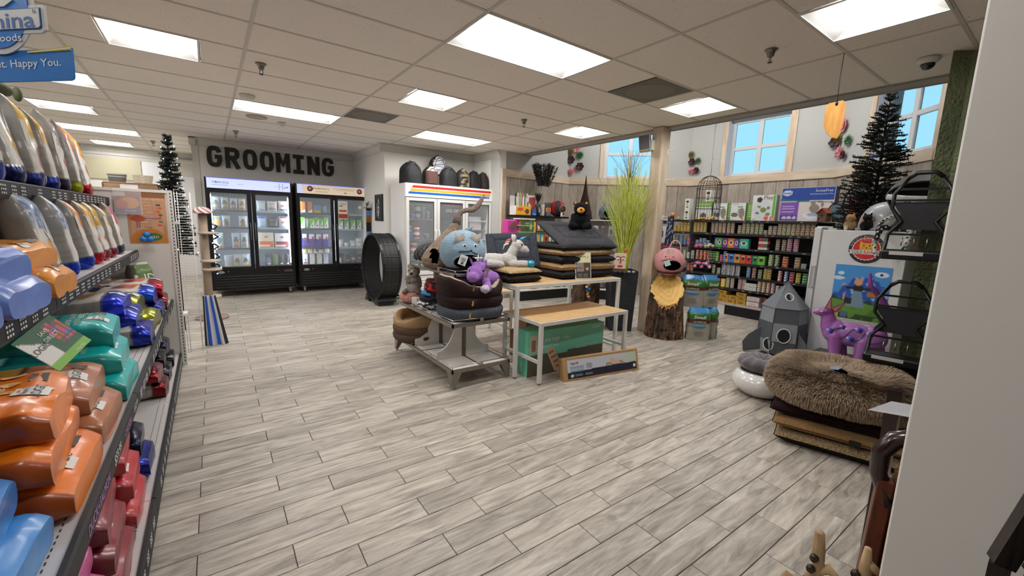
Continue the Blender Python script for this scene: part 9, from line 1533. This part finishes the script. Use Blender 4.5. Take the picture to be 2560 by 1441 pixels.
hframe('upper black folding pushchair frame, wide curved grip near the tree',4.46,.80,1.32,.62,RZF);hframe('lower black folding pushchair frame above the shaggy bed',4.46,.80,.50,.60,RZF);hframe('second upper pushchair frame cut by the white partition',4.56,.42,1.30,.6,RZF)
t=thing('speckled_box','dark floor box under the black frames','box',(4.6,.55,0));obj('box_body',MB().b2(4.42,4.61,.35,.78,0,.46),BKF,t)
# ---------------------------------------------------------------- ceiling and hanging things
def sprinkler(lb,x,y):
 t=thing('sprinkler',lb,'sprinkler',(x,y,HC),0,'ceiling sprinklers');m=MB();m.lathe([(.042,0),(.045,-.004),(.032,-.010),(.026,-.03),(.024,-.045),(.018,-.05),(.001,-.05)][::-1],20);obj('cup',m,M('#8d8880',.3,metal=.9),t,world=False);m=MB();m.tube([(.008,0,-.05),(.014,0,-.07),(.008,0,-.085)],.003,5);m.tube([(-.008,0,-.05),(-.014,0,-.07),(-.008,0,-.085)],.003,5);obj('arms',m,M('#5f5a54',.3,metal=.9),t,world=False,kind='stuff');m=MB();m.cyl((0,0,-.092),(0,0,-.085),.016,12);obj('deflector',m,M('#5f5a54',.3,metal=.9),t,world=False)
for x,y,lb in((.485,4.62,'sprinkler over the aisle near the big tee, above GROOMING'),(3.531,1.617,'nearest sprinkler, beside the hanging blade'),(3.477,4.61,'sprinkler in the middle of the room toward the post'),(.474,8.48,'far sprinkler just before the grooming wall'),(-.75,10.9,'farthest sprinkler beside the artificial tree tip')):sprinkler(lb,x,y)
t=thing('smoke_detector','white round smoke alarm in front of the long grooming light','detector',(.464,5.9,HC));m=MB();m.lathe([(.001,-.05),(.05,-.05),(.07,-.035),(.078,-.01),(.08,0)],24);obj('housing',m,WHITE,t,world=False);t=thing('ceiling_sensor','small white ceiling sensor beyond the long grooming light','detector',(.98,7.22,HC));m=MB();m.lathe([(.001,-.05),(.03,-.05),(.035,-.02),(.055,-.012),(.06,0)],20);obj('housing',m,WHITE,t,world=False)
t=thing('ceiling_speaker','round beige flush ceiling speaker near the sensor','speaker',(.651,7.05,HC));m=MB();m.lathe([(.001,-.006),(.10,-.006),(.105,-.012),(.125,-.010),(.13,0)],28);obj('grille',m,M('#b4aca2',.7),t,world=False)
t=thing('dome_camera','white dome security camera with black lens at the green wall corner','camera',(4.58,.93,HC));m=MB();m.lathe([(.001,-.04),(.05,-.04),(.068,-.02),(.07,0)],24);obj('housing',m,WHITE,t,world=False);sphere_part('lens_dome',(0,0,-.045),(.045,.045,.04),M('#0b0b0c',.08,coat=1),t)
t=thing('wooden_tag','honey wooden blade-shaped tag hanging on a long black cord','ornament',(3.99,1.30,2.2));Xd=Vector((.30,-.95,0)).normalized();m=MB();ol=[(-.045,.27),(.04,.28),(.062,.25),(.06,.12),(.05,.03),(.035,0),(.0,.012),(-.04,.05),(-.062,.11),(-.065,.20),(-.06,.25)];nd=Vector((Xd.y,-Xd.x,0));v=[Vector((3.99,1.30,2.225))+Xd*a+Vector((0,0,b))+nd*o for o in(-.006,.006)for a,b in ol];k=len(ol);m.add(v,[tuple(range(k)),tuple(range(k,2*k))[::-1]]+[(i,i+k,(i+1)%k+k,(i+1)%k)for i in range(k)]);obj('wood_blade',m,wood('#dba04c','#c4863a',6,(6,6,1),key='bl'),t)
m=MB();m.tube([(3.99,1.295,2.49),(3.992,1.30,2.66),(3.99,1.295,HC)],.0022,5);m.ell((3.985,1.295,2.485),(.010,.010,.016),8,6);obj('cord',m,BLACK,t)
# blue hanging store sign
HS=thing('hanging_sign','blue hanging pet food sign reading Happy You with white bordered round logo','sign',(-.306,1.93,0),-PI/4);X1=Vector((1,0,0));Z1=Vector((0,0,1))
def plate(pts,y0,y1,col,nm,par=HS):m=MB();m.prism(pts,y0,y1);return obj(nm,m,M(col,.4),par,world=False)
band=plate([(-.62,1.898),(-.015,1.898),(-.003,1.902),(.001,1.912),(.004,1.992),(-.62,1.984)],-.003,.003,'#1f78c8','band');plate([(-.16,1.986),(.004,1.996),(.004,1.984),(-.16,1.980)],-.005,-.003,'#c9b43a','gold_swoosh',band);plate([(-.16,1.983),(.004,1.992),(.004,1.987),(-.16,1.981)],-.006,-.005,'#e6e2cc','white_swoosh',band)
def circ(cx,cz,r,n=48):return[(cx+r*math.cos(a),cz+r*math.sin(a))for a in np.arange(n)*2*PI/n]
plate(circ(-.25,2.12,.142),-.010,-.005,'#dcdad6','logo_border');plate(circ(-.25,2.12,.126),-.013,-.010,'#1f78c8','logo_disc');plate([(-.45,2.034),(-.085,2.034),(-.068,2.042),(-.066,2.112),(-.45,2.112)],-.012,-.005,'#dcdad6','nameplate_border');plate([(-.44,2.044),(-.088,2.044),(-.080,2.050),(-.078,2.104),(-.44,2.104)],-.014,-.012,'#3c5f9c','nameplate_line');plate([(-.438,2.047),(-.090,2.047),(-.083,2.053),(-.081,2.101),(-.438,2.101)],-.016,-.014,'#dcdad6','nameplate')
for nm,c,ws in(('name_words','#2f62ac',('Farmina',.064,(-.255,-.017,2.071),.31,.012)),('sub_words','#e0e4ea',('Pet Foods',.030,(-.248,-.014,2.023),.17,.01)),('slogan_words','#e3e6ec',('Happy Pet. Happy You.',.032,(-.235,-.004,1.948),.39,.01))):m=MB();letters(m,ws[0],ws[1],ws[2],X1,Z1,width=ws[3],bold=ws[4]);obj(nm,m,M(c,.5),HS,world=False)
m=MB();m.tube([(-.098+.005*math.cos(a),-.017,2.093+.005*math.sin(a))for a in np.linspace(0,2*PI,13)],.0006,4,caps=False);obj('registered_mark',m,M('#5f6a80',.5),HS,world=False);m=MB();m.prism([(-.30,2.112),(-.21,2.112),(-.175,2.128),(-.21,2.16),(-.24,2.19),(-.30,2.19)],-.016,-.013);obj('animal_figure',m,M('#dcdad6',.5),HS,world=False)
for x in(-.35,-.15):m=MB();m.tube([(x,0,2.2),(x,0,HC)],.0015,4);obj('hanging_wire',m,STEEL,HS,world=False)
t=thing('stick_bird','carved wooden bird on a stick perched above the top row of bags','ornament',(-.93,3.2,1.62));m=MB();m.tube([(-.93,3.2,1.62),(-.93,3.25,2.2),(-.91,3.3,2.30)],.012,8);obj('stick',m,WD,t);m=MB();m.tube([(-1.2,3.25,2.25),(-.62,3.45,2.26)],.003,5);obj('thin_rod',m,M('#4a3f38',.7),t);m=MB();m.ell((-.86,3.5,2.12),(.06,.12,.035),14,8);m.ell((-.82,3.66,2.13),(.02,.02,.04),10,6);obj('bird_body',m,M('#4a5234',.7),t)
# ---------------------------------------------------------------- things close to the camera at the partition
CHS=thing('armchair','dark wooden chair with curved arm and brown panel, mostly behind the white partition','chair',(2.15,.1,0));DW=M('#2b1713',.25,coat=.4,var=.4,vs=9,col2='#1a0d0b');m=MB();m.tube([(1.99,.30,.50),(1.985,.345,.62),(1.98,.345,.70),(1.985,.315,.76),(2.02,.26,.785),(2.2,-.05,.78),(2.3,-.3,.77)],[.026,.028,.030,.032,.032,.03,.026],10);obj('arm',m,DW,CHS)
obj('front_leg',MB().bar((1.985,.335,.0),(1.99,.32,.60),.055,.05),wood('#6b3018','#4a1f10',6,(6,6,1.4),.4,key='rw'),CHS,bevel=.006);obj('front_leg',MB().bar((2.45,-.25,.0),(2.45,-.25,.60),.05),DW,CHS);obj('back_leg',MB().bar((2.5,.42,.0),(2.5,.42,.8),.05),DW,CHS);obj('side_panel',MB().box((2.06,.22,.34),(.20,.02,.60),rz=-.9),wood('#8a4a22','#6b3418',5,(5,5,1.2),.4,key='sp'),CHS)
m=MB();m.box((2.2,.05,.40),(.45,.42,.10),rz=-.9);obj('seat',m,DW,CHS);fm=MB();rr=random.Random(4)
for k in range(1400):p=Vector((2.045,.265,.15))+Vector((.62,-.78,0))*rr.uniform(.0,.10)+Vector((0,0,rr.uniform(0,.40)));q=p+Vector((-.02-.012*rr.random(),.006+rr.gauss(0,.006),-.015+rr.gauss(0,.01)));fm.add([p,p+Vector((0,0,.0035)),q],[(0,1,2)],col=lin('#c9c2b6')if rr.random()<.5 else lin('#2a211c'))
obj('cowhide_fringe',fm,MATTE,CHS,kind='stuff')
t=thing('price_card','white and red price card standing on the chair arm at the partition edge','card',(2.10,.36,.80));m=MB();X1_=Vector((.36,-.93,.0)).normalized();o0=Vector((2.06,.42,.815));m.add([o0,o0+X1_*.30+Vector((0,0,.012)),o0+X1_*.30+Vector((.03,0,.05)),o0+X1_*.06+Vector((.03,0,.045))],[(0,1,2,3)]);obj('card_flap',m,M('#e0e2e8',.5),t);m=MB();m.box(o0+X1_*.18+Vector((.01,0,-.035)),(.004,.10,.06),rz=.38);obj('red_label',m,M('#cf3030',.5),t);m=MB();m.box(o0+X1_*.135+Vector((.006,0,-.035)),(.003,.03,.045),rz=.38);obj('purple_mark',m,M('#e0d4ec',.5),t)
DR=M('#c2a47c',.75,bump=.8,bs=30,stretch=(1,1,.3),var=.5,vs=14,col2='#8a6c4a');BM=M('#3b322c',.2,metal=.5)
tdr=thing('driftwood_sculpture','driftwood branch sculpture with dark bolts at the bottom edge of the photo','ornament',(1.65,.40,0));DS=len(bpy.data.objects)
for pts,r in(([(1.64,.455,0),(1.645,.45,.25),(1.64,.455,.40),(1.635,.458,.475)],[.022,.022,.020,.015]),([(1.625,.47,0),(1.628,.468,.30),(1.632,.46,.36)],[.014,.014,.010]),([(1.68,.32,.0),(1.675,.325,.30),(1.668,.335,.42),(1.662,.335,.49)],[.020,.020,.017,.010]),([(1.668,.335,.44),(1.675,.31,.42),(1.68,.295,.405)],[.014,.013,.006]),([(1.60,.55,.20),(1.615,.52,.262),(1.63,.49,.24)],[.02,.022,.015]),([(1.64,.45,.33),(1.65,.42,.352),(1.655,.40,.33),(1.655,.39,.26)],[.016,.018,.016,.015]),([(1.66,.36,.27),(1.675,.31,.335),(1.68,.27,.355),(1.68,.25,.35)],[.02,.022,.018,.012])):
 m=MB();m.tube(pts,r,10);o=obj('branch',m,DR,tdr)
for c in((1.615,.462,.343),(1.635,.405,.315),(1.652,.352,.388),(1.62,.458,.385)):m=MB();m.tube([Vector(c)-Vector((.012,0,0)),Vector(c),Vector(c)+Vector((.02,0,0))],[.012,.014,.006],10);obj('bolt',m,BM,tdr)
tdr.location=(1.66,.345,0)
t=thing('rustic_bench_post','weathered dark wooden frame end at the right edge of the photo','frame',(1.0,-.1,0));DK2=wood('#3a2e26','#18120e',9,(9,9,1),.5,key='dk')
for k,(x0,y0)in enumerate(((1.16,.022),(1.17,-.02))):m=MB();m.bar((x0,y0-.01,0),(x0,y0-.01,.90),.028,.03);m.bar((x0,y0-.01,.90),(x0+.02,y0-.055,1.14),.028,.03);obj('post_strip',m,DK2,t)
obj('inner_rail',MB().box((1.17,-.09,.55),(.03,.10,1.1)),DK2,t);m=MB();m.bar((1.142,-.035,.3),(1.15,-.07,1.0),.003);obj('teal_line',m,M('#4f7a84',.5),t)
